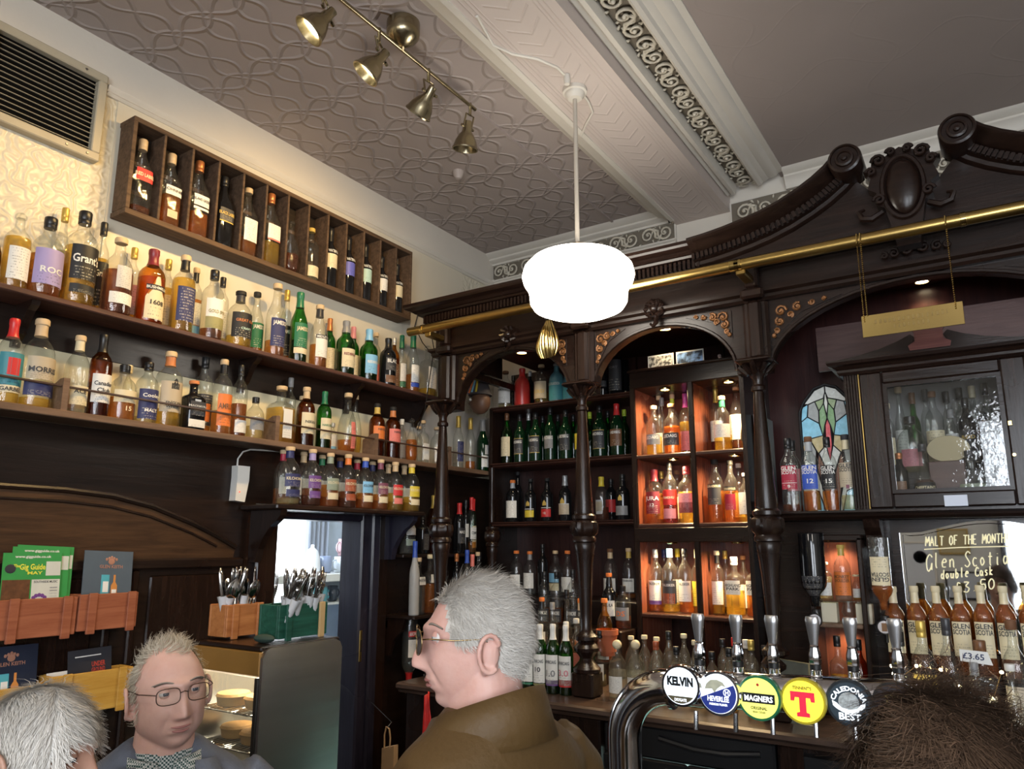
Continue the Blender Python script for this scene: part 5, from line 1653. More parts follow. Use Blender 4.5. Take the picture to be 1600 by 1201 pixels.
for i, x in enumerate(hx):
    p = atY(x - 4, 1050, FY + .03)
    hy_ = fyat(p.x) + .01
    p = atY(x - 4, 1050, hy_)
    h = thing('tap_handle', (0, 0, 0), None, None)
    h.parent = t
    BASE[h] = Vector((p.x, hy_, zt_ + .045)) - BASE[t]
    h.location = BASE[h]
    cx_, cy_, cz_ = p.x, FY + .02, zt_ + .045
    MB().lathe([(.014, 0), (.016, .002), (.016, .02), (.014, .022)], 16).build('handle_ferrule', CHROME, h, True, True)
    MB().lathe([(.0155, .022), (.0155, .036)], 16).build('handle_band', BLACKP, h, True, True)
    MB().lathe([(.015, .036), (.0165, .04), (.016, .065), (.012, .08), (.0125, .086), (.009, .09)], 16, flute=lambda a, z: 1 + .05 * cos(8 * a)).build('handle_neck', CHROME, h, True, True)
    lev = []
    for k in range(9):
        f_ = k / 8
        wv = .011 + .012 * f_ - .004 * max(0, f_ - .9) * 10
        dv = .008 + .005 * f_ - .004 * max(0, f_ - .9) * 10
        zz = .083 + .085 * f_
        lev.append([(wv * cos(a) * (abs(cos(a)) + .15) ** -.35, dv * sin(a), zz) for a in [2 * PI * j / 14 for j in range(14)]])
    MB().loft(lev, True, True).build('lever', mat('satin_steel', (.42, .42, .43), .28, .9), h, True, True)
    MB().tube([(0, -.05, -.1), (0, -.055, -.15)], .007, 8).build('spout', CHROME, h, True, True)
# ================================================================== bottles
PROF = {
    'std': (2, [(.88, 0), (.98, .006), (1, .018), (1, .59), (.985, .635), (.93, .675), (.80, .715), (.60, .75), (.44, .78), (.37, .815), (.345, .86), (.345, .93)]),
    'bulb': (2, [(.88, 0), (.98, .006), (1, .018), (1, .55), (.975, .60), (.89, .645), (.70, .685), (.51, .72), (.46, .76), (.43, .82), (.36, .87), (.345, .93)]),
    'squat': (2, [(.9, 0), (.98, .008), (1, .02), (1, .50), (.985, .56), (.94, .615), (.84, .67), (.67, .72), (.48, .76), (.37, .80), (.345, .85), (.34, .93)]),
    'sq': (6, [(.9, 0), (.98, .006), (1, .015), (1, .60), (.98, .64), (.85, .675), (.58, .70), (.37, .735), (.34, .78), (.34, .93)]),
    'jw': (5, [(.9, 0), (.98, .006), (1, .015), (1, .52), (.95, .58), (.8, .65), (.58, .72), (.4, .78), (.35, .83), (.34, .93)]),
    'tall': (2, [(.9, 0), (.98, .006), (1, .015), (1, .50), (.96, .57), (.83, .63), (.64, .69), (.5, .75), (.42, .81), (.39, .88), (.38, .93)]),
    'wine': (2, [(.9, 0), (.98, .006), (1, .015), (1, .57), (.95, .615), (.78, .66), (.52, .71), (.41, .76), (.4, .93)]),
    'jug': (2, [(.6, 0), (.86, .03), (.98, .12), (1, .25), (.97, .38), (.84, .52), (.6, .64), (.4, .72), (.34, .78), (.33, .93)]),
    'bell': (2, [(.95, 0), (1, .012), (1, .06), (.97, .16), (.88, .28), (.7, .40), (.47, .51), (.35, .6), (.32, .7), (.31, .93)]),
    'disc': (2, [(.3, 0), (.5, .02), (.8, .12), (.97, .28), (1, .4), (.95, .53), (.78, .66), (.5, .76), (.32, .8), (.3, .93)]),
    'tin': (2, [(1, 0), (1, .01), (1, .98), (.98, 1.0), (.98, 1.0)]),
    'flask': (2.6, [(.9, 0), (.98, .006), (1, .018), (1, .60), (.95, .66), (.8, .71), (.55, .755), (.4, .79), (.36, .84), (.35, .93)]),
}
GLS = {'c': ('clear', glass('bottle_glass_clear', (.95, .965, .95), .75, haze=.02)), 'g': ('green', glass('bottle_glass_green', (.14, .5, .12), .3)),
       'b': ('brown', glass('bottle_glass_brown', (.5, .2, .04), .3)), 'a': ('amber', glass('bottle_glass_amber', (.85, .5, .12), .4)),
       'k': ('black', mat('bottle_glass_black', (.008, .008, .009), .06, 0, .2, 10)), 'd': ('dark green', mat('bottle_glass_dark_green', (.004, .022, .008), .05, 0, .3, 10)),
       'r': ('red', mat('bottle_glaze_red', (.42, .03, .025), .3, 0, .08, 10)), 'f': ('frosted', mat('bottle_glass_frosted', (.42, .43, .43), .45, 0, .1, 8)),
       't': ('teal', mat('bottle_glaze_teal', (.09, .23, .28), .35, 0, .1, 8))}
LIQ = {'amber': liquid('whisky_amber', (.78, .27, .03)), 'gold': liquid('whisky_gold', (.92, .55, .06)), 'dark': liquid('whisky_dark', (.32, .085, .018)),
       'pale': liquid('whisky_pale', (.86, .72, .4), .25), 'red': liquid('liqueur_red', (.4, .03, .02), .5), 'orange': liquid('whisky_orange', (.85, .26, .02)), 'water': liquid('clear_spirit', (.85, .9, .88), .06)}
INKS = {'dark': (.03, .03, .035), 'light': (.75, .7, .55)}
ORD = 'first second third fourth fifth sixth seventh eighth ninth tenth eleventh twelfth thirteenth fourteenth fifteenth sixteenth seventeenth eighteenth nineteenth twentieth twenty-first twenty-second twenty-third twenty-fourth'.split()


def sect(th, n):
    if n == 2:
        return 1.0
    return (abs(cos(th)) ** n + abs(sin(th)) ** n) ** (-1 / n) * .9


def prof_at(prof, z):
    for (r0, z0), (r1, z1) in zip(prof, prof[1:]):
        if z0 <= z <= z1:
            return r0 + (r1 - r0) * (z - z0) / max(1e-6, z1 - z0)
    return prof[-1][0]


def body_ring(prof, n, R, H, z, seg, inset=0, dy=1.0):
    r = prof_at(prof, z) * R - inset
    nn = n if z < .62 else 2
    return [(r * sect(2 * PI * j / seg, nn) * sin(2 * PI * j / seg), -dy * r * sect(2 * PI * j / seg, nn) * cos(2 * PI * j / seg), z * H) for j in range(seg)]


def label_patch(name, prof, n, R, H, z0, z1, ah, m, parent, dy=1.0, off=.0012, tilt=0, rows=2, cols=10, shape=None):
    vs, fs, uvs = [], [], []
    for i in range(rows + 1):
        v = i / rows
        for j in range(cols + 1):
            u = j / cols
            th = (u * 2 - 1) * ah
            hw = 1.0
            z = z0 + (z1 - z0) * v + tilt * (u - .5)
            if shape == 'arch' and v > .7:
                th *= sqrt(max(.02, 1 - ((v - .7) / .3) ** 2))
            r = prof_at(prof, z) * R * sect(th, n) + off
            vs.append((r * sin(th), -dy * r * cos(th), z * H))
            uvs.append((u, v))
    for i in range(rows):
        for j in range(cols):
            a = i * (cols + 1) + j
            fs.append((a, a + 1, a + cols + 2, a + cols + 1))
    me = bpy.data.meshes.new(name)
    me.from_pydata(vs, [], fs)
    uvl = me.uv_layers.new(name='UVMap')
    for p in me.polygons:
        for li in p.loop_indices:
            uvl.data[li].uv = uvs[me.loops[li].vertex_index]
    return link(name, me, m, parent, 'all', fix=False)


def wrap_text(txt, size, width, m, prof, n, R, H, zc, parent, dy=1.0, off=.0022, rot180=False):
    vs, fs, wd = text_mesh(txt)
    sx = size if width is None else min(size * 1.15, width / wd)
    out = []
    for v in vs:
        x, z = v.x * sx, zc * H + (v.y - .5) * size
        r0 = prof_at(prof, max(0, min(.99, z / H))) * R
        th = x / (r0 * (.9 if n > 2 else 1))
        th = max(-1.4, min(1.4, th))
        r = r0 * sect(th, n) + off
        out.append((r * sin(th), -dy * r * cos(th), z))
    me = bpy.data.meshes.new('lettering')
    me.from_pydata(out, [], fs)
    return link('lettering', me, m, parent, 'all', fix=False)


USED = {}


def make_bottle(loc, rz, R, H, spec, labels, texts, label, group, name='bottle', inv=False):
    typ, gl, lq, cap = spec
    n, prof = PROF[typ]
    dy = .62 if typ in ('disc',) else (.8 if typ == 'flask' else 1.0)
    t = thing(name, loc, label, 'bottle', group, rz)
    if inv:
        t.rotation_euler = (0, PI, rz)
    seg = 20
    zs = [z for r, z in prof]
    top = .985 if typ == 'tin' else .93
    zz = [z for z in zs if z <= top]
    if n != 2:
        zz = sorted(set(zz + [.615, .625]))
    b = MB().loft([body_ring(prof, n, R, H, z, seg, 0, dy) for z in zz], True, True)
    gw, gm = GLS[gl]
    b.build('glass_body' if typ != 'tin' else 'tin_body', gm, t, 'all', True)
    if lq != '-' and gl in 'cgbaf':
        ln, lv = lq.split(':')
        lv = float(lv)
        zl = [.02] + [z for z in zs if .03 < z < lv - .01] + [lv]
        if inv:
            zl = [1 - lv] + [z for z in zs if 1.01 - lv < z < .9] + [.9]
        MB().loft([body_ring(prof, n, R, H, z, 16, max(.0022, R * .05), dy) for z in zl], True, True).build('liquid', LIQ[ln], t, 'all', True)
    if cap != '-':
        cc = cap.split('.')
        ck, c1 = cc[0], cc[1]
        nr = max(prof[-1][0] * R, .0115)
        cm = col_mat(c1, .35, .5 if c1 in ('gold', 'copper', 'silver', 'steel') else 0)
        if ck == 'k':       # cork or wooden stopper
            MB().lathe([(nr * 1.15, .925 * H), (nr * 1.28, .932 * H), (nr * 1.28, .985 * H), (nr * 1.15, .998 * H)], 14).build('stopper', mat('stopper_' + c1, PAL[c1], .7, 0, .15, 60), t, True, True)
            if len(cc) > 2:
                MB().lathe([(prof_at(prof, z) * R + .0012, z * H) for z in (.80, .84, .88, .926)], 14).build('collar', col_mat(cc[2], .35), t, True, True)
        elif ck == 's':     # screw cap
            MB().lathe([(nr * 1.12, .86 * H), (nr * 1.16, .865 * H), (nr * 1.16, .90 * H), (nr * 1.12, .903 * H), (nr * 1.18, .908 * H), (nr * 1.18, .99 * H), (nr * 1.05, H)], 14).build('screw_cap', cm, t, True, True)
        elif ck == 'f':     # foil capsule over the neck
            MB().lathe([(max(prof_at(prof, z) * R, nr) + .0014, z * H) for z in (.775, .81, .84, .88)] + [(nr * 1.12, .92 * H), (nr * 1.2, .93 * H), (nr * 1.2, .99 * H), (nr * 1.05, H)], 14).build('capsule', cm, t, True, True)
        elif ck == 'g':     # glass stopper
            MB().lathe([(nr * .9, .92 * H), (nr * 1.3, .93 * H), (nr * 1.3, .97 * H), (nr * .8, H)], 14).build('glass_stopper', GLS['c'][1], t, True, True)
        elif ck == 'o':     # ball stopper
            MB().ball((0, 0, .965 * H), nr * 1.55, n=14, m=10).build('ball_stopper', mat('stopper_' + c1, PAL[c1], .6), t, True, True)
    lab_o = None
    for L in labels:
        f_ = L.split()
        c, z0, z1 = f_[0], float(f_[1]), float(f_[2])
        ah = float(f_[3]) if len(f_) > 3 else (.72 if n > 2 else 1.12)
        lum = sum(PAL[c]) / 3
        ink = INKS['dark'] if lum > .16 else INKS['light']
        lab_o = label_patch('label', prof, n, R, H, z0, z1, ah, paper('label_' + c + ('_t' if texts else ''), PAL[c], ink, 0, .4 if texts else 1.0), t, dy, shape='arch' if len(f_) > 4 else None)
    for T in texts:
        f_ = T.split()
        tx, zc, sz, tc = f_[0].replace('_', ' '), float(f_[1]), float(f_[2]), f_[3]
        wrap_text(tx, sz * H, R * (1.75 if n == 2 else 1.5), col_mat(tc, .5), prof, n, R, H, zc, lab_o or t, dy, .0024)
    return t


def place(plane, cv, z0, x, yt, wpx):
    """foot position, radius and height of a bottle that stands on z0 in the plane X=cv or Y=cv"""
    ff = atX if plane == 'X' else atY
    p = ff(x, yt + 40, cv)
    for _ in range(3):
        yb = proj((p.x, p.y, z0))[1]
        p = ff(x, (yt + yb) / 2, cv)
    lo, hi = z0 + .02, z0 + .8
    for _ in range(30):
        mid = (lo + hi) / 2
        if proj((p.x, p.y, mid))[1] > yt:
            lo = mid
        else:
            hi = mid
    d = p.dot(FW)
    return Vector((p.x, p.y, z0 + .0008)), wpx * d / F / 2, lo - z0


ALLB = []


PENDING = []


def LIMITS(place_w, row_w):
    """room a bottle has on its shelf: sideways intervals, depth interval, slot centres"""
    if place_w == 'upper wall shelf': return None, (-2.971, -2.79), None
    if place_w == 'lower wall shelf': return [(a_ + .0125, b_ - .0125) for a_, b_ in zip([-.8] + blk, blk + [4.25])], (-2.963, -2.818), None
    if place_w == 'shelf over hatch': return None, (-2.955, -2.70), None
    if place_w == 'wall rack': return None, (-2.961, -2.861), [RY0 + .009 + (RY1 - RY0 - .018) * (k + .5) / RN for k in range(RN)]
    if place_w.endswith('open shelf'): return [(-2.762, -1.708)], (3.969, 4.275), None
    if place_w == 'back display step': return [(-2.70, -1.71)], (3.863, 4.268), None
    if place_w == 'middle display step': return [(-2.70, -1.71)], (3.623, 3.857), None
    if place_w == 'lower display step': return [(-2.70, -1.71)], (3.423, 3.617), None
    if place_w == 'back counter' and row_w.startswith('left'): return [(-2.5, -1.722)] if 'front' in row_w else [(-2.5, -1.6)], ((2.96, 3.22) if 'front' in row_w else (3.25, 3.418)), None
    if place_w.endswith('lit niches'): return [(-1.673, -1.369), (-1.333, -.992)], (3.83, 4.235), None
    if place_w == 'right bay shelf': return [(-.92, -.49)], (3.29, 3.61), None
    if place_w == 'glazed cabinet': return [(CX0 + .024, CX1 - .024)], ((3.33, 3.508) if row_w == 'front row' else (3.513, 3.757)), None
    if place_w == 'mirror step': return None, (3.263, 3.443), None
    if place_w == 'right counter end': return None, (2.945, 3.257), None
    if place_w == 'upper corner shelf': return [(3.212, 3.975)], (-2.962, -2.82), None
    if place_w == 'lower corner shelf': return [(3.212, 3.9)], (-2.832, -2.735), None
    if place_w == 'small lit niche': return [(nx0 + .001, nx1 - .001)], (MY - .15, MY - .004), None
    if place_w == 'below small niche': return [(nx0 + .001, nx1 - .001)], (MY - .16, MY - .004), None
    return None, None, None


def shelf(plane, cv, z0, place_w, row_w, group, rows):
    lat, dep, snap = LIMITS(place_w, row_w)
    rz = PI / 2 if plane == 'X' else 0
    rows = [r for r in (q.strip() for q in rows.strip().split('\n')) if r]
    rows.sort(key=lambda r: float(r.split()[0]))
    made = []
    for r in rows:
        sec = [q.strip() for q in r.split('|')]
        f_ = sec[0].split()
        x, yt, wp = float(f_[0]), float(f_[1]), float(f_[2])
        pos, R, H = place(plane, cv, z0, x, yt, wp)
        made.append([pos, R, H, f_, sec])
    ax = 1 if plane == 'X' else 0
    if snap:
        for q in made:
            q[0][ax] = min(snap, key=lambda v: abs(v - q[0][ax]))
    for i, (pos, R, H, f_, sec) in enumerate(made):
        labels = [q.strip() for q in sec[1].split(';') if q.strip()] if len(sec) > 1 else []
        texts = [q.strip() for q in sec[2].split(';') if q.strip()] if len(sec) > 2 else []
        gw = GLS[f_[4]][0]
        cap = f_[6]
        lw = (labels[0].split()[0] + ' label') if labels else 'no label'
        cw = {'-': 'no cap'}.get(cap, None)
        if cw is None:
            cw = cap.split('.')[1] + {'k': ' stopper', 's': ' cap', 'f': ' capsule', 'g': ' stopper', 'o': ' ball stopper'}[cap[0]]
            if cap[0] == 'g':
                cw = 'glass stopper'
        kind = 'tin' if f_[3] == 'tin' else 'bottle'
        label = '%s %s, %s, %s, %s from left, %s, %s' % (gw, kind, lw, cw, ORD[i], row_w, place_w)
        if row_w == '':
            label = '%s %s, %s, %s, %s from left, %s' % (gw, kind, lw, cw, ORD[i], place_w)
        while label in USED:
            label += ' too'
        USED[label] = 1
        PENDING.append(dict(pos=pos, rz=rz, R=R, H=H, spec=f_[3:7], labels=labels, texts=texts, label=label, group=group, ax=ax, lat=lat, dep=dep, R0=R, row=(place_w, row_w, cv)))



def fit(q):
    """keep a bottle inside its compartment"""
    p, R, ax = q['pos'], q['R'], q['ax']
    if q['lat']:
        lo, hi = min(q['lat'], key=lambda v: max(v[0] - p[ax], p[ax] - v[1], 0))
        if hi - lo < 2 * R:
            R = q['R'] = (hi - lo) / 2 - .001
        p[ax] = max(lo + R, min(hi - R, p[ax]))
    if q['dep']:
        lo, hi = q['dep']
        p[1 - ax] = max(lo + R, min(hi - R, p[1 - ax])) if hi - lo > 2 * R else (lo + hi) / 2


def settle():
    """bottles may touch but not pass through each other: neighbours slide apart, the one behind gives way"""
    for q in PENDING:
        fit(q)
    P_ = PENDING
    pairs = [(a, b) for i, a in enumerate(P_) for b in P_[i + 1:] if abs(a['pos'].z - b['pos'].z) < .01 and a['ax'] == b['ax'] and (a['pos'] - b['pos']).length < .2]
    for it in range(40):
        for a, b in pairs:
            ax = a['ax']
            dx, dy = b['pos'].x - a['pos'].x, b['pos'].y - a['pos'].y
            k = 1.1 if a['spec'][0] in ('sq', 'jw') or b['spec'][0] in ('sq', 'jw') else 1.0
            need = (a['R'] + b['R']) * k + .001 - math.hypot(dx, dy)
            if need <= 0:
                continue
            sg = 1 if (dy if ax else dx) >= 0 else -1
            if a['row'] == b['row']:
                st = min(need / 2, .003)
                if it < 15:
                    a['pos'][ax] -= sg * st
                    b['pos'][ax] += sg * st
                else:
                    for q in (a, b):
                        q['R'] = max(q['R0'] * .7, q['R'] - need * .5)
            else:
                fb = (b['pos'].x < a['pos'].x) if ax else (b['pos'].y > a['pos'].y)
                far, s_ = (b, sg) if fb else (a, -sg)
                if it < 6:
                    far['pos'][ax] += s_ * min(need, .004)
                else:
                    far['R'] = max(far['R0'] * .55, far['R'] - min(need, .003))
                    if far['R'] <= far['R0'] * .56:
                        near = a if fb else b
                        near['R'] = max(near['R0'] * .85, near['R'] - min(need, .001))
            fit(a)
            fit(b)
    for q in PENDING:
        make_bottle(q['pos'], q['rz'], q['R'], q['H'], q['spec'], q['labels'], q['texts'], q['label'], q['group'])


G1 = 'bottles on the upper wall shelf'
shelf('X', -2.855, US, 'upper wall shelf', 'front row', G1, '''
-4 352 44 disc b dark:.6 s.black | gold .25 .5 .8
19 332 38 std c gold:.66 g.grey | white .1 .52 .9 | 
63 338 47 squat c amber:.5 s.black | lilac .12 .56 1.1 | ROC .30 .075 white
126 332 47 std c gold:.6 s.black | black .24 .60 1.0;black .10 .19 .9 | Grant's .46 .085 white
184 373 44 squat c dark:.55 k.tan | silver .32 .60 .55 ;white .12 .26 .9 |
236 391 40 std a amber:.6 f.maroon | cream .04 .60 .85 arch;black .42 .49 .84 | BUSHMILLS .455 .035 white;1608 .26 .06 black
286 400 35 std c gold:.68 k.tan.black | navy .12 .56 1.0 |
332 423 34 std c dark:.14 s.black | white .30 .56 1.1;olive .14 .30 1.1 | GOLD_SPOT .38 .045 olive
374 456 38 squat c gold:.18 k.black.charcoal | black .14 .58 1.2 | GREAT_OAK .44 .05 copper;CRAFT .3 .04 mint
431 444 30 tall c amber:.2 k.tan | navy .12 .50 1.1 | JAMESON .44 .055 white
467 457.5 27 tall g dark:.3 f.green | green .20 .54 1.15;cream .11 .19 1.15 | JAMESON .46 .055 cream
498 477 27 tall c amber:.35 k.tan.charcoal | white .15 .44 1.0;charcoal .44 .50 1.0 | MIDLETON .47 .035 white
540 502 29 bulb g dark:.4 f.grey | cream .12 .46 1.1 | REDBREAST .36 .05 maroon
576 515 28 bulb g dark:.4 f.sky | sky .12 .48 1.1 | REDBREAST .34 .05 white
606 529 26 std k - f.black | charcoal .3 .56 1.0;brown .05 .2 1.0 | BLACK .5 .075 white
645 524 21 tall c amber:.3 f.green | white .16 .46 1.0;blue .08 .15 1.0 |
668 541 25 sq c gold:.14 g.white | white .14 .56 .75 |
''')
shelf('X', -2.935, US, 'upper wall shelf', 'back row', G1, '''
94 326 24 tall c amber:.4 s.gold | olive .2 .55 1.1 |
157 349 23 std c gold:.6 s.black | black .1 .56 1.1 | Grant's .44 .07 white
205 388 22 std c gold:.3 s.gold | white .12 .5 1.0 |
259 406 22 std c gold:.6 s.gold | cream .1 .5 1.0 |
303 419 22 std c amber:.55 k.tan.black | white .2 .5 1.0;sky .06 .19 1.0 |
345 434 22 std c pale:.3 s.black | white .12 .5 1.0 |
399 457 24 tall c amber:.15 k.black | green .12 .5 1.1 | JAMESON .44 .06 white
446 454 20 tall c amber:.3 s.gold | black .1 .5 1.1 | JAMESON .42 .05 white
514 498 20 bulb g dark:.4 f.copper | cream .1 .46 1.1 |
551 511 20 bulb g dark:.4 f.pink | cream .1 .46 1.1 |
587 520 18 squat c - k.tan | coral .1 .4 1.0 |
615.5 528 18 std a dark:.6 s.silver | brown .1 .5 1.0 |
627 524 17 tall c gold:.2 f.green | white .2 .5 1.0;green .1 .19 1.0 |
682 552 17 sq c pale:.2 s.white | white .1 .55 .75 |
''')
G2 = 'bottles on the lower wall shelf'
shelf('X', -2.86, LS, 'lower wall shelf', 'front row', G2, '''
17 499 36 std c gold:.12 f.red | teal .20 .58 1.2;red .32 .52 .5;cream .12 .20 1.1 | GARBEL .16 .045 charcoal
60 498 48 squat c gold:.1 k.tan.tan | beige .30 .55 1.0;navy .12 .27 1.05 | MORRIS .41 .06 charcoal
109 521.6 42 squat c water:.05 k.tan.cream | cream .10 .34 .8 | ACE .27 .05 charcoal
153 522 38 std b dark:.4 f.black | white .16 .50 1.1 | Canadian .39 .05 charcoal;Club .31 .05 charcoal
191 570 40 squat c amber:.4 s.black | cream .30 .52 1.1 | 15 .2 .08 cream
227 566 34 std c pale:.1 s.black | navy .06 .54 1.15 | Cooley .44 .06 white;MALT .2 .05 white
264 549 40 std c gold:.22 k.tan.copper | beige .18 .58 1.1;black .48 .62 .32 arch | ENGLISH .3 .035 charcoal;WHISKY .25 .035 charcoal
297 594 36 sq k - k.copper | charcoal .28 .56 .7;white .05 .2 .75 | MACKMYRA .47 .04 silver
347 562 29 std c amber:.3 k.tan.black | orange .10 .52 1.0 | AMRUT .36 .075 brown
374 571 24 std c dark:.45 s.black | white .05 .22 1.0 |
398 621 28 squat c pale:.3 s.black | grey .2 .5 1.1 |
436 601.6 40 sq c gold:.6 k.tan | white .08 .58 .45 | CASOLO .32 .045 charcoal
478 605 28 std b dark:.4 k.tan.tan | cream .2 .55 1.1 | NIKKA .4 .045 charcoal
506 612 23 std g dark:.4 f.green | cream .16 .52 1.1 | HAKUSHU .4 .04 green
545 614 31 jug c amber:.2 k.tan | red .08 .5 .3 |
586 630 25 std b dark:.35 k.black.gold | orange .32 .56 1.2 | NIKKA .5 .04 charcoal
614 636 25 std b dark:.35 k.black.copper | coral .30 .56 1.2 | NIKKA .5 .04 charcoal
643 654 19 jug c orange:.5 g.grey |  |
661 657 17 sq c water:.05 k.tan | white .08 .45 .75 |
682 667.5 21 squat c water:.05 k.tan | white .08 .46 1.1 | CUTTY .36 .07 charcoal
716 650 17 tall c water:.1 f.gold | navy .12 .5 1.0 |
735 653 16 tall c orange:.16 f.gold | - |
754 656 19 tall d - f.grey | white .08 .3 1.1;silver .32 .5 .55 |
'''.replace('| - |', '').replace('red .08 .5 .3', 'coral .06 .5 .3'))
shelf('X', -2.935, LS, 'lower wall shelf', 'back row', G2, '''
198 571 14 std c pale:.1 s.cream | |
318 560 28 std c amber:.1 s.black | charcoal .1 .5 1.1;orange .15 .38 .4 |
450 591 24 std c gold:.3 s.grey | |
470 619 18 std c amber:.3 k.tan | |
522 661.5 14 squat c amber:.5 s.silver | white .2 .6 .9;sky .1 .2 .9 |
557 619 22 jug c gold:.3 k.tan | |
627 655 16 squat c water:.1 s.white | grey .1 .5 1.1 |
654 666 13 std c water:.1 k.tan | |
693 652 13 std c amber:.4 s.black | |
772 653 12 tall c gold:.3 g.silver | |
'''.replace('| |', ''))
KIL = [(453, 698, 35, 'navy', 'navy', 'navy'), (487, 702, 29, 'lilac', 'purple', 'purple'), (515, 708, 28, 'sage', 'sage', 'cream'), (543, 710, 27, 'orange', 'rust', 'rust'),
       (570, 715, 26, 'blue', 'sky', 'cream'), (594, 718, 25, 'plum', 'plum', 'cream'), (617, 722, 25, 'tan', 'red', 'coral'), (643, 725, 26, 'yellow', 'yellow', 'cream')]
G3 = 'matching bottles on the shelf above the hatch'
shelf('X', -2.745, KS, 'shelf over hatch', 'front row', G3, '\n'.join('%g %g %g squat c %s k.tan.%s | %s .30 .52 1.0;%s .13 .25 .85 | KILCHOMAN .44 .05 %s' % (x, y, w_, ('pale:.1', 'dark:.3', 'amber:.4', 'dark:.3', 'amber:.3', 'amber:.3', 'gold:.35', 'gold:.3')[i], a, b, c, 'charcoal' if b == 'sky' else 'cream') for i, (x, y, w_, a, b, c) in enumerate(KIL)))
shelf('X', -2.85, KS, 'shelf over hatch', 'back row', G3, '''
441 703 26 squat c amber:.3 k.tan.crimson | white .2 .5 1 |
473 706 26 squat c dark:.3 k.tan.tan | white .2 .5 1 |
502 711 25 squat c amber:.3 k.tan.green | white .2 .5 1 |
530 715 25 squat c amber:.3 k.brown.navy | white .2 .5 1 |
557 718 24 squat c amber:.3 k.tan.crimson | white .2 .5 1 |
581 721 23 squat c gold:.3 k.tan.navy | white .2 .5 1 |
606 725 22 squat c gold:.3 k.tan.tan | white .2 .5 1 |
631 727 22 squat c gold:.3 k.tan.tan | white .2 .5 1 |
''')
G4 = 'bottles in the wall rack'
shelf('X', -2.914, RZ0 + .024, 'wall rack', 'one per slot', G4, '''
228 224 34 jw c dark:.1 s.tan | red .42 .58 .75 | RED_LABEL .5 .045 cream
271 245 33 jw c amber:.4 s.tan | white .40 .52 .75;beige .1 .2 .5 | JOHNNIE .47 .04 charcoal
313 256 33 jw c orange:.3 s.copper | white .38 .52 .75;white .33 .36 .75 | ISLAND_GREEN .46 .035 charcoal
357 282 31 jw k - s.black | charcoal .35 .52 .75;gold .33 .345 .75 | BLACK_LABEL .45 .045 gold
395 300 30 jw c amber:.25 k.tan | white .2 .52 .75 |
431 309 30 jw c gold:.3 s.copper | white .34 .54 .75;coral .32 .34 .75 |
464 351 28 jug c dark:.35 g.silver | |
495 362 26 std c pale:.2 k.gold | cream .06 .26 .9 |
524 362 23 wine k - f.black | cream .32 .55 1.1 | WATERFORD .6 .05 white
551 376 22 wine k - f.black | violet .32 .55 1.1 | WATERFORD .6 .05 white
578 387 21 wine k - f.black | mint .32 .55 1.1 | WATERFORD .6 .05 white
602 405 20 wine k - f.black | white .32 .55 1.1 | WATERFORD .6 .05 white
626 417 19 wine k - f.black | cream .32 .55 1.1 | WATERFORD .6 .05 white
''')
# ---- back shelves
G5 = 'bottles on the open back shelves'
shelf('Y', 4.04, SA, 'top open shelf', 'front row', G5, '''
790 580 23 squat c pale:.1 k.brown | white .12 .55 1.2 | CHLADDICH .48 .06 charcoal
816 576 25 squat r - f.red |  | 
846 570 23 squat c gold:.3 k.tan | beige .12 .55 1.2 | GOLD .3 .08 gold
870 568 24 squat t - k.grey | teal .05 .5 1.2 | BRUICHLADDICH .45 .07 white
889 574 20 squat t - k.grey | teal .05 .5 1.2 |
941 573 18 std k - s.black | charcoal .3 .5 1.2 | T .4 .08 grey
962 558 22 tin k - - | charcoal .1 .9 1.3 | PORT .7 .06 grey
''')
shelf('Y', 4.16, SA, 'top open shelf', 'back row', G5, '''
802 587 14 std k - s.black |
828 580 14 std k - s.silver |
975 562 16 tin k - - |
''')
G6 = 'dark green bottles on the middle open shelf'
shelf('Y', 4.03, SB_, 'middle open shelf', 'front row', G6, '''
792 646 18 bulb g dark:.5 s.brown | cream .14 .52 1.1 |
812 648 18 bulb d - s.black | charcoal .18 .48 1.1;gold .485 .495 1.1;gold .17 .18 1.1 | ARDBEG .42 .055 white
837 645 20 bulb d - s.black | charcoal .18 .50 1.1;gold .505 .515 1.1;gold .17 .18 1.1 | ARDBEG .43 .055 white
860 637 19 bulb d - s.black | grey .22 .46 .9 | ARDBEG .42 .055 white
884 641 20 bulb d - s.black | charcoal .18 .5 1.1 | ARDBEG .46 .06 white
907 640 18 bulb d - s.black | yellow .18 .5 1.2 |
937 634 22 bulb d - s.black | charcoal .16 .5 1.1;gold .505 .515 1.1;gold .15 .16 1.1 | ARDBEG .44 .055 white
964 631 22 bulb d - f.red | brown .18 .5 1.1 | ARDBEG .44 .05 white
''')
shelf('Y', 4.15, SB_, 'middle open shelf', 'back row', G6, '''
826 646 16 bulb d - s.silver |
848 650 16 bulb d - s.black |
872 648 16 bulb d - s.black |
896 648 16 bulb g dark:.4 s.black |
922 644 16 bulb g dark:.4 s.lime |
950 642 16 bulb g dark:.4 s.black |
976 640 15 bulb g dark:.4 s.lime |
''')
G7 = 'dark bottles on the bottom open shelf'
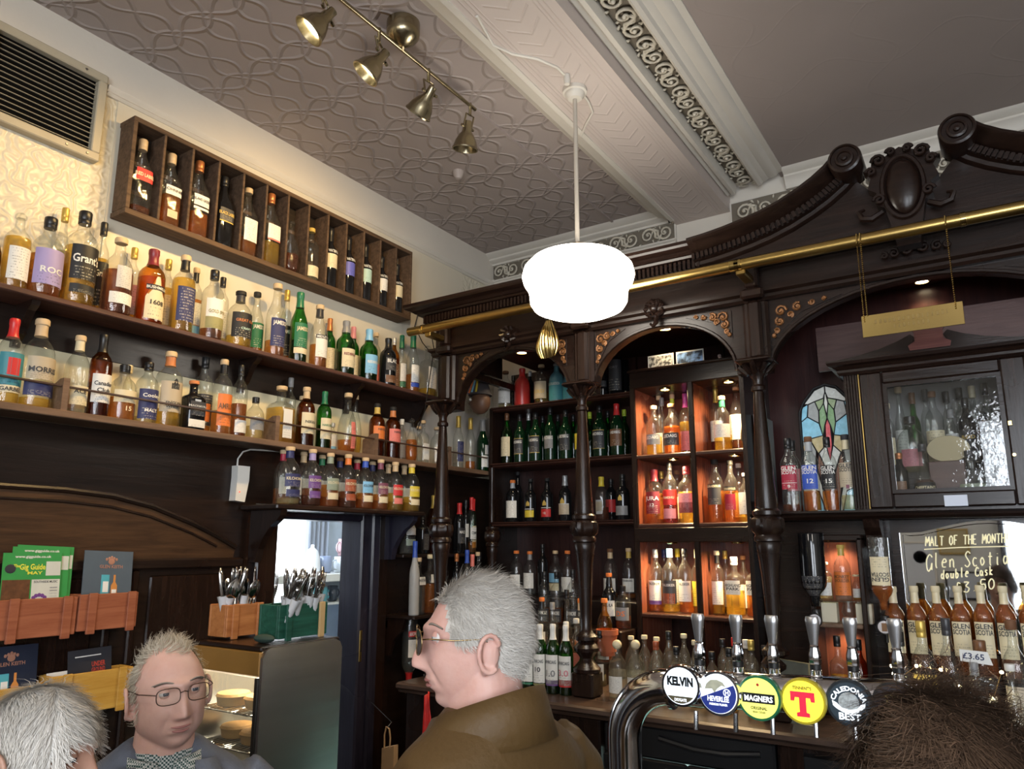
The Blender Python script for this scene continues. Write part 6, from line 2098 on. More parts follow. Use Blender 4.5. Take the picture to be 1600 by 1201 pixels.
shelf('Y', 4.03, SC, 'bottom open shelf', 'front row', G7, '''
801 750 20 std k - k.orange.steel | white .1 .5 1.2 |
829 748 18 bulb k - k.black | yellow .1 .26 1.1;gold .36 .48 .35 arch;silver .28 .3 1.1 |
855 747 19 bulb k - k.black | red .1 .28 1.1;gold .36 .48 .35 arch;silver .3 .32 1.1 | 12 .19 .05 white
883 743 20 bulb k - f.steel | beige .14 .36 1.1;gold .38 .5 .35 arch;silver .36 .38 1.1 |
907 743 19 bulb k - s.black | mint .1 .26 1.1;gold .36 .48 .35 arch |
940 745 22 squat c dark:.3 f.yellow | steel .14 .46 .5;cream .2 .42 .5 |
973 741 22 bulb k - s.black | grey .1 .3 1.1;gold .42 .54 .3 arch | 
''')
shelf('Y', 4.16, SC, 'bottom open shelf', 'back row', G7, '''
809 737 16 bulb k - k.black |
955 748 18 std k - s.black | red .2 .5 1.2 |
''')
G8 = 'bottles on the stepped display behind the man'
shelf('Y', 4.08, TIERS[0][0], 'back display step', 'back row', G8, '''
807 860 20 std c water:.1 k.orange | white .12 .45 1.1 |
828 861 20 squat c water:.2 k.orange.grey | white .15 .5 1.1 |
848 850 16 std k - s.black | |
868 860 20 bulb c water:.1 k.tan | sky .3 .5 1.0;cream .12 .28 1.0 |
887 860 20 bulb c water:.1 k.orange | white .1 .42 1.1 |
954 857 22 squat c amber:.1 k.brown.tan | white .14 .4 1.1 | 
983 856 21 squat c amber:.1 k.tan.gold | white .14 .4 1.1 | TORABHAIG .36 .04 charcoal
'''.replace('| |', ''))
shelf('Y', 3.75, TIERS[1][0], 'middle display step', 'front row', G8, '''
851 893 20 std c amber:.3 s.black | charcoal .05 .3 1.2 | BOWMORE .22 .07 white
870 893 20 std c orange:.3 s.black | charcoal .05 .3 1.2 | BOWMORE .22 .07 white
897 890 20 std c water:.1 s.black | charcoal .05 .3 1.2 | BOWMORE .22 .07 white
912 892 20 std c water:.1 s.black | charcoal .05 .3 1.2 | BOWMORE .22 .07 white
954 895 22 bulb k - k.orange.black | white .22 .50 1.2 | CAOL_ILA .42 .055 charcoal
981 915 24 std c dark:.3 s.black | grey .2 .5 1.2 | DS .36 .12 orange
''')
shelf('Y', 3.52, TIERS[2][0], 'lower display step', 'front row', G8, '''
847 933 18 std c dark:.3 k.orange.black | white .1 .4 1.1 |
863 941 19 bulb c pale:.2 s.grey | charcoal .1 .3 1.1 |
886 921 22 bell c dark:.25 s.black | |
907 935 19 std c amber:.3 k.orange.tan | orange .1 .3 1.1 |
976 936 24 squat a gold:.5 k.orange | cream .2 .38 .4;white .02 .16 .9 | LAGAVULIN .09 .04 charcoal
'''.replace('| |', ''))
G9 = 'bottles standing on the back counter'
shelf('Y', 3.13, -.665, 'back counter', 'left front group', G9, '''
826 975 21 std g dark:.3 f.white | white .14 .56 1.15;green .1 .13 1.15 | LAPHROAIG .46 .05 charcoal
845.5 975 22 std g dark:.3 f.white | white .14 .56 1.15;olive .1 .13 1.15 | LAPHROAIG .46 .05 charcoal;10 .34 .07 charcoal
866 975 23 std g dark:.3 f.white | white .14 .56 1.15;purple .12 .2 1.15 | LAPHROAIG .46 .05 charcoal;1.0 .3 .09 grey
888.5 977 23 std g dark:.3 f.white | white .14 .56 1.15;red .12 .22 1.15 | LAPHROAIG .46 .05 charcoal;3.0 .32 .09 pink
''')
shelf('Y', 3.33, -.665, 'back counter', 'left back group', G9, '''
843 975 16 std g dark:.3 f.white | white .3 .5 1 |
885 971 16 std g dark:.3 f.white | white .3 .5 1 |
904 966 17 std c pale:.2 k.white | coral .3 .5 1 |
916 985 22 bulb d - f.green | green .3 .52 1.15;white .12 .24 1.15;gold .25 .26 1.15 | BOWMORE .44 .05 gold
''')
shelf('Y', 3.2, -.665, 'back counter', 'middle front group', G9, '''
965 1004 28 squat c water:.5 o.cream | white .1 .4 .9 | 
994 1004 28 squat c water:.5 o.cream | white .1 .4 .9 |
1026 1002 24 squat c water:.4 s.rust | white .1 .4 1 |
1058 1010 22 std c water:.3 s.black | white .1 .4 1 |
1088 1000 22 squat c pale:.3 k.cream | white .1 .4 1 |
1114 1018 20 std c gold:.4 s.black | white .1 .4 1 |
1141 1012 21 squat c gold:.4 s.black | cream .1 .4 1 |
1177 1000 21 std c gold:.5 s.gold | cream .1 .4 1 |
1197 1008 20 squat c gold:.4 s.black | white .1 .4 1 |
''')
shelf('Y', 3.42, -.665, 'back counter', 'middle back group', G9, '''
938 985 18 std c pale:.2 s.black | white .1 .4 1 |
987 993 20 squat c water:.3 k.cream | |
1009 992 20 squat c water:.3 k.cream | |
1026 995 20 std c water:.3 k.cream | |
1046 986 20 bulb c water:.3 s.black | |
1070 990 20 squat c water:.3 k.cream | |
1092 985 20 std c water:.3 s.black | |
1131 998 18 std c water:.3 s.black | |
1152 996 18 std c water:.3 s.red | |
1165 999 17 std c water:.3 s.white | |
1187 1004 17 std c gold:.3 s.black | |
'''.replace('| |', ''))
# ---- lit niches
NF, NB = 3.93, 4.08
G10 = 'bottles in the lit niches'
shelf('Y', NF, L1, 'top lit niches', 'front row', G10, '''
1022 634 24 std c gold:.38 k.cream | grey .22 .42 1.2 | LEDAIG .36 .06 white
1050 631 26 squat c orange:.55 k.brown | charcoal .18 .42 1.2 | LEDAIG .36 .06 white
1129 619 27 squat c gold:.3 k.tan.green | white .24 .48 1.2 |
1170 634 27 jug c gold:.5 k.tan | black .2 .48 .8 |
''')
shelf('Y', NB, L1, 'top lit niches', 'back row', G10, '''
1010 620 18 squat c water:.1 k.tan | white .1 .4 1 |
1031 622 16 std c water:.1 s.grey | |
1041 617 18 std c orange:.5 k.tan.lime | white .1 .4 1 |
1072 615 20 std c gold:.55 f.magenta | pink .1 .4 1 |
1112 607 20 std c red:.5 f.gold | white .2 .5 1.1 |
1152 602 24 squat c dark:.2 k.tan | white .2 .56 1.1 |
'''.replace('| |', ''))
shelf('Y', NF, L2, 'middle lit niches', 'front row', G10, '''
1010 734 28 squat c orange:.55 f.maroon | maroon .18 .58 .9 | JURA .46 .075 white;12 .34 .06 white
1042 723 22 std c red:.55 s.black | red .3 .54 1.1;pink .08 .24 1.1 | TAMDHU .42 .04 cream
1074 729 28 std c gold:.55 s.maroon | pink .18 .52 1.0;maroon .18 .36 1.0 |
1119 718 26 squat c amber:.5 k.black | charcoal .28 .54 .9;black .54 .6 1.0 | EDRADOUR .57 .035 cream
1145 719 22 squat c amber:.5 k.black | crimson .2 .45 .8;black .5 .57 1.0 | EDRADOUR .535 .035 cream
1167 739 24 squat c gold:.3 k.grey | white .16 .6 1.1 |
1184 738 17 squat c gold:.3 k.cream | white .16 .6 1.1 |
''')
shelf('Y', NB, L2, 'middle lit niches', 'back row', G10, '''
1025 737 18 squat c pale:.4 s.gold | white .1 .5 1 |
1059 735 18 squat c pale:.4 k.brown | cream .1 .5 1 |
1156 724 18 squat c gold:.5 k.white | white .1 .5 1 |
''')
shelf('Y', NF, L3, 'bottom lit niches', 'front row', G10, '''
1017 858 22 std c amber:.4 s.steel | white .18 .5 1.1;purple .12 .18 1.1 | TALISKER .45 .04 charcoal
1043 857 25 std c gold:.15 s.sky | charcoal .14 .5 1.1;rust .14 .3 .9 | TALISKER .43 .04 silver
1074 857 22 std c amber:.35 s.black | white .18 .5 1.1 | TALISKER .45 .04 charcoal
1092 858 17 std c gold:.4 s.cream | yellow .12 .5 1.2 |
1124 860 19 std c gold:.4 k.cream.black | white .16 .52 1.1 |
1147 870 29 sq c gold:.42 s.white | white .36 .60 .75 | HIGHLAND .52 .05 charcoal;PARK .46 .05 charcoal
1180 870 29 sq c amber:.36 s.white | white .36 .60 .75 | HIGHLAND .52 .05 charcoal;PARK .46 .05 charcoal
''')
shelf('Y', NB, L3, 'bottom lit niches', 'back row', G10, '''
1029 858 17 std c gold:.4 s.navy | |
1060 857 17 std c amber:.4 s.yellow | white .1 .5 1 |
1135 860 17 std c gold:.4 s.gold | white .1 .5 1 |
1163 868 18 std c gold:.4 k.brown | white .1 .5 1 |
'''.replace('| |', ''))
# ---- right bay
G11 = 'square-shouldered bottles on the bay shelf'
shelf('Y', 3.36, RZ, 'right bay shelf', 'front row', G11, '''
1234 685 28 flask c dark:.1 s.black | crimson .30 .62 .95;white .38 .39 .9 | GLEN .585 .05 white;SCOTIA .53 .05 white;9 .34 .045 white
1270 682 28 flask c orange:.27 k.brown.steel | blue .29 .61 .95 | GLEN .575 .05 white;SCOTIA .52 .05 white;12 .40 .06 white
1297 683 26 flask c orange:.27 s.black | black .29 .61 .95 | GLEN .575 .05 white;SCOTIA .52 .05 white;15 .40 .06 white
1324 679 28 flask c pale:.2 k.charcoal.cream | beige .30 .62 .95;plum .28 .33 .18 | GLEN .585 .05 charcoal;SCOTIA .53 .05 charcoal
''')
shelf('Y', 3.5, RZ, 'right bay shelf', 'back row', G11, '''
1247 688 24 flask c dark:.1 s.black | pink .3 .6 1 |
1259 697 20 flask c orange:.3 k.tan | white .3 .6 1 |
''')
G12 = 'bottles inside the glazed cabinet'
CB = CZ0 + .05
shelf('Y', 3.39, CB, 'glazed cabinet', 'front row', G12, '''
1407 708 22 wine k - s.copper | brown .1 .35 .8 |
1444 694 34 bell c dark:.3 s.charcoal | black .05 .26 1.2 | CHIEFTAIN'S .16 .06 cream
1518 704 40 bell c dark:.2 s.charcoal | sage .06 .24 1.2 |
''')
shelf('Y', 3.57, CZ0 + .16, 'glazed cabinet', 'middle row', G12, '''
1396 630 18 std c orange:.5 k.cream | cream .12 .5 1.1 |
1426 651 42 squat c pale:.15 s.black | pink .1 .4 .7 |
1458 612 26 std c gold:.5 k.brown | cream .12 .5 1.2 |
1494 640 18 std c pale:.3 s.grey | silver .2 .6 1.2 |
1514 622 24 std k - s.black | charcoal .1 .55 1.2 | REID .45 .05 gold
1531 644 20 std a gold:.5 s.black | gold .2 .5 .6 |
''')
shelf('Y', 3.69, CZ0 + .16, 'glazed cabinet', 'back row', G12, '''
1411 604 18 tall c water:.2 k.tan | white .1 .5 1.1 |
1432 614 18 bulb g dark:.4 s.brown | |
1448 609 18 std c pale:.3 s.charcoal | |
1484 612 16 std c pale:.3 s.black | |
1505 606 16 std c pale:.3 s.black | |
1527 603 17 std c pale:.3 s.cream | |
1544 599 17 std c pale:.3 s.black | |
'''.replace('| |', ''))
G13 = 'identical amber bottles in front of the mirror'
shelf('Y', 3.32, GSZ, 'mirror step', 'front row', G13, '\n'.join('%g %g 30 flask c orange:.8 k.cream.cream | cream .22 .60 .95 | GLEN .555 .055 charcoal;SCOTIA .49 .055 charcoal' % q for q in ((1406, 916), (1436, 915), (1468, 915), (1503, 915), (1538, 914), (1572, 915), (1604, 914))))
G14 = 'bottles on the right end of the counter'
shelf('Y', 3.1, -.665, 'right counter end', 'front row', G14, '''
1423 987 24 std c amber:.3 s.black | beige .18 .5 1;pink .05 .18 1 |
1449 970 36 std c gold:.2 s.gold | gold .34 .56 1.1;white .12 .33 1.1 | TOMINTOUL .48 .04 brown
1489 966 34 squat c dark:.5 s.charcoal | charcoal .2 .52 1 |
1533 1000 44 sq c orange:.5 s.brown | white .2 .5 .7 |
1582 968 36 std c amber:.4 k.brown | beige .2 .5 1 |
''')
shelf('Y', 2.99, -.665, 'right counter end', 'foreground pair', G14, '''
1529 1035 28 squat c pale:.3 s.grey | charcoal .3 .55 1 | Grant .45 .07 white
1586 1037 32 jug c dark:.2 k.white | charcoal .05 .15 1.1 | TOMATIN .1 .05 white
''')
# ---- side shelves in the left corner
SZ1, SZ2 = -.045, -.375
t = thing('corner_shelf', (-2.9, 3.7, SZ1), 'dark narrow upper shelf on the wall behind the left column', 'shelf')
MB().cbox(-2.96, -2.835, 3.21, 3.96, SZ1 - .02, SZ1, .004).build('shelf_board', W_DARKY, t)
t = thing('corner_shelf', (-2.9, 3.7, SZ2), 'dark narrow lower shelf on a curved bracket beside the door post', 'shelf')
MB().cbox(-2.96, -2.745, 3.21, 3.90, SZ2 - .02, SZ2, .004).build('shelf_board', W_DARKY, t)
MB().prism([(-2.96, SZ2 - .02), (-2.82, SZ2 - .02), (-2.84, SZ2 - .08), (-2.9, SZ2 - .14), (-2.93, SZ2 - .22), (-2.96, SZ2 - .22)], 'y', 3.22, 3.245).build('bracket', W_DARKV, t)
G15 = 'spirit bottles on the corner shelves'
shelf('X', -2.89, SZ1, 'upper corner shelf', '', G15, '''
637 800 25 std c water:.4 s.silver | silver .45 .75 1;sage .2 .35 1 |
660 803 19 sq k - s.black | charcoal .1 .5 .7 |
677 774 20 std b dark:.5 f.gold | cream .2 .52 1.1 | CAPTAIN .48 .05 charcoal
719 786 20 std k - f.red | charcoal .2 .5 1.1 | MACKAY .42 .06 white
735 782 14 std k - s.black | white .3 .55 1 |
746 780 15 std g dark:.4 f.red | cream .1 .5 1.1 |
761 779 22 squat c amber:.2 f.red | white .25 .46 1.1 | COMFORT .36 .05 charcoal
''')
shelf('X', -2.785, SZ2, 'lower corner shelf', '', G15, '''
623 845 24 tall f - f.blue | |
645 871 28 sq c water:.5 k.tan | white .52 .66 .7 | THE_BOTANIST .6 .045 charcoal
668 866 22 sq c amber:.5 k.cream | white .52 .66 .7 |
686 876 18 squat c pale:.4 k.white.coral | coral .3 .45 1.1 | TAROT .36 .06 white
713 865 14 std k - s.copper | white .3 .5 1 |
730 859 17 std c pale:.3 f.blue | navy .3 .55 1.1 | SKAAL .45 .06 white
744 866 12 std k - f.coral | |
757 862 17 std c water:.3 k.tan | white .3 .55 1.1 |
772 862 14 std c water:.2 s.black | |
'''.replace('| |', ''))
# ---- bottles hung upside down on optics


def optic(px, ytop, ybot, wpx, Y, spec, labels, texts, label, disc):
    ff = atX if Y < 0 else atY
    a, b_ = ff(px, ytop, Y), ff(px, ybot, Y)
    H = a.z - b_.z
    d = a.dot(FW)
    t = make_bottle((a.x, a.y, a.z), PI / 2 if Y < 0 else 0, wpx * d / F / 2, H, spec, labels, texts, label, 'bottles on optics', inv=True)
    nr = .014
    MB().lathe([(nr, H * .97), (nr * 1.2, H), (nr * 1.1, H + .03), (.008, H + .05), (.006, H + .09)], 14).build('measure', BLACKP, t, True, True)
    if disc:
        MB().lathe([(.026, 0), (.028, .004), (.026, .008)], 24, (0, -.03, H + .03), 'y').build('measure_badge', BLACKP, t, True, True)
        MB().lathe([(.023, .0085), (.001, .0095)], 24, (0, -.03, H + .03), 'y').build('badge_face', mat('optic_face', (.62, .6, .62), .35), t, True, True)
        MB().box(-.009, .009, -.042, -.040, H + .015, H + .045).build('badge_print', mat('optic_print', (.2, .1, .04), .4), t, local=True)
    return t


optic(1266, 832, 955, 38, 3.3, ('std', 'k', '-', '-'), ['charcoal .55 .8 .9', 'gold .8 .81 .9', 'gold .545 .555 .9'][:1], [], 'black bottle hung upside down on the optic left of the lit niche', True)
optic(1371, 838, 965, 32, 3.28, ('flask', 'c', 'orange:.5', '-'), ['cream .25 .60 .95'], ['GLEN .53 .05 charcoal', 'SCOTIA .47 .05 charcoal'], 'amber bottle hung upside down on the optic right of the lit niche', True)
optic(641, 965, 1075, 24, -2.86, ('std', 'c', 'water:.8', 'f.red'), ['white .3 .55 1', 'red .18 .26 1'], ['SMIRNOFF .22 .05 white'], 'clear bottle with red label hung upside down on an optic by the door post', True)
optic(668, 975, 1075, 20, -2.86, ('std', 'g', 'dark:.8', 'f.white'), ['white .3 .55 1'], [], 'green bottle hung upside down on an optic behind the man in sunglasses', True)
o = MB().box(-2.961, -2.945, 3.22, 3.9, -.45, -.41).build('optic_rail', W_DARKY)
tag(o, 'dark rail on the wall that carries the upside-down bottles', 'rail')
# niche things on the right
shelf('Y', MY - .07, gz, 'small lit niche', 'on glass shelf', 'bottles in the small lit niche', '''
1297 878 22 std c pale:.6 k.cream | white .1 .45 1 |
1326 851 32 squat c water:.1 k.gold.gold | orange .08 .5 1.1 | MONKEY .42 .06 brown;SHOULDER .35 .06 brown
1352 898 18 squat c gold:.4 k.cream | white .1 .45 1 |
''')
for px, c in ((1298, 'left'), (1352, 'right')):
    p = atY(px, 960, MY - .09)
    o = MB().cbox(p.x - .03, p.x + .03, MY - .12, MY - .07, nzb, nzb + .078, .002).build('spirit_carton', paper('carton_cream', (.66, .6, .45), (.06, .05, .04)))
    tag(o, 'small cream printed carton at the %s of the lit niche' % c, 'carton')


def glencairn(name, loc, s, label):
    t = thing(name, loc, label, 'glass', 'tasting glasses')
    MB().lathe([(.0, 0), (.022 * s, 0), (.022 * s, .006 * s), (.009 * s, .014 * s), (.009 * s, .022 * s), (.024 * s, .032 * s), (.031 * s, .05 * s), (.028 * s, .07 * s), (.021 * s, .092 * s), (.021 * s, .1 * s)], 18, cap1=False).build('bowl', GLS['c'][1], t, 'all', True)


p = atY(1327, 966, MY - .1)
glencairn('tasting_glass', (p.x, MY - .1, nzb), .85, 'empty tulip tasting glass in the small lit niche')
for i, x in enumerate((1494, 1511, 1528, 1546)):
    p = atY(x, 640, 3.63)
    glencairn('tasting_glass', (p.x, 3.635, CZ0 + .395), .66, '%s tasting glass from left on the cabinet glass shelf' % ORD[i])
o = MB().box(-.12, CX1 - .021, 3.6, 3.67, CZ0 + .389, CZ0 + .394).build('glass_shelf', GLS['c'][1])
tag(o, 'clear glass strip shelf under the tasting glasses in the cabinet', 'shelf')
# cabinet things
p0, p1 = atY(1456, 762, 3.42), atY(1508, 720, 3.42)
o = MB().cbox(p0.x, p1.x, 3.37, 3.50, CB + .001, p1.z, .003).build('presentation_box', wood('box_mahogany', (.06, .03, .026), (.12, .065, .055), .35, 0))
tag(o, 'low brown wooden presentation box inside the glazed cabinet', 'box')
p = atY(1481, 698, 3.42)
o = MB().lathe([(.074, -.006), (.076, 0), (.074, .006)], 32, (p.x, 3.42, p1.z + .055), 'y')
for v in o.v:
    v.z = p1.z + .0525 + (v.z - (p1.z + .055)) * .7
o = o.build('oval_plaque', paper('plaque_gold', (.42, .35, .2), (.06, .05, .03)), smooth=True)
tag(o, 'oval gold plaque standing on the box in the glazed cabinet', 'plaque')
p0, p1 = atY(1541, 760, 3.40), atY(1582, 655, 3.40)
t = thing('brick_tower', ((p0.x + p1.x) / 2, 3.42, CB), 'white ceramic brick tower decanter at the right of the cabinet', 'decanter')
bx0, bx1 = p0.x, p1.x - .004
MB().prism([(bx0, CB + .001), (bx1, CB + .001), (bx1 - .008, p1.z), (bx0 + .004, p1.z)], 'y', 3.385, 3.46).build('tower_core', mat('mortar_grey', (.2, .2, .22), .6), t)
hh = (p1.z - CB) / 13
for i in range(13):
    for j in range(-1, 4):
        xx0 = bx0 + (j + (.5 if i % 2 else 0)) * (bx1 - bx0) / 3
        xx1 = xx0 + (bx1 - bx0) / 3 - .0025
        xx0, xx1 = max(xx0, bx0 + .002), min(xx1, bx1 - .006)
        if xx1 - xx0 < .004:
            continue
        MB().box(xx0, xx1, 3.381, 3.388, CB + i * hh + .001, CB + (i + 1) * hh - .001).build('brick', mat('glazed_white_brick', (.5, .52, .56), .2, 0, .15, 30), t)
MB().tube([(bx1 - .025, 3.372, CB + .17), (bx1 - .01, 3.35, CB + .13), (bx1 - .012, 3.35, CB + .06), (bx1 - .025, 3.372, CB + .03)], .008, 8).build('tower_handle', mat('pewter', (.2, .2, .2), .35, .8), t, True)
o = MB().cbox(atY(1475, 780, 3.29).x, atY(1512, 780, 3.29).x, 3.292, 3.296, atY(1490, 793, 3.29).z + .006, atY(1490, 773, 3.29).z, .001).build('reflective_card', paper('card_blue_white', (.62, .68, .8), (.2, .22, .3)))
tag(o, 'small pale card fixed under the cabinet door', 'card')
# lower niche things
shelf('Y', MY - .09, -.665, 'below small niche', '', 'bottles below the small lit niche', '''
1312 993 27 sq c gold:.5 s.black | charcoal .1 .5 .7 |
1360 1000 28 squat b dark:.5 s.black | cream .06 .3 1 |
''')
p = atY(1335, 1060, 3.22)
tag(MB().cbox(p.x - .035, p.x + .035, 3.19, 3.25, -.665, -.60, .003).build('white_carton', mat('white_card', (.6, .6, .58), .6)), 'small white carton on the counter below the lit niche', 'carton')
settle()
# price ticket
p = atY(1524, 1025, 3.03)
t = thing('price_ticket', (p.x, 3.03, p.z), 'white handwritten price ticket reading 3.65 pounds', 'price ticket')
MB().prism([(-.045, -.018), (.048, -.026), (.036, .016), (-.045, .02)], 'y', 0, .001).build('card', WHITEP, t, local=True)
flat_text('price', '£3.65', .02, mat('blue_pen', (.03, .04, .1), .5), t, (-.006, -.001, -.01), (1, 0, -.06), (.05, 0, 1), .062)
# fairy lights
t = thing('string_lights', (-.2, 3.0, -.66), 'string of tiny warm white fairy lights winding between the counter bottles', 'string lights')
fl = [(1393, 1040), (1396, 1052), (1397, 1066), (1432, 1040), (1470, 1046), (1500, 1072), (1552, 1092), (1565, 1050)]
pp = [atY(x, y, 3.045) for x, y in fl]
MB().tube(pp, .0012, 4).build('wire', mat('copper_wire', (.4, .25, .1), .3, 1), t)
for q in pp:
    MB().ball(q, .0055, n=8, m=6).build('bulb', emissive('fairy_bulb', (1, .85, .45), 25), t, True)
# terracotta pot between the steps
p = atY(950, 1040, 3.47)
tag(MB().lathe([(.035, 0), (.05, .1), (.055, .1), (.055, .125), (.048, .125), (.044, .02)], 20, (p.x, 3.47, -.53), cap1=False).build('terracotta_pot', mat('terracotta', (.4, .1, .04), .7), smooth=True), 'terracotta pot behind the middle column', 'pot')
# ================================================================== things along the left wall, low
TERRA = wood('terracotta_stained_wood', (.26, .075, .035), (.42, .15, .075), .55, 1, 3, .1, 0)
MUST = wood('mustard_stained_wood', (.5, .26, .04), (.66, .4, .09), .5, 1, 3, .05, 0)


def pocket_box(y0, y1, z0, z1, m, label):
    t = thing('leaflet_box', (-2.9, (y0 + y1) / 2, z0), label, 'box', 'wooden leaflet boxes on the wall')
    xb, xf = -2.944, -2.855
    MB().cbox(xf - .012, xf, y0, y1, z0, z1, .002).build('front_board', m, t)
    MB().cbox(xb, xf - .012, y0, y0 + .012, z0, z1, .002).build('end_board', m, t)
    MB().cbox(xb, xf - .012, y1 - .012, y1, z0, z1, .002).build('end_board', m, t)
    MB().cbox(xb, xb + .01, y0 + .012, y1 - .012, z0, z1, .002).build('back_board', m, t)
    MB().box(xb + .01, xf - .012, y0 + .012, y1 - .012, z0, z0 + .01).build('bottom_board', m, t)
    w_ = y1 - y0
    for f_ in (.13, .80):
        MB().cbox(xf, xf + .01, y0 + w_ * f_, y0 + w_ * f_ + .032, z0 - .012, z1 + .004, .002).build('batten', m, t)
    return t


pocket_box(1.205, 1.468, -.312, -.18, TERRA, 'left terracotta wooden leaflet box holding green gig leaflets')
pocket_box(1.475, 1.697, -.305, -.175, TERRA, 'right terracotta wooden leaflet box holding a slate blue card')
pocket_box(1.14, 1.398, -.60, -.47, MUST, 'left mustard wooden leaflet box holding a navy card')
pocket_box(1.405, 1.705, -.592, -.452, MUST, 'right mustard wooden leaflet box behind the man with glasses')


def card(name, yc, zc, w_, h, x, m, label, rot=0, cat='leaflet', lean=.12):
    """upright card facing the room; its own frame: x to the right, z up, front is -y"""
    t = thing(name, (x, yc, zc - h / 2), label, cat)
    t.rotation_euler = (-lean, rot, PI / 2)
    MB().box(-w_ / 2, w_ / 2, -.0012, .0012, 0, h).build('card_sheet', m, t, local=True)
    return t


def cbox_on(t, x0, x1, z0, z1, m, nm='print_block', d=-.0016):
    return MB().box(x0, x1, d - .0003, d + .0003, z0, z1).build(nm, m, t, local=True)


def ctext(t, txt, x, z, size, m, width=None, shear=0):
    return flat_text('lettering', txt, size, m, t, (x, -.0022, z), (1, 0, 0), (0, 0, 1), width, shear)


GREENL = mat('leaflet_green', (.04, .3, .07), .4)
YEL = mat('leaflet_yellow_ink', (.8, .8, .08), .5)
WINK = mat('white_ink', (.8, .8, .78), .5)
DINK = mat('dark_ink', (.03, .03, .04), .5)
PHO = mat('night_photo_print', (.12, .05, .02), .4, 0, .9, 45)
for k, (yc, zc, rot, x) in enumerate(((1.37, -.10, .05, -2.918), (1.355, -.105, .03, -2.908), (1.325, -.125, .012, -2.895))):
    t = card('gig_leaflet', yc, zc, .195, .205, x, GREENL, ('rear', 'middle', 'front')[k] + ' green gig leaflet in the left terracotta box', rot)
    ctext(t, 'www.gigguide.co.uk', 0, .188, .009, WINK, .12)
    cbox_on(t, .045, .095, .125, .175, mat('leaflet_white', (.62, .64, .58), .5))
    if k == 2:
        ctext(t, 'The', -.052, .155, .011, YEL, .02)
        ctext(t, 'Gig Guide', .0, .147, .02, YEL, .085)
        ctext(t, 'MAY', .008, .13, .011, YEL, .05)
        cbox_on(t, -.095, -.005, .022, .112, PHO)
        cbox_on(t, .0, .095, .02, .112, mat('leaflet_white', (.62, .64, .58), .5))
        ctext(t, 'SOUTHSIDE MUSIC', .047, .1, .008, DINK, .08)
        pm_ = mat('leaflet_purple', (.16, .05, .25), .5)
        for a in range(7):
            an = PI * (a + .5) / 7
            MB().ball((.028 + .024 * cos(an), -.0022, .034 + .024 * sin(an)), .007, .0006, .007, 8, 5).build('emblem_dot', pm_, t, True, True)
        for j in range(6):
            cbox_on(t, .062, .088, .03 + j * .01, .034 + j * .01, mat('leaflet_blue_ink', (.1, .12, .3), .5), 'print_line')
        MB().ball((-.072, -.002, .15), .018, .0008, .016, 10, 6).build('mascot_blot', DINK, t, True, True)
        cbox_on(t, -.076, -.068, .142, .162, YEL)
SLATE = mat('slate_blue_card', (.085, .115, .15), .45)
NAVYC = mat('navy_card', (.012, .02, .045), .4)
COPI = mat('copper_ink', (.5, .25, .17), .4, .3)


def keith(yc, zc, x, m, label, rot):
    t = card('whisky_card', yc, zc, .19, .175, x, m, label, rot)
    ctext(t, 'GLEN KEITH', .01, .11, .0125, COPI, .09)
    b = MB()
    for a in range(5):
        b.ball((.01 + .012 * (a - 2) * .8, -.0018, .147 + .004 * (1 - abs(a - 2))), .005, .0006, .006, 6, 4)
    b.ball((.01, -.0018, .135), .013, .0007, .012, 10, 6)
    b.build('crest_print', COPI, t, True, True)
    cbox_on(t, -.025, .006, .0, .085, mat('turquoise_tube_print', (.08, .4, .5), .5))
    cbox_on(t, -.018, .003, .02, .06, WINK, d=-.0022)
    MB().prism([(.014, 0), (.038, 0), (.038, .045), (.03, .058), (.03, .085), (.022, .085), (.022, .058), (.014, .045)], 'y', -.0022, -.0014).build('bottle_print', mat('orange_print', (.6, .25, .06), .5), t, local=True)
    cbox_on(t, .017, .035, .004, .03, WINK, d=-.0026)
    return t


keith(1.595, -.105, -2.90, SLATE, 'slate blue whisky card standing in the right terracotta box', .04)
keith(1.285, -.425, -2.90, NAVYC, 'dark navy whisky card standing in the left mustard box', .0)
t = card('event_leaflet', 1.565, -.43, .16, .11, -2.90, mat('charcoal_leaflet', (.03, .032, .042), .4), 'dark leaflet with red lettering in the right mustard box', -.03)
ctext(t, 'UNDER', .03, .045, .018, mat('red_ink', (.5, .06, .04), .5), .05)
ctext(t, 'GROUND', .03, .025, .016, mat('red_ink', (.5, .06, .04), .5), .05)
cbox_on(t, -.055, .04, .083, .087, WINK, 'print_line')
t = card('white_leaflet', 1.50, -.478, .17, .07, -2.90, WHITEP, 'white folded paper lying in the right mustard box', -.02)

# ------------------------------------------------------------------ food warmer
Wx, Wy0, Wy1, Wt = -2.0, 1.618, 1.957, -.318
wm = thing('food_warmer', (-2.16, 1.79, -.95), 'steel food warmer with glass front and wire racks of pies', 'food warmer')
pf = [(Wy0, -.95), (Wy1, -.95), (Wy1, Wt - .03), (Wy1 - .01, Wt - .01), (Wy1 - .03, Wt), (Wy0 + .035, Wt), (Wy0 + .012, Wt - .008), (Wy0, Wt - .03)]
STEELP = mat('rippled_steel', (.58, .57, .56), .3, 1, .15, 3, .3, 2, stretch=(.5, .4, 5))
MB().prism(pf, 'x', Wx - .012, Wx).build('steel_side', STEELP, wm)
MB().cbox(-2.36, Wx - .012, Wy0, Wy1, Wt - .012, Wt + .004, .004).build('top_slab', W_DARK, wm)
MB().cbox(-2.36, Wx - .012, Wy0 - .004, Wy0 + .012, Wt - .085, Wt - .012, .003).build('header_strip', mat('amber_header', (.38, .2, .05), .3, .3), wm)
MB().box(-2.36, -2.35, Wy0, Wy1, -.95, Wt - .012).build('steel_side', STEELP, wm)
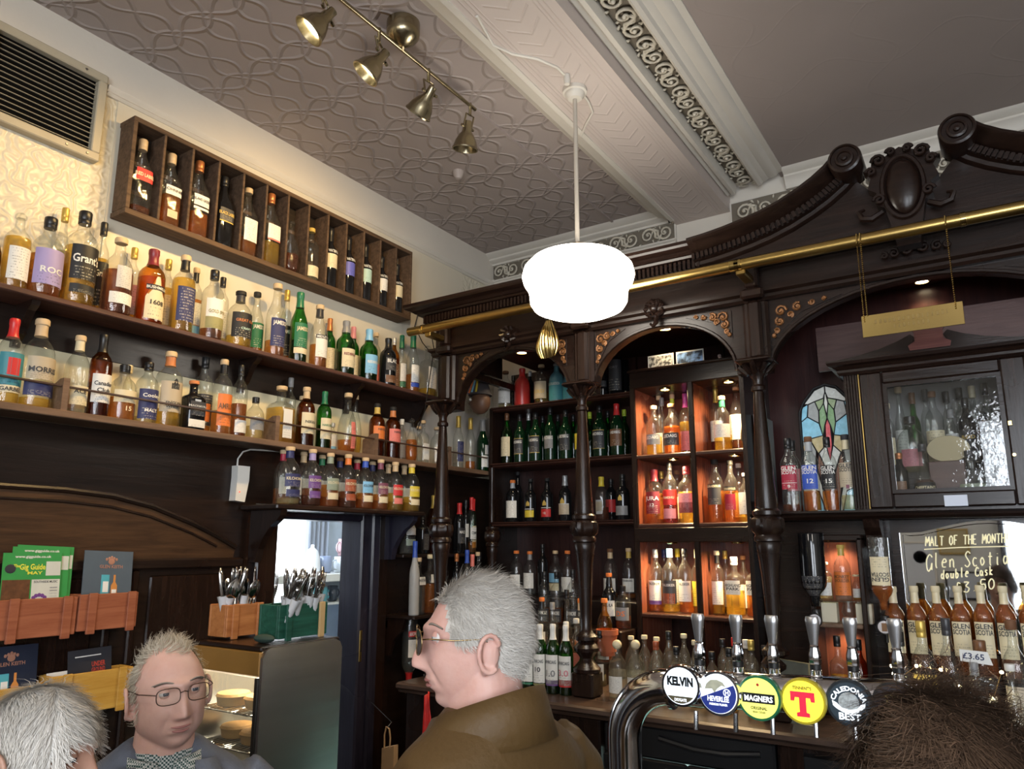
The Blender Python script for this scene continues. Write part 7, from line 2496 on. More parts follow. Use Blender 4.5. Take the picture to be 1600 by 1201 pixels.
MB().box(-2.35, Wx - .012, Wy1 - .01, Wy1, -.95, Wt - .012).build('back_sheet', mat('warmer_inside', (.55, .5, .42), .35, .6), wm)
MB().cbox(-2.032, Wx - .013, Wy0 - .004, Wy0 + .012, -.95, Wt - .09, .003).build('front_post', mat('dark_post', (.06, .055, .05), .3, .6), wm)
MB().box(-2.35, -2.034, Wy0, Wy0 + .004, -.95, Wt - .09).build('glass_front', glass('warmer_glass', (.95, .97, .95), .8), wm)
for z in (-.53, -.64, -.80):
    rk = MB()
    for i in range(17):
        rk.tube([(-2.345 + i * .0195, Wy0 + .02, z), (-2.345 + i * .0195, Wy1 - .02, z)], .0022, 5)
    for y in (Wy0 + .02, Wy0 + .17, Wy1 - .02):
        rk.tube([(-2.347, y, z), (-2.018, y, z)], .003, 5)
    o = rk.build('wire_rack', CHROME, wm, True)
    o['kind'] = 'stuff'
lamp('warmer_lamp', 'AREA', (-2.18, 1.78, Wt - .03), 2.4, (1, .84, .6), .25, (-2.18, 1.78, -1), sy=.2)
PIE = mat('pie_crust', (.5, .27, .09), .6, 0, .35, 25, .3, 60)
for i, (x, y, z) in enumerate(((-2.24, 1.70, -.525), (-2.12, 1.72, -.525), (-2.13, 1.72, -.635), (-2.26, 1.74, -.635))):
    o = MB().lathe([(.04, 0), (.05, .005), (.054, .03), (.058, .034), (.052, .042), (.03, .046), (.001, .045)], 20, (x, y, z)).build('pie', PIE, smooth=True)
    tag(o, ('round golden pie, left on the top rack of the warmer', 'round golden pie, right on the top rack of the warmer', 'round golden pie, right on the lower rack of the warmer', 'round golden pie, left on the lower rack of the warmer')[i], 'pie', 'pies in the food warmer')
tag(MB().cbox(-2.5, -1.9, 1.3, 2.3, -1.82, -.955, .02).build('side_counter', W_DARKV), 'dark side counter under the food warmer', 'counter')

# ------------------------------------------------------------------ cutlery boxes on the warmer
ORNG = wood('orange_stained_wood', (.36, .12, .035), (.58, .24, .08), .5, 1, 3, .1, 0)
GRNW = wood('green_stained_wood', (.008, .055, .035), (.025, .13, .085), .5, 1, 3, .2, 0)


def cutlery_box(x0, x1, y0, y1, z0, h, m, label, stripe=None):
    t = thing('cutlery_box', ((x0 + x1) / 2, (y0 + y1) / 2, z0), label, 'box', 'wooden cutlery boxes')
    MB().cbox(x1 - .01, x1, y0, y1, z0 + .008, z0 + h, .002).build('side_board', m, t)
    MB().cbox(x0, x0 + .01, y0, y1, z0 + .008, z0 + h, .002).build('side_board', m, t)
    MB().cbox(x0 + .01, x1 - .01, y0, y0 + .01, z0 + .008, z0 + h, .002).build('end_board', m, t)
    MB().cbox(x0 + .01, x1 - .01, y1 - .01, y1, z0 + .008, z0 + h, .002).build('end_board', m, t)
    MB().box(x0 + .01, x1 - .01, y0 + .01, y1 - .01, z0 + .01, z0 + .018).build('bottom_board', m, t)
    for f_ in (.12, .8):
        y = y0 + (y1 - y0) * f_
        MB().cbox(x1, x1 + .009, y, y + .025, z0, z0 + h + .002, .002).build('batten', m if f_ < .5 or not stripe else stripe, t)


BZ = Wt + .0045
cg = atZ(434, 1003, BZ)
co = atZ(352, 1000, BZ)
gh = .118
cutlery_box(cg.x - .105, cg.x, cg.y, cg.y + .215, BZ, gh, GRNW, 'dark green wooden box packed with forks and knives on the warmer', mat('raw_pine', (.55, .36, .16), .6))
cutlery_box(co.x - .10, co.x, co.y + .0, co.y + .15, BZ, .115, ORNG, 'orange wooden box packed with spoons and knives on the warmer')
tag(MB().ball((cg.x - .02, cg.y - .04, BZ + .0145), .045, .025, .014, 16, 8).build('green_pouch', mat('green_cloth', (.03, .06, .05), .8), smooth=True), 'small dark green pouch between the two cutlery boxes', 'pouch')
CUT = mat('cutlery_steel', (.55, .55, .55), .14, 1, .1, 10)
NAPK = mat('paper_napkin', (.62, .62, .63), .8, 0, .1, 20)


def me_of(b, nm, m):
    me = bpy.data.meshes.new(nm)
    me.from_pydata([tuple(v) for v in b.v], [], b.f)
    me.materials.append(m)
    fix_normals(me)
    me.polygons.foreach_set('use_smooth', [True] * len(me.polygons))
    return me


def flatbar(pts):
    """pts: (z, halfwidth, halfthick, yoff)"""
    return MB().loft([[(-w_, y - t_, z), (w_, y - t_, z), (w_, y + t_, z), (-w_, y + t_, z)] for z, w_, t_, y in pts], True, True)


knife_me = me_of(flatbar([(0, .006, .003, 0), (.06, .006, .003, 0), (.1, .005, .0025, 0), (.115, .008, .001, 0), (.16, .0105, .0009, 0), (.2, .0095, .0008, 0), (.222, .004, .0006, 0)]), 'knife', CUT)
fk = flatbar([(0, .007, .0015, 0), (.05, .005, .0015, 0), (.12, .0035, .0015, 0), (.135, .009, .001, -.002), (.155, .0115, .001, -.004), (.165, .0115, .001, -.004)])
for i in range(4):
    x = -.0095 + i * .0063
    fk.loft([[(x - .0014, y - .0006, z), (x + .0014, y - .0006, z), (x + .0014, y + .0006, z), (x - .0014, y + .0006, z)] for z, y in ((.163, -.004), (.185, -.003), (.205, .001))], True, True)
fork_me = me_of(fk, 'fork', CUT)
sp_ = flatbar([(0, .007, .0015, 0), (.05, .005, .0015, 0), (.12, .0035, .0015, 0)])
rings = []
for i in range(9):
    a = i / 8
    w_ = .021 * sqrt(max(.02, 1 - (2 * a - 1) ** 2))
    rings.append([(w_ * cos(u), -.007 * (1 - (2 * a - 1) ** 2) * abs(sin(u)) - .001 * (1 if j < 4 else 0), .115 + .068 * a) for j, u in enumerate([PI * k / 6 for k in range(7)])])
sp_.loft(rings, closed=False)
spoon_me = me_of(sp_, 'spoon', CUT)
nb = MB()
nb.loft([[(r * (1 + .25 * sin(3 * a + z * 60)) * cos(a), r * .8 * sin(a), z) for a in [2 * PI * j / 10 for j in range(10)]] for z, r in ((0, .012), (.05, .014), (.1, .015), (.125, .019))], True, False)
napkin_me = me_of(nb, 'napkin', NAPK)


def cutlery(kind, x, y, z, tx, ty, rz_, label, grp, nap):
    me = {'knife': knife_me, 'fork': fork_me, 'spoon': spoon_me}[kind]
    t = thing(kind, (x, y, z), label, kind, grp)
    t.rotation_euler = (tx, ty, rz_)
    o = bpy.data.objects.new(kind + '_steel', me)
    COL.objects.link(o)
    o.parent = t
    if nap:
        o2 = bpy.data.objects.new('napkin', napkin_me)
        COL.objects.link(o2)
        o2.parent = t


rc = random.Random(5)
for i in range(26):
    kind = 'fork' if i % 2 else 'knife'
    y = cg.y + .025 + .165 * (i % 13) / 12 + rc.uniform(-.004, .004)
    x = cg.x - .03 - .04 * (i // 13) + rc.uniform(-.008, .008)
    cutlery(kind, x, y, BZ + .02, rc.uniform(-.05, .35) + .15 * (1 - (i % 13) / 12), rc.uniform(-.15, .15), PI / 2 + rc.uniform(-.5, .5), 'steel table %s wrapped in a napkin, standing in the green box' % kind, 'cutlery in the green box', i % 2 == 0 and i < 13 or i % 3 == 0)
for i in range(18):
    kind = 'spoon' if i % 2 else 'knife'
    y = co.y + .025 + .10 * (i % 9) / 8 + rc.uniform(-.005, .005)
    x = co.x - .03 - .035 * (i // 9) + rc.uniform(-.006, .006)
    cutlery(kind, x, y, BZ + .02, rc.uniform(-.25, .3), rc.uniform(-.2, .15), PI / 2 + rc.uniform(-.6, .6), 'steel table %s standing in the orange box' % kind, 'cutlery in the orange box', i % 3 == 0)

# paper bag, red cloth
p = atY(609, 1180, 2.75)
t = thing('paper_bag', (p.x, 2.75, p.z - .16), 'small brown kraft paper bag with twisted handle hanging by the door post', 'bag')
KR = mat('kraft_paper', (.38, .24, .12), .8, 0, .1, 20)
MB().prism([(p.x - .038, p.z - .16), (p.x + .038, p.z - .16), (p.x + .036, p.z + .05), (p.x - .036, p.z + .03)], 'y', 2.735, 2.765).build('bag_body', KR, t)
MB().tube([(p.x - .02, 2.734, p.z + .03), (p.x - .022, 2.734, p.z + .09), (p.x - .012, 2.734, p.z + .125), (p.x + .006, 2.734, p.z + .12), (p.x + .014, 2.734, p.z + .08), (p.x + .012, 2.734, p.z + .035)], .004, 6).build('bag_handle', KR, t, True)
MB().tube([(p.x - .008, 2.734, p.z + .12), (p.x - .008, 2.765, p.z + .14), (-2.92, 3.06, p.z + .15)], .002, 5).build('hook', BLACKP, t, True)
p = atY(668, 1118, 2.93)
b = MB()
rings = []
for i in range(7):
    f_ = i / 6
    rings.append([(p.x + (.03 + .035 * f_) * (u * 1.1) + .05 * f_ * .3, 2.925 + .012 * sin(u * 9 + f_ * 3), p.z + .10 - .28 * f_ + .03 * u) for u in [j / 8 - .5 for j in range(9)]])
b.loft(rings, closed=False)
o = b.build('red_cloth', mat('red_gingham_cloth', (.6, .02, .015), .5, 0, .35, 50), smooth='all')
m_ = o.modifiers.new('thick', 'SOLIDIFY')
m_.thickness = .003
tag(o, 'bright red folded cloth hanging behind the chin of the man in sunglasses', 'cloth')
# ================================================================== people
def gauss(d, s):
    return math.exp(-(d / s) ** 2)


def sstep(a, b, x):
    t_ = max(0, min(1, (x - a) / (b - a)))
    return t_ * t_ * (3 - 2 * t_)


def head_pt(th, ph, k=None):
    """point of the head surface: th from the crown, ph from the face; front is -y"""
    k = k or {}
    s = k.get('s', 1.0)
    x = .073 * sin(th) * sin(ph)
    y = -.095 * sin(th) * cos(ph)
    z = .118 * cos(th)
    front = max(0, cos(ph)) * sin(th)
    if z > 0:
        y += .006 * (z / .118)                       # crown sits back
        x *= 1 + .05 * gauss(z - .04, .05)
    else:
        t_ = -z / .118
        x *= 1 - .24 * t_ ** 1.6 + k.get('jowl', 0) * gauss(t_ - .6, .3)
        if y > 0:
            y *= 1 - .38 * t_
        y -= .010 * t_ * (1 if y < 0 else .3)
    if front > 0:
        f2 = sstep(.1, .6, front)
        d = 0
        d += .008 * gauss(z - .032, .010) * gauss(x, .05)                      # brow
        for sx in (-1, 1):
            d -= .011 * gauss(x - sx * .031, .014) * gauss(z - .016, .011)       # eye socket
            d += .004 * gauss(x - sx * .042, .018) * gauss(z + .022, .018)       # cheek
            d += .006 * gauss(x - sx * .012, .006) * gauss(z + .036, .006)       # nostril wing
            d -= .0055 * gauss(x - sx * (.027 + .25 * (-.035 - z)), .0045) * gauss(z + .048, .017)        # fold beside the mouth
        nz_ = sstep(.028, -.030, z) * sstep(-.046, -.036, z)
        d += (.003 + .021 * nz_) * gauss(x, .0085 + .004 * nz_) * sstep(-.047, -.037, z) * sstep(.05, .02, z)
        d += .006 * gauss(z + .056, .0045) * gauss(x, .022)                      # upper lip
        d += .006 * gauss(z + .068, .005) * gauss(x, .019)                       # lower lip
        d -= .004 * gauss(z + .0615, .0022) * gauss(x, .024)                     # mouth line
        d -= .004 * gauss(z + .079, .006) * gauss(x, .025)
        d += .009 * gauss(z + .098, .014) * gauss(x, .026)                       # chin
        y -= d * f2
    return Vector((x * s, y * s, z * s))


def head_grid(k, nu=84, nv=72):
    vs, fs = [], []
    for i in range(nv + 1):
        th = PI * (.004 + .992 * i / nv)
        for j in range(nu):
            u = j / nu * 2 - 1
            ph = PI * (u * .55 + .45 * u ** 3)          # denser towards the face
            vs.append(head_pt(th, ph, k))
    for i in range(nv):
        for j in range(nu):
            a, b = i * nu + j, i * nu + (j + 1) % nu
            fs.append((a, b, b + nu, a + nu))
    fs.append(tuple(range(nu)))
    fs.append(tuple(nv * nu + j for j in reversed(range(nu))))
    return vs, fs


def ear(b, sx):
    c = Vector((sx * .074, .006, -.008))
    pts, rad = [], []
    for i in range(15):
        a = -.5 + i / 14 * 5.0
        r = .030 if i < 9 else .026
        pts.append(c + Vector((sx * (.010 + .007 * sin(i / 14 * PI)), .004 + .019 * cos(a + .9) * 1.0, .031 * sin(a + .9) + .002)))
        rad.append(.0048)
    b.tube(pts, rad, 8)
    b.ball(c + Vector((sx * .004, .006, .001)), .0085, .016, .027, 12, 8)
    b.ball(c + Vector((sx * .006, -.004, -.026)), .006, .008, .010, 10, 6)


def skin_mat(name, col):
    m, nt, b, o = nodes(name)
    tc = N(nt, 'ShaderNodeTexCoord')
    nz = N(nt, 'ShaderNodeTexNoise', i_Scale=16.0, i_Detail=6, i_Roughness=.65)
    nt.links.new(tc.outputs['Object'], nz.inputs['Vector'])
    mx = N(nt, 'ShaderNodeMix', data_type='RGBA')
    mx.inputs[6].default_value = c4((col[0] * .86, col[1] * .66, col[2] * .62))
    mx.inputs[7].default_value = c4((col[0] * 1.08, col[1] * 1.14, col[2] * 1.14))
    nt.links.new(nz.outputs[0], mx.inputs[0])
    nt.links.new(mx.outputs[2], b.inputs['Base Color'])
    b.inputs['Roughness'].default_value = .5
    b.inputs['Subsurface Weight'].default_value = .12
    b.inputs['Subsurface Radius'].default_value = (.01, .004, .002)
    n2 = N(nt, 'ShaderNodeTexNoise', i_Scale=90.0, i_Detail=6)
    nt.links.new(tc.outputs['Object'], n2.inputs['Vector'])
    bp = N(nt, 'ShaderNodeBump', i_Strength=.22, i_Distance=.003)
    nt.links.new(n2.outputs[0], bp.inputs['Height'])
    nt.links.new(bp.outputs[0], b.inputs['Normal'])
    return m


def hair_mat(name, c1, c2, rough=.45):
    m, nt, b, o = nodes(name)
    g_ = N(nt, 'ShaderNodeNewGeometry')
    rp = N(nt, 'ShaderNodeMix', data_type='RGBA')
    rp.inputs[6].default_value = c4(c1)
    rp.inputs[7].default_value = c4(c2)
    nt.links.new(g_.outputs['Random Per Island'], rp.inputs[0])
    nt.links.new(rp.outputs[2], b.inputs['Base Color'])
    b.inputs['Roughness'].default_value = rough
    b.inputs['Specular IOR Level'].default_value = .4
    return m


def hair(parent, k, mask, n, length, comb, m, width=.0011, seed=1, lift=.45, wave=.0, cap=True, capm=None, jit=.25):
    """ribbon strands rooted on the scalp plus a close cap of the same colour under them"""
    r_ = random.Random(seed)
    vs, fs = [], []
    s = k.get('s', 1.0)
    tries = 0
    made = 0
    while made < n and tries < n * 30:
        tries += 1
        cz = r_.uniform(-.75, 1)
        th = math.acos(cz)
        ph = r_.uniform(-PI, PI)
        w_ = mask(th, ph)
        if r_.random() > w_:
            continue
        p = head_pt(th, ph, k)
        nrm = Vector((p.x / .073 ** 2, p.y / .095 ** 2, p.z / .118 ** 2)).normalized()
        d = comb(th, ph, p, nrm)
        d = (d - nrm * d.dot(nrm))
        d = d.normalized() if d.length > 1e-4 else nrm.orthogonal()
        d = (d + Vector((r_.gauss(0, jit), r_.gauss(0, jit), r_.gauss(0, jit)))).normalized()
        L = length(th, ph) * r_.uniform(.7, 1.15)
        side = d.cross(nrm).normalized()
        seg = 4
        pts = []
        for i in range(seg + 1):
            t_ = i / seg
            q = p + nrm * (.002 + lift * L * (t_ - .55 * t_ * t_)) + d * (L * (t_ * .9)) + side * (wave * L * sin(t_ * 5 + ph * 3))
            pts.append(q)
        b0 = len(vs)
        for i, q in enumerate(pts):
            w2 = width * (1 - .75 * i / seg)
            vs += [q - side * w2, q + side * w2]
        for i in range(seg):
            a = b0 + 2 * i
            fs.append((a, a + 1, a + 3, a + 2))
        made += 1
    me = bpy.data.meshes.new('hair')
    me.from_pydata([tuple(v) for v in vs], [], fs)
    o = link('hair', me, m, parent, 'all', fix=False)
    if cap:
        nu, nv = 60, 40
        vs, fs = [], []
        for i in range(nv + 1):
            th = PI * (.004 + .8 * i / nv)
            for j in range(nu):
                ph = 2 * PI * j / nu - PI
                p = head_pt(th, ph, k)
                nrm = Vector((p.x / .073 ** 2, p.y / .095 ** 2, p.z / .118 ** 2)).normalized()
                vs.append(p + nrm * (.0035 + .003 * mnoise.noise(p * 60)))
        for i in range(nv):
            for j in range(nu):
                th = PI * (.004 + .8 * (i + .5) / nv)
                ph = 2 * PI * (j + .5) / nu - PI
                if mask(th, ph) > .75:
                    a, b = i * nu + j, i * nu + (j + 1) % nu
                    fs.append((a, b, b + nu, a + nu))
        me = bpy.data.meshes.new('hair_cap')
        me.from_pydata([tuple(v) for v in vs], [], fs)
        link('hair_cap', me, capm or m, parent, 'all')
    return o


def remesh(o, size, smooth=4):
    m = o.modifiers.new('join', 'REMESH')
    m.mode = 'VOXEL'
    m.voxel_size = size
    m.use_smooth_shade = True
    if smooth:
        s_ = o.modifiers.new('relax', 'SMOOTH')
        s_.iterations = smooth
        s_.factor = .5


def ellring(cx, cy, z, rx, ry, n=28, pw=2.3, v=0):
    out = []
    for j in range(n):
        a = 2 * PI * j / n
        c_, s_ = cos(a), sin(a)
        out.append((cx + rx * (abs(c_) ** (2 / pw)) * (1 if c_ >= 0 else -1), cy + ry * (abs(s_) ** (2 / pw)) * (1 if s_ >= 0 else -1), z - v * max(0, -s_) ** 7))
    return out


def person(px, py, depth, heading, label, skin, jacket_m, trouser_m, k=None, jup=0, vneck=0, tilt=0, roll=0, face=True, shoulder=1.0, body_heading=None, eyecol=(.1, .12, .14)):
    """standing adult; local frame of the head: front -y, z up, origin at the head centre"""
    k = k or {}
    s = k.get('s', 1.0)
    P = ray(px, py) * depth
    t = thing('person', (P.x, P.y, -1.82), label, 'person')
    hz = P.z + 1.82                        # head centre above the floor
    bh = heading if body_heading is None else body_heading
    t.rotation_euler = (0, 0, bh)
    R_h = Matrix.Rotation(heading - bh, 4, 'Z') @ Matrix.Rotation(tilt, 4, 'X') @ Matrix.Rotation(roll, 4, 'Y')
    Mh = Matrix.Translation((0, 0, hz)) @ R_h
    # body skin: head, ears, neck and upper chest as one surface
    b = MB()
    vs, fs = head_grid(k)
    b.add(vs, fs)
    ear(b, 1)
    ear(b, -1)
    b.v = [Mh @ (v * 1.0) for v in b.v]
    b.loft([ellring(0, .012, hz - .03, .058, .062), ellring(0, .02, hz - .10, .064, .068), ellring(0, .028, hz - .16, .068, .072), ellring(0, .03, hz - .21, .10, .078), ellring(0, .03, hz - .26, .14, .085)], True, True)
    body = b.build('body', skin, t, 'all', True)
    remesh(body, .0032, 2)
    H = bpy.data.objects.new('head_details', None)
    # clothing
    S = shoulder
    hz0 = hz
    hz = hz + jup
    j = MB()
    j.loft([ellring(0, .035, hz - .175, .076, .08, v=vneck), ellring(0, .035, hz - .205, .115 * S, .09, v=vneck * .9), ellring(0, .03, hz - .24, .17 * S, .105, v=vneck * .65), ellring(0, .028, hz - .285, .205 * S, .118, v=vneck * .3), ellring(0, .02, hz - .36, .213 * S, .13),
            ellring(0, .012, hz - .5, .205 * S, .135), ellring(0, .01, hz - .68, .195 * S, .13), ellring(0, .012, hz - .86, .2 * S, .13), ellring(0, .012, hz - .94, .2 * S, .13)], True, True)
    for sx in (-1, 1):
        j.tube([(sx * .165 * S, .03, hz - .285), (sx * .215 * S, .03, hz - .33), (sx * .245 * S, .03, hz - .45), (sx * .255 * S, .03, hz - .58), (sx * .25 * S, -.01, hz - .72), (sx * .20 * S, -.09, hz - .82), (sx * .15 * S, -.12, hz - .84)], [.07, .073, .062, .056, .052, .046, .045], 16)
    jk = j.build('jacket', jacket_m, t, 'all', True)
    remesh(jk, .011, 3)
    hz = hz0
    lg = MB()
    for sx in (-1, 1):
        lg.tube([(sx * .085, .01, hz - .88), (sx * .095, 0, hz - 1.05), (sx * .1, -.005, hz - 1.2), (sx * .1, .01, .25), (sx * .1, .015, .06)], [.1, .09, .068, .058, .055], 16)
    tr = lg.build('trousers', trouser_m, t, 'all', True)
    for sx in (-1, 1):
        MB().loft([ellring(sx * .1, -.05, z, rx, ry, 16) for z, rx, ry in ((0, .046, .13), (.03, .048, .13), (.06, .044, .10), (.085, .04, .06))], True, True).build('shoe', BLACKP, t, 'all', True)

    def hadd(bb, name, m, smooth='all', label_=None):
        bb.v = [Mh @ v for v in bb.v]
        return bb.build(name, m, t, smooth, True, label_)
    bpy.data.objects.remove(H)
    if face:
        lipm = mat('lip_tone_' + label.split()[0], tuple(q * r_ for q, r_ in zip(k.get('lip', (.40, .17, .15)), (1, 1, 1))), .45)
        for zz, rr, wd_ in ((-.0575, .0028, .021), (-.0665, .0034, .018)):
            ptsl = []
            for q in range(13):
                u = q / 6 - 1
                x_ = u * wd_
                f0 = head_pt(math.acos(max(-1, min(1, zz / .118))), math.atan2(x_ / .073, 1) * .95, k)
                ptsl.append(Vector((x_ * s, f0.y + .0006, (zz + .0022 * u * u) * s)))
            hadd(MB().tube(ptsl, [rr * (1 - .75 * abs(q / 6 - 1) ** 2.5) for q in range(13)], 8), 'lip', lipm)
        for sx in (-1, 1):
            c = Vector((sx * .031 * s, -.0735 * s, .016 * s))
            hadd(MB().ball(c, .0118 * s, n=18, m=14), 'eyeball', mat('eye_white', (.62, .58, .55), .2))
            d = Vector((0, -1, -.05)).normalized()
            hadd(MB().lathe([(.0062, 0), (.0055, .0008), (.0001, .0012)], 14, (c.x, c.y - .0105 * s, c.z - .0005), 'y'), 'iris', mat('eye_iris_%s' % label.split()[0], eyecol, .15))
            # lids
            for up in (1, -1):
                lid = MB()
                rings = []
                for i in range(5):
                    f_ = i / 4
                    el = up * (1.35 - f_ * (1.16 if up > 0 else 1.0))
                    rings.append([c + Vector((.0132 * cos(el) * sin(a), -.0132 * cos(el) * cos(a), .0132 * sin(el))) for a in [(-1.25 + 2.5 * q / 10) for q in range(11)]])
                lid.loft(rings, closed=False)
                hadd(lid, 'eyelid', skin)
            eb = MB()
            for q in range(22):
                u = q / 21
                x0 = sx * (.014 + .036 * u)
                z0 = .034 + .005 * sin(u * PI) - .002 * u
                p0 = Vector((x0, -.0885 + .02 * u * u, z0))
                eb.tube([p0, p0 + Vector((sx * .004, -.003, .003)), p0 + Vector((sx * .008, -.002, .002))], [.0018, .0014, .0003], 4)
            if k.get('nobrow'):
                continue
            o_ = hadd(eb, 'eyebrow', k.get('browm') or mat('brow_grey', (.3, .26, .22), .7))
            o_['kind'] = 'stuff'
    return t, Mh, hadd, hz


def glasses(hadd, m, lens_m, zc=.013, rx=.024, rz=.017, yf=-.108, pw=3.2, arms=(-1, 1)):
    for sx in (-1, 1):
        pts = []
        for i in range(28):
            a = 2 * PI * i / 28
            c_, s_ = cos(a), sin(a)
            x = sx * .032 + rx * (abs(c_) ** (2 / pw)) * (1 if c_ > 0 else -1)
            z = zc + rz * (abs(s_) ** (2 / pw)) * (1 if s_ > 0 else -1)
            pts.append(Vector((x, yf + 5.0 * (abs(x) - .02) ** 2 * (1 if abs(x) > .02 else 0), z)))
        hadd(MB().tube(pts, .0011, 6, closed=True), 'glasses_rim', m)
        ln = MB()
        ln.add(pts, [tuple(range(28))])
        hadd(ln, 'glasses_lens', lens_m)
    hadd(MB().tube([(-.009, yf, zc + .004), (0, yf - .003, zc + .007), (.009, yf, zc + .004)], .0012, 6), 'glasses_bridge', m)
    for sx in arms:
        hadd(MB().tube([(sx * .055, yf + .007, zc + .006), (sx * .068, yf + .02, zc + .008), (sx * .078, -.05, zc + .006), (sx * .082, .0, zc + .008), (sx * .08, .02, zc - .008)], .0012, 6), 'glasses_arm', m)


def cloth(name, c1, c2, scale, rough=.9, bump=.3):
    return mat(name, c1, rough, 0, .18, scale, bump, scale * 8)


HGREY = hair_mat('grey_white_hair', (.42, .39, .35), (.68, .65, .6))
HWHITE = hair_mat('white_hair', (.56, .53, .48), (.82, .79, .74))
HFAIR = hair_mat('sparse_fair_grey_hair', (.34, .29, .22), (.58, .52, .42))
HBROWN = hair_mat('dark_brown_hair', (.045, .026, .016), (.15, .09, .055), .55)
DKT = cloth('dark_trouser_cloth', (.03, .03, .035), None, 20)

# --- man with glasses facing the photographer
KA = dict(jowl=.2, s=1.0)
pa = ray(265, 1085) * 1.42
hdA = atan2(pa.x, -pa.y) * 0 + math.atan2(-pa.y, -pa.x) + PI / 2
t, Mh, hadd, hz = person(264, 1084, 1.70, hdA + .30, 'man in blue-grey jacket, checked shirt and thin glasses facing the photographer', skin_mat('ruddy_skin', (.70, .46, .385)),
                         cloth('blue_grey_jacket_cloth', (.125, .145, .19), None, 30), DKT, KA, jup=.075, vneck=.16, tilt=-.02, roll=-.07, body_heading=hdA + .1, eyecol=(.06, .07, .09))


def maskA(th, ph):
    z = cos(th)
    a = abs(ph)
    side = sstep(1.15, 1.5, a) * (1 if z > -.35 - .25 * sstep(1.9, 2.6, a) else 0) * (1 if not (1.35 < a < 1.95 and z < -.02) else 0)
    top = sstep(.74, .86, z)
    return min(1, max(side, top * .5))


hair(t, KA, maskA, 6500, lambda th, ph: .026 if cos(th) < .7 else .036, lambda th, ph, p, n: Vector((.1, .8, -.6)) if cos(th) < .6 else Vector((.6 + .5 * sin(p.y * 90), .5, .1)), HFAIR, .0007, 3, .42, .2, cap=False)
for o in [q for q in t.children if q.name.startswith('hair')]:
    o.data.transform(Mh)
glasses(hadd, mat('thin_bronze_frame', (.10, .06, .045), .3, .7), glass('spectacle_lens', (.93, .94, .93), .95, haze=.01))
# checked shirt collar and shirt front
CHK = None
m, nt, b, o = nodes('checked_shirt_cloth')
tc = N(nt, 'ShaderNodeTexCoord')
ck = N(nt, 'ShaderNodeTexChecker', i_Scale=240.0)
ck.inputs[1].default_value = (.6, .62, .6, 1)
ck.inputs[2].default_value = (.03, .08, .075, 1)
nt.links.new(tc.outputs['Object'], ck.inputs[0])
nt.links.new(ck.outputs[0], b.inputs['Base Color'])
b.inputs['Roughness'].default_value = .85
CHK = m
for sx in (-1, 1):
    cl = MB()
    rings = []
    for i in range(9):
        f_ = i / 8
        a = PI * .5 - sx * 0 + f_ * (PI * .93)
        xx = sx * (.08 * sin(f_ * PI * .92 + .06))
        yy = .028 + .085 * cos(f_ * PI * .92 + .06)
        zi = hz - .098 - .035 * f_
        dr = .012 + .05 * sstep(.35, .9, f_)
        rings.append([Vector((xx, yy, zi)), Vector((xx * 1.12, .028 + (yy - .028) * 1.12, zi + .002)), Vector((xx * (1.14 + .2 * f_), .028 + (yy - .028) * (1.14 + .22 * f_), zi - dr))])
    cl.loft(rings, closed=False)
    o = cl.build('shirt_collar', CHK, t, 'all', True)
    sm = o.modifiers.new('thick', 'SOLIDIFY')
    sm.thickness = .003
sf = MB()
sf.loft([ellring(0, .028, hz - .115, .0705, .0745), ellring(0, .03, hz - .145, .072, .077), ellring(0, .032, hz - .175, .088, .084), ellring(0, .03, hz - .24, .12, .094), ellring(0, .028, hz - .36, .14, .112)], False, False)
sf.build('shirt', CHK, t, 'all', True)
for sx in (-1, 1):
    lp = MB()
    lp.loft([[Vector((sx * x, .03 - ry - .010 + 1.6 * x * x, hz + z + .05)) for x in (x0, (x0 + x1) / 2, x1)] for z, x0, x1, ry in ((-.185, .06, .105, .085), (-.215, .062, .12, .10), (-.26, .06, .13, .125), (-.30, .055, .12, .138), (-.42, .025, .05, .15))], closed=False)
    o = lp.build('lapel', MATS['blue_grey_jacket_cloth'], t, 'all', True)
    sm = o.modifiers.new('thick', 'SOLIDIFY')
    sm.thickness = .004

# --- grey-haired man in profile with sunglasses and waxed coat
KB = dict(s=1.02, jowl=.05)
hdB = YAW - PI / 2 - .05
t, Mh, hadd, hz = person(748, 1006, 1.35, hdB + .2, 'grey-haired man in a brown waxed coat and sunglasses looking left', skin_mat('pink_skin', (.66, .42, .36)),
                         cloth('brown_waxed_cloth', (.095, .052, .014), None, 9, .62, .2), DKT, KB, jup=.075, tilt=.0, roll=0, shoulder=1.06, body_heading=hdB - .65)


def maskB(th, ph):
    z = cos(th)
    a = abs(ph)
    hl = .62 - .55 * sstep(.55, 1.1, a) - .5 * sstep(1.5, 2.2, a) - .25 * sstep(2.2, 2.8, a)
    if 1.45 < a < 1.85 and z < .2:
        return 0
    return 1.0 if z > hl else 0


hair(t, KB, maskB, 15000, lambda th, ph: .02 + .012 * max(0, cos(th)), lambda th, ph, p, n: Vector((.0, .75, -.55 - .0 * p.z)) if cos(th) < .9 else Vector((.1, 1, 0)), HGREY, .0007, 8, .42, .12)
for o in [q for q in t.children if q.name.startswith('hair')]:
    o.data.transform(Mh)
glasses(hadd, mat('gold_wire_frame', (.35, .25, .12), .25, 1), mat('dark_sunglass_lens', (.05, .03, .035), .06, 0, .1, 5), .010, .026, .022, -.112, 2.4)
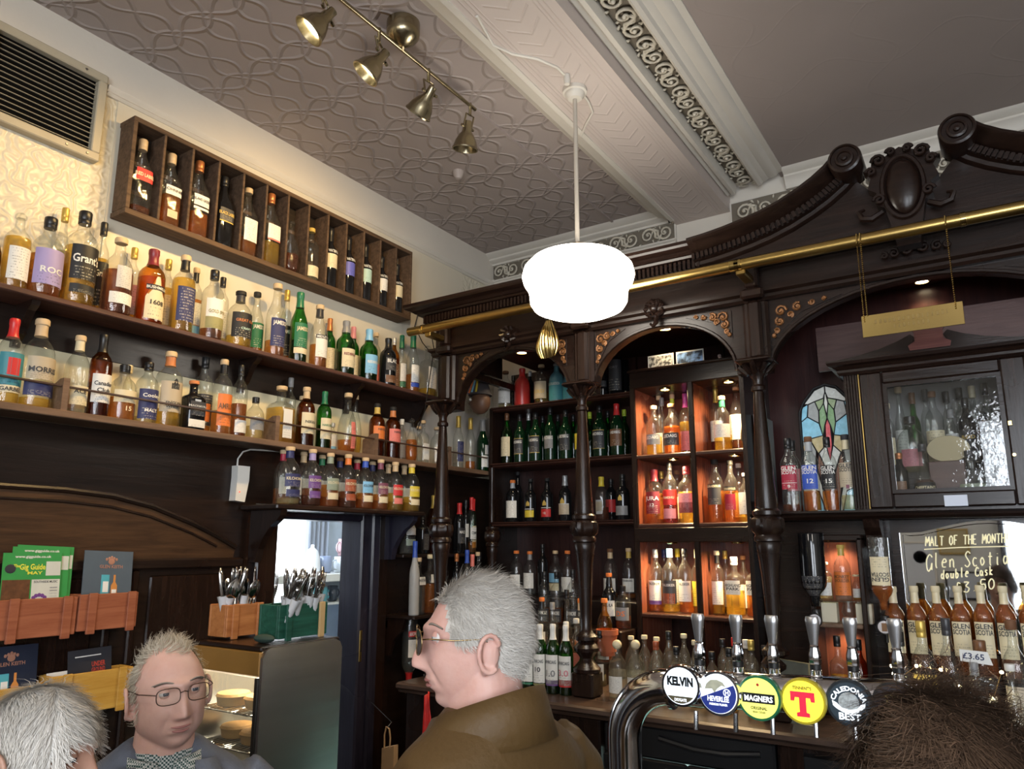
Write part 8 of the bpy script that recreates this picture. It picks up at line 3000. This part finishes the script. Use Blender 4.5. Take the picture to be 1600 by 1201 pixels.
# coat collar: folded band standing at the nape
for nm, r0, r1, zz0, zz1, mt in (('collar_stand', .082, .09, -.15, -.065, 'c'), ('collar_fold', .093, .108, -.058, -.145, 'o')):
    cl = MB()
    rings = []
    for i in range(25):
        f_ = i / 24
        a = -PI * .83 + 2 * PI * .83 * f_
        back = .5 + .5 * cos(a)
        fr = 1 - back
        r_a, r_b = r0 + .012 * fr, r1 + .02 * fr
        zt2 = hz + max(zz0, zz1) - .075 * fr
        zb2 = hz + min(zz0, zz1) - .05 * fr
        rings.append([Vector((r_a * sin(a) * 1.0, .03 + r_a * cos(a) * 1.02, zt2)), Vector(((r_a + r_b) / 2 * sin(a) * 1.02, .03 + (r_a + r_b) / 2 * cos(a) * 1.03, (zt2 * .6 + zb2 * .4))), Vector((r_b * sin(a) * 1.1, .032 + r_b * cos(a) * 1.06, zb2))])
    cl.loft(rings, closed=False)
    o = cl.build(nm, mat('brown_corduroy', (.05, .026, .01), .9, 0, .2, 30, .5, 240) if mt == 'c' else MATS['brown_waxed_cloth'], t, 'all', True)
    sm = o.modifiers.new('thick', 'SOLIDIFY')
    sm.thickness = .006

# --- white-haired person at the lower left edge
KC = dict(s=.93, nobrow=1)
t, Mh, hadd, hz = person(58, 1184, 1.22, YAW + PI / 2 - .02, 'white-haired person at the lower left edge looking down', skin_mat('tanned_skin', (.50, .30, .22)),
                         cloth('dark_jumper_cloth', (.03, .03, .05), None, 25), DKT, KC, tilt=.1, shoulder=.85)


def maskC(th, ph):
    z = cos(th)
    a = abs(ph)
    hl = .55 - .5 * sstep(.6, 1.1, a) - .5 * sstep(1.3, 2.0, a)
    return 1.0 if z > hl else 0


hair(t, KC, maskC, 13000, lambda th, ph: .05, lambda th, ph, p, n: Vector((-.2, -.8 if abs(ph) < 1.0 else -.25, -.55)), HWHITE, .0009, 12, .1, .12, jit=.1)
for o in [q for q in t.children if q.name.startswith('hair')]:
    o.data.transform(Mh)

# --- brown-haired head at the lower right, seen from behind
KD = dict(s=1.0)
t, Mh, hadd, hz = person(1490, 1300, .70, PI + .1, 'brown-haired person at the lower right seen from behind', skin_mat('fair_skin', (.6, .4, .32)),
                         cloth('dark_green_cloth', (.03, .04, .03), None, 25), DKT, KD, face=True, eyecol=(.05, .03, .02))


def maskD(th, ph):
    z = cos(th)
    a = abs(ph)
    hl = .55 - .6 * sstep(.55, 1.0, a) - .6 * sstep(1.2, 2.0, a)
    return 1.0 if z > hl else 0


hair(t, KD, maskD, 16000, lambda th, ph: .06, lambda th, ph, p, n: Vector((.45 * sin(p.x * 40 + p.y * 30), .5, -.5 + .3 * cos(p.z * 60))), HBROWN, .0008, 21, .26, .3)
for o in [q for q in t.children if q.name.startswith('hair')]:
    o.data.transform(Mh)
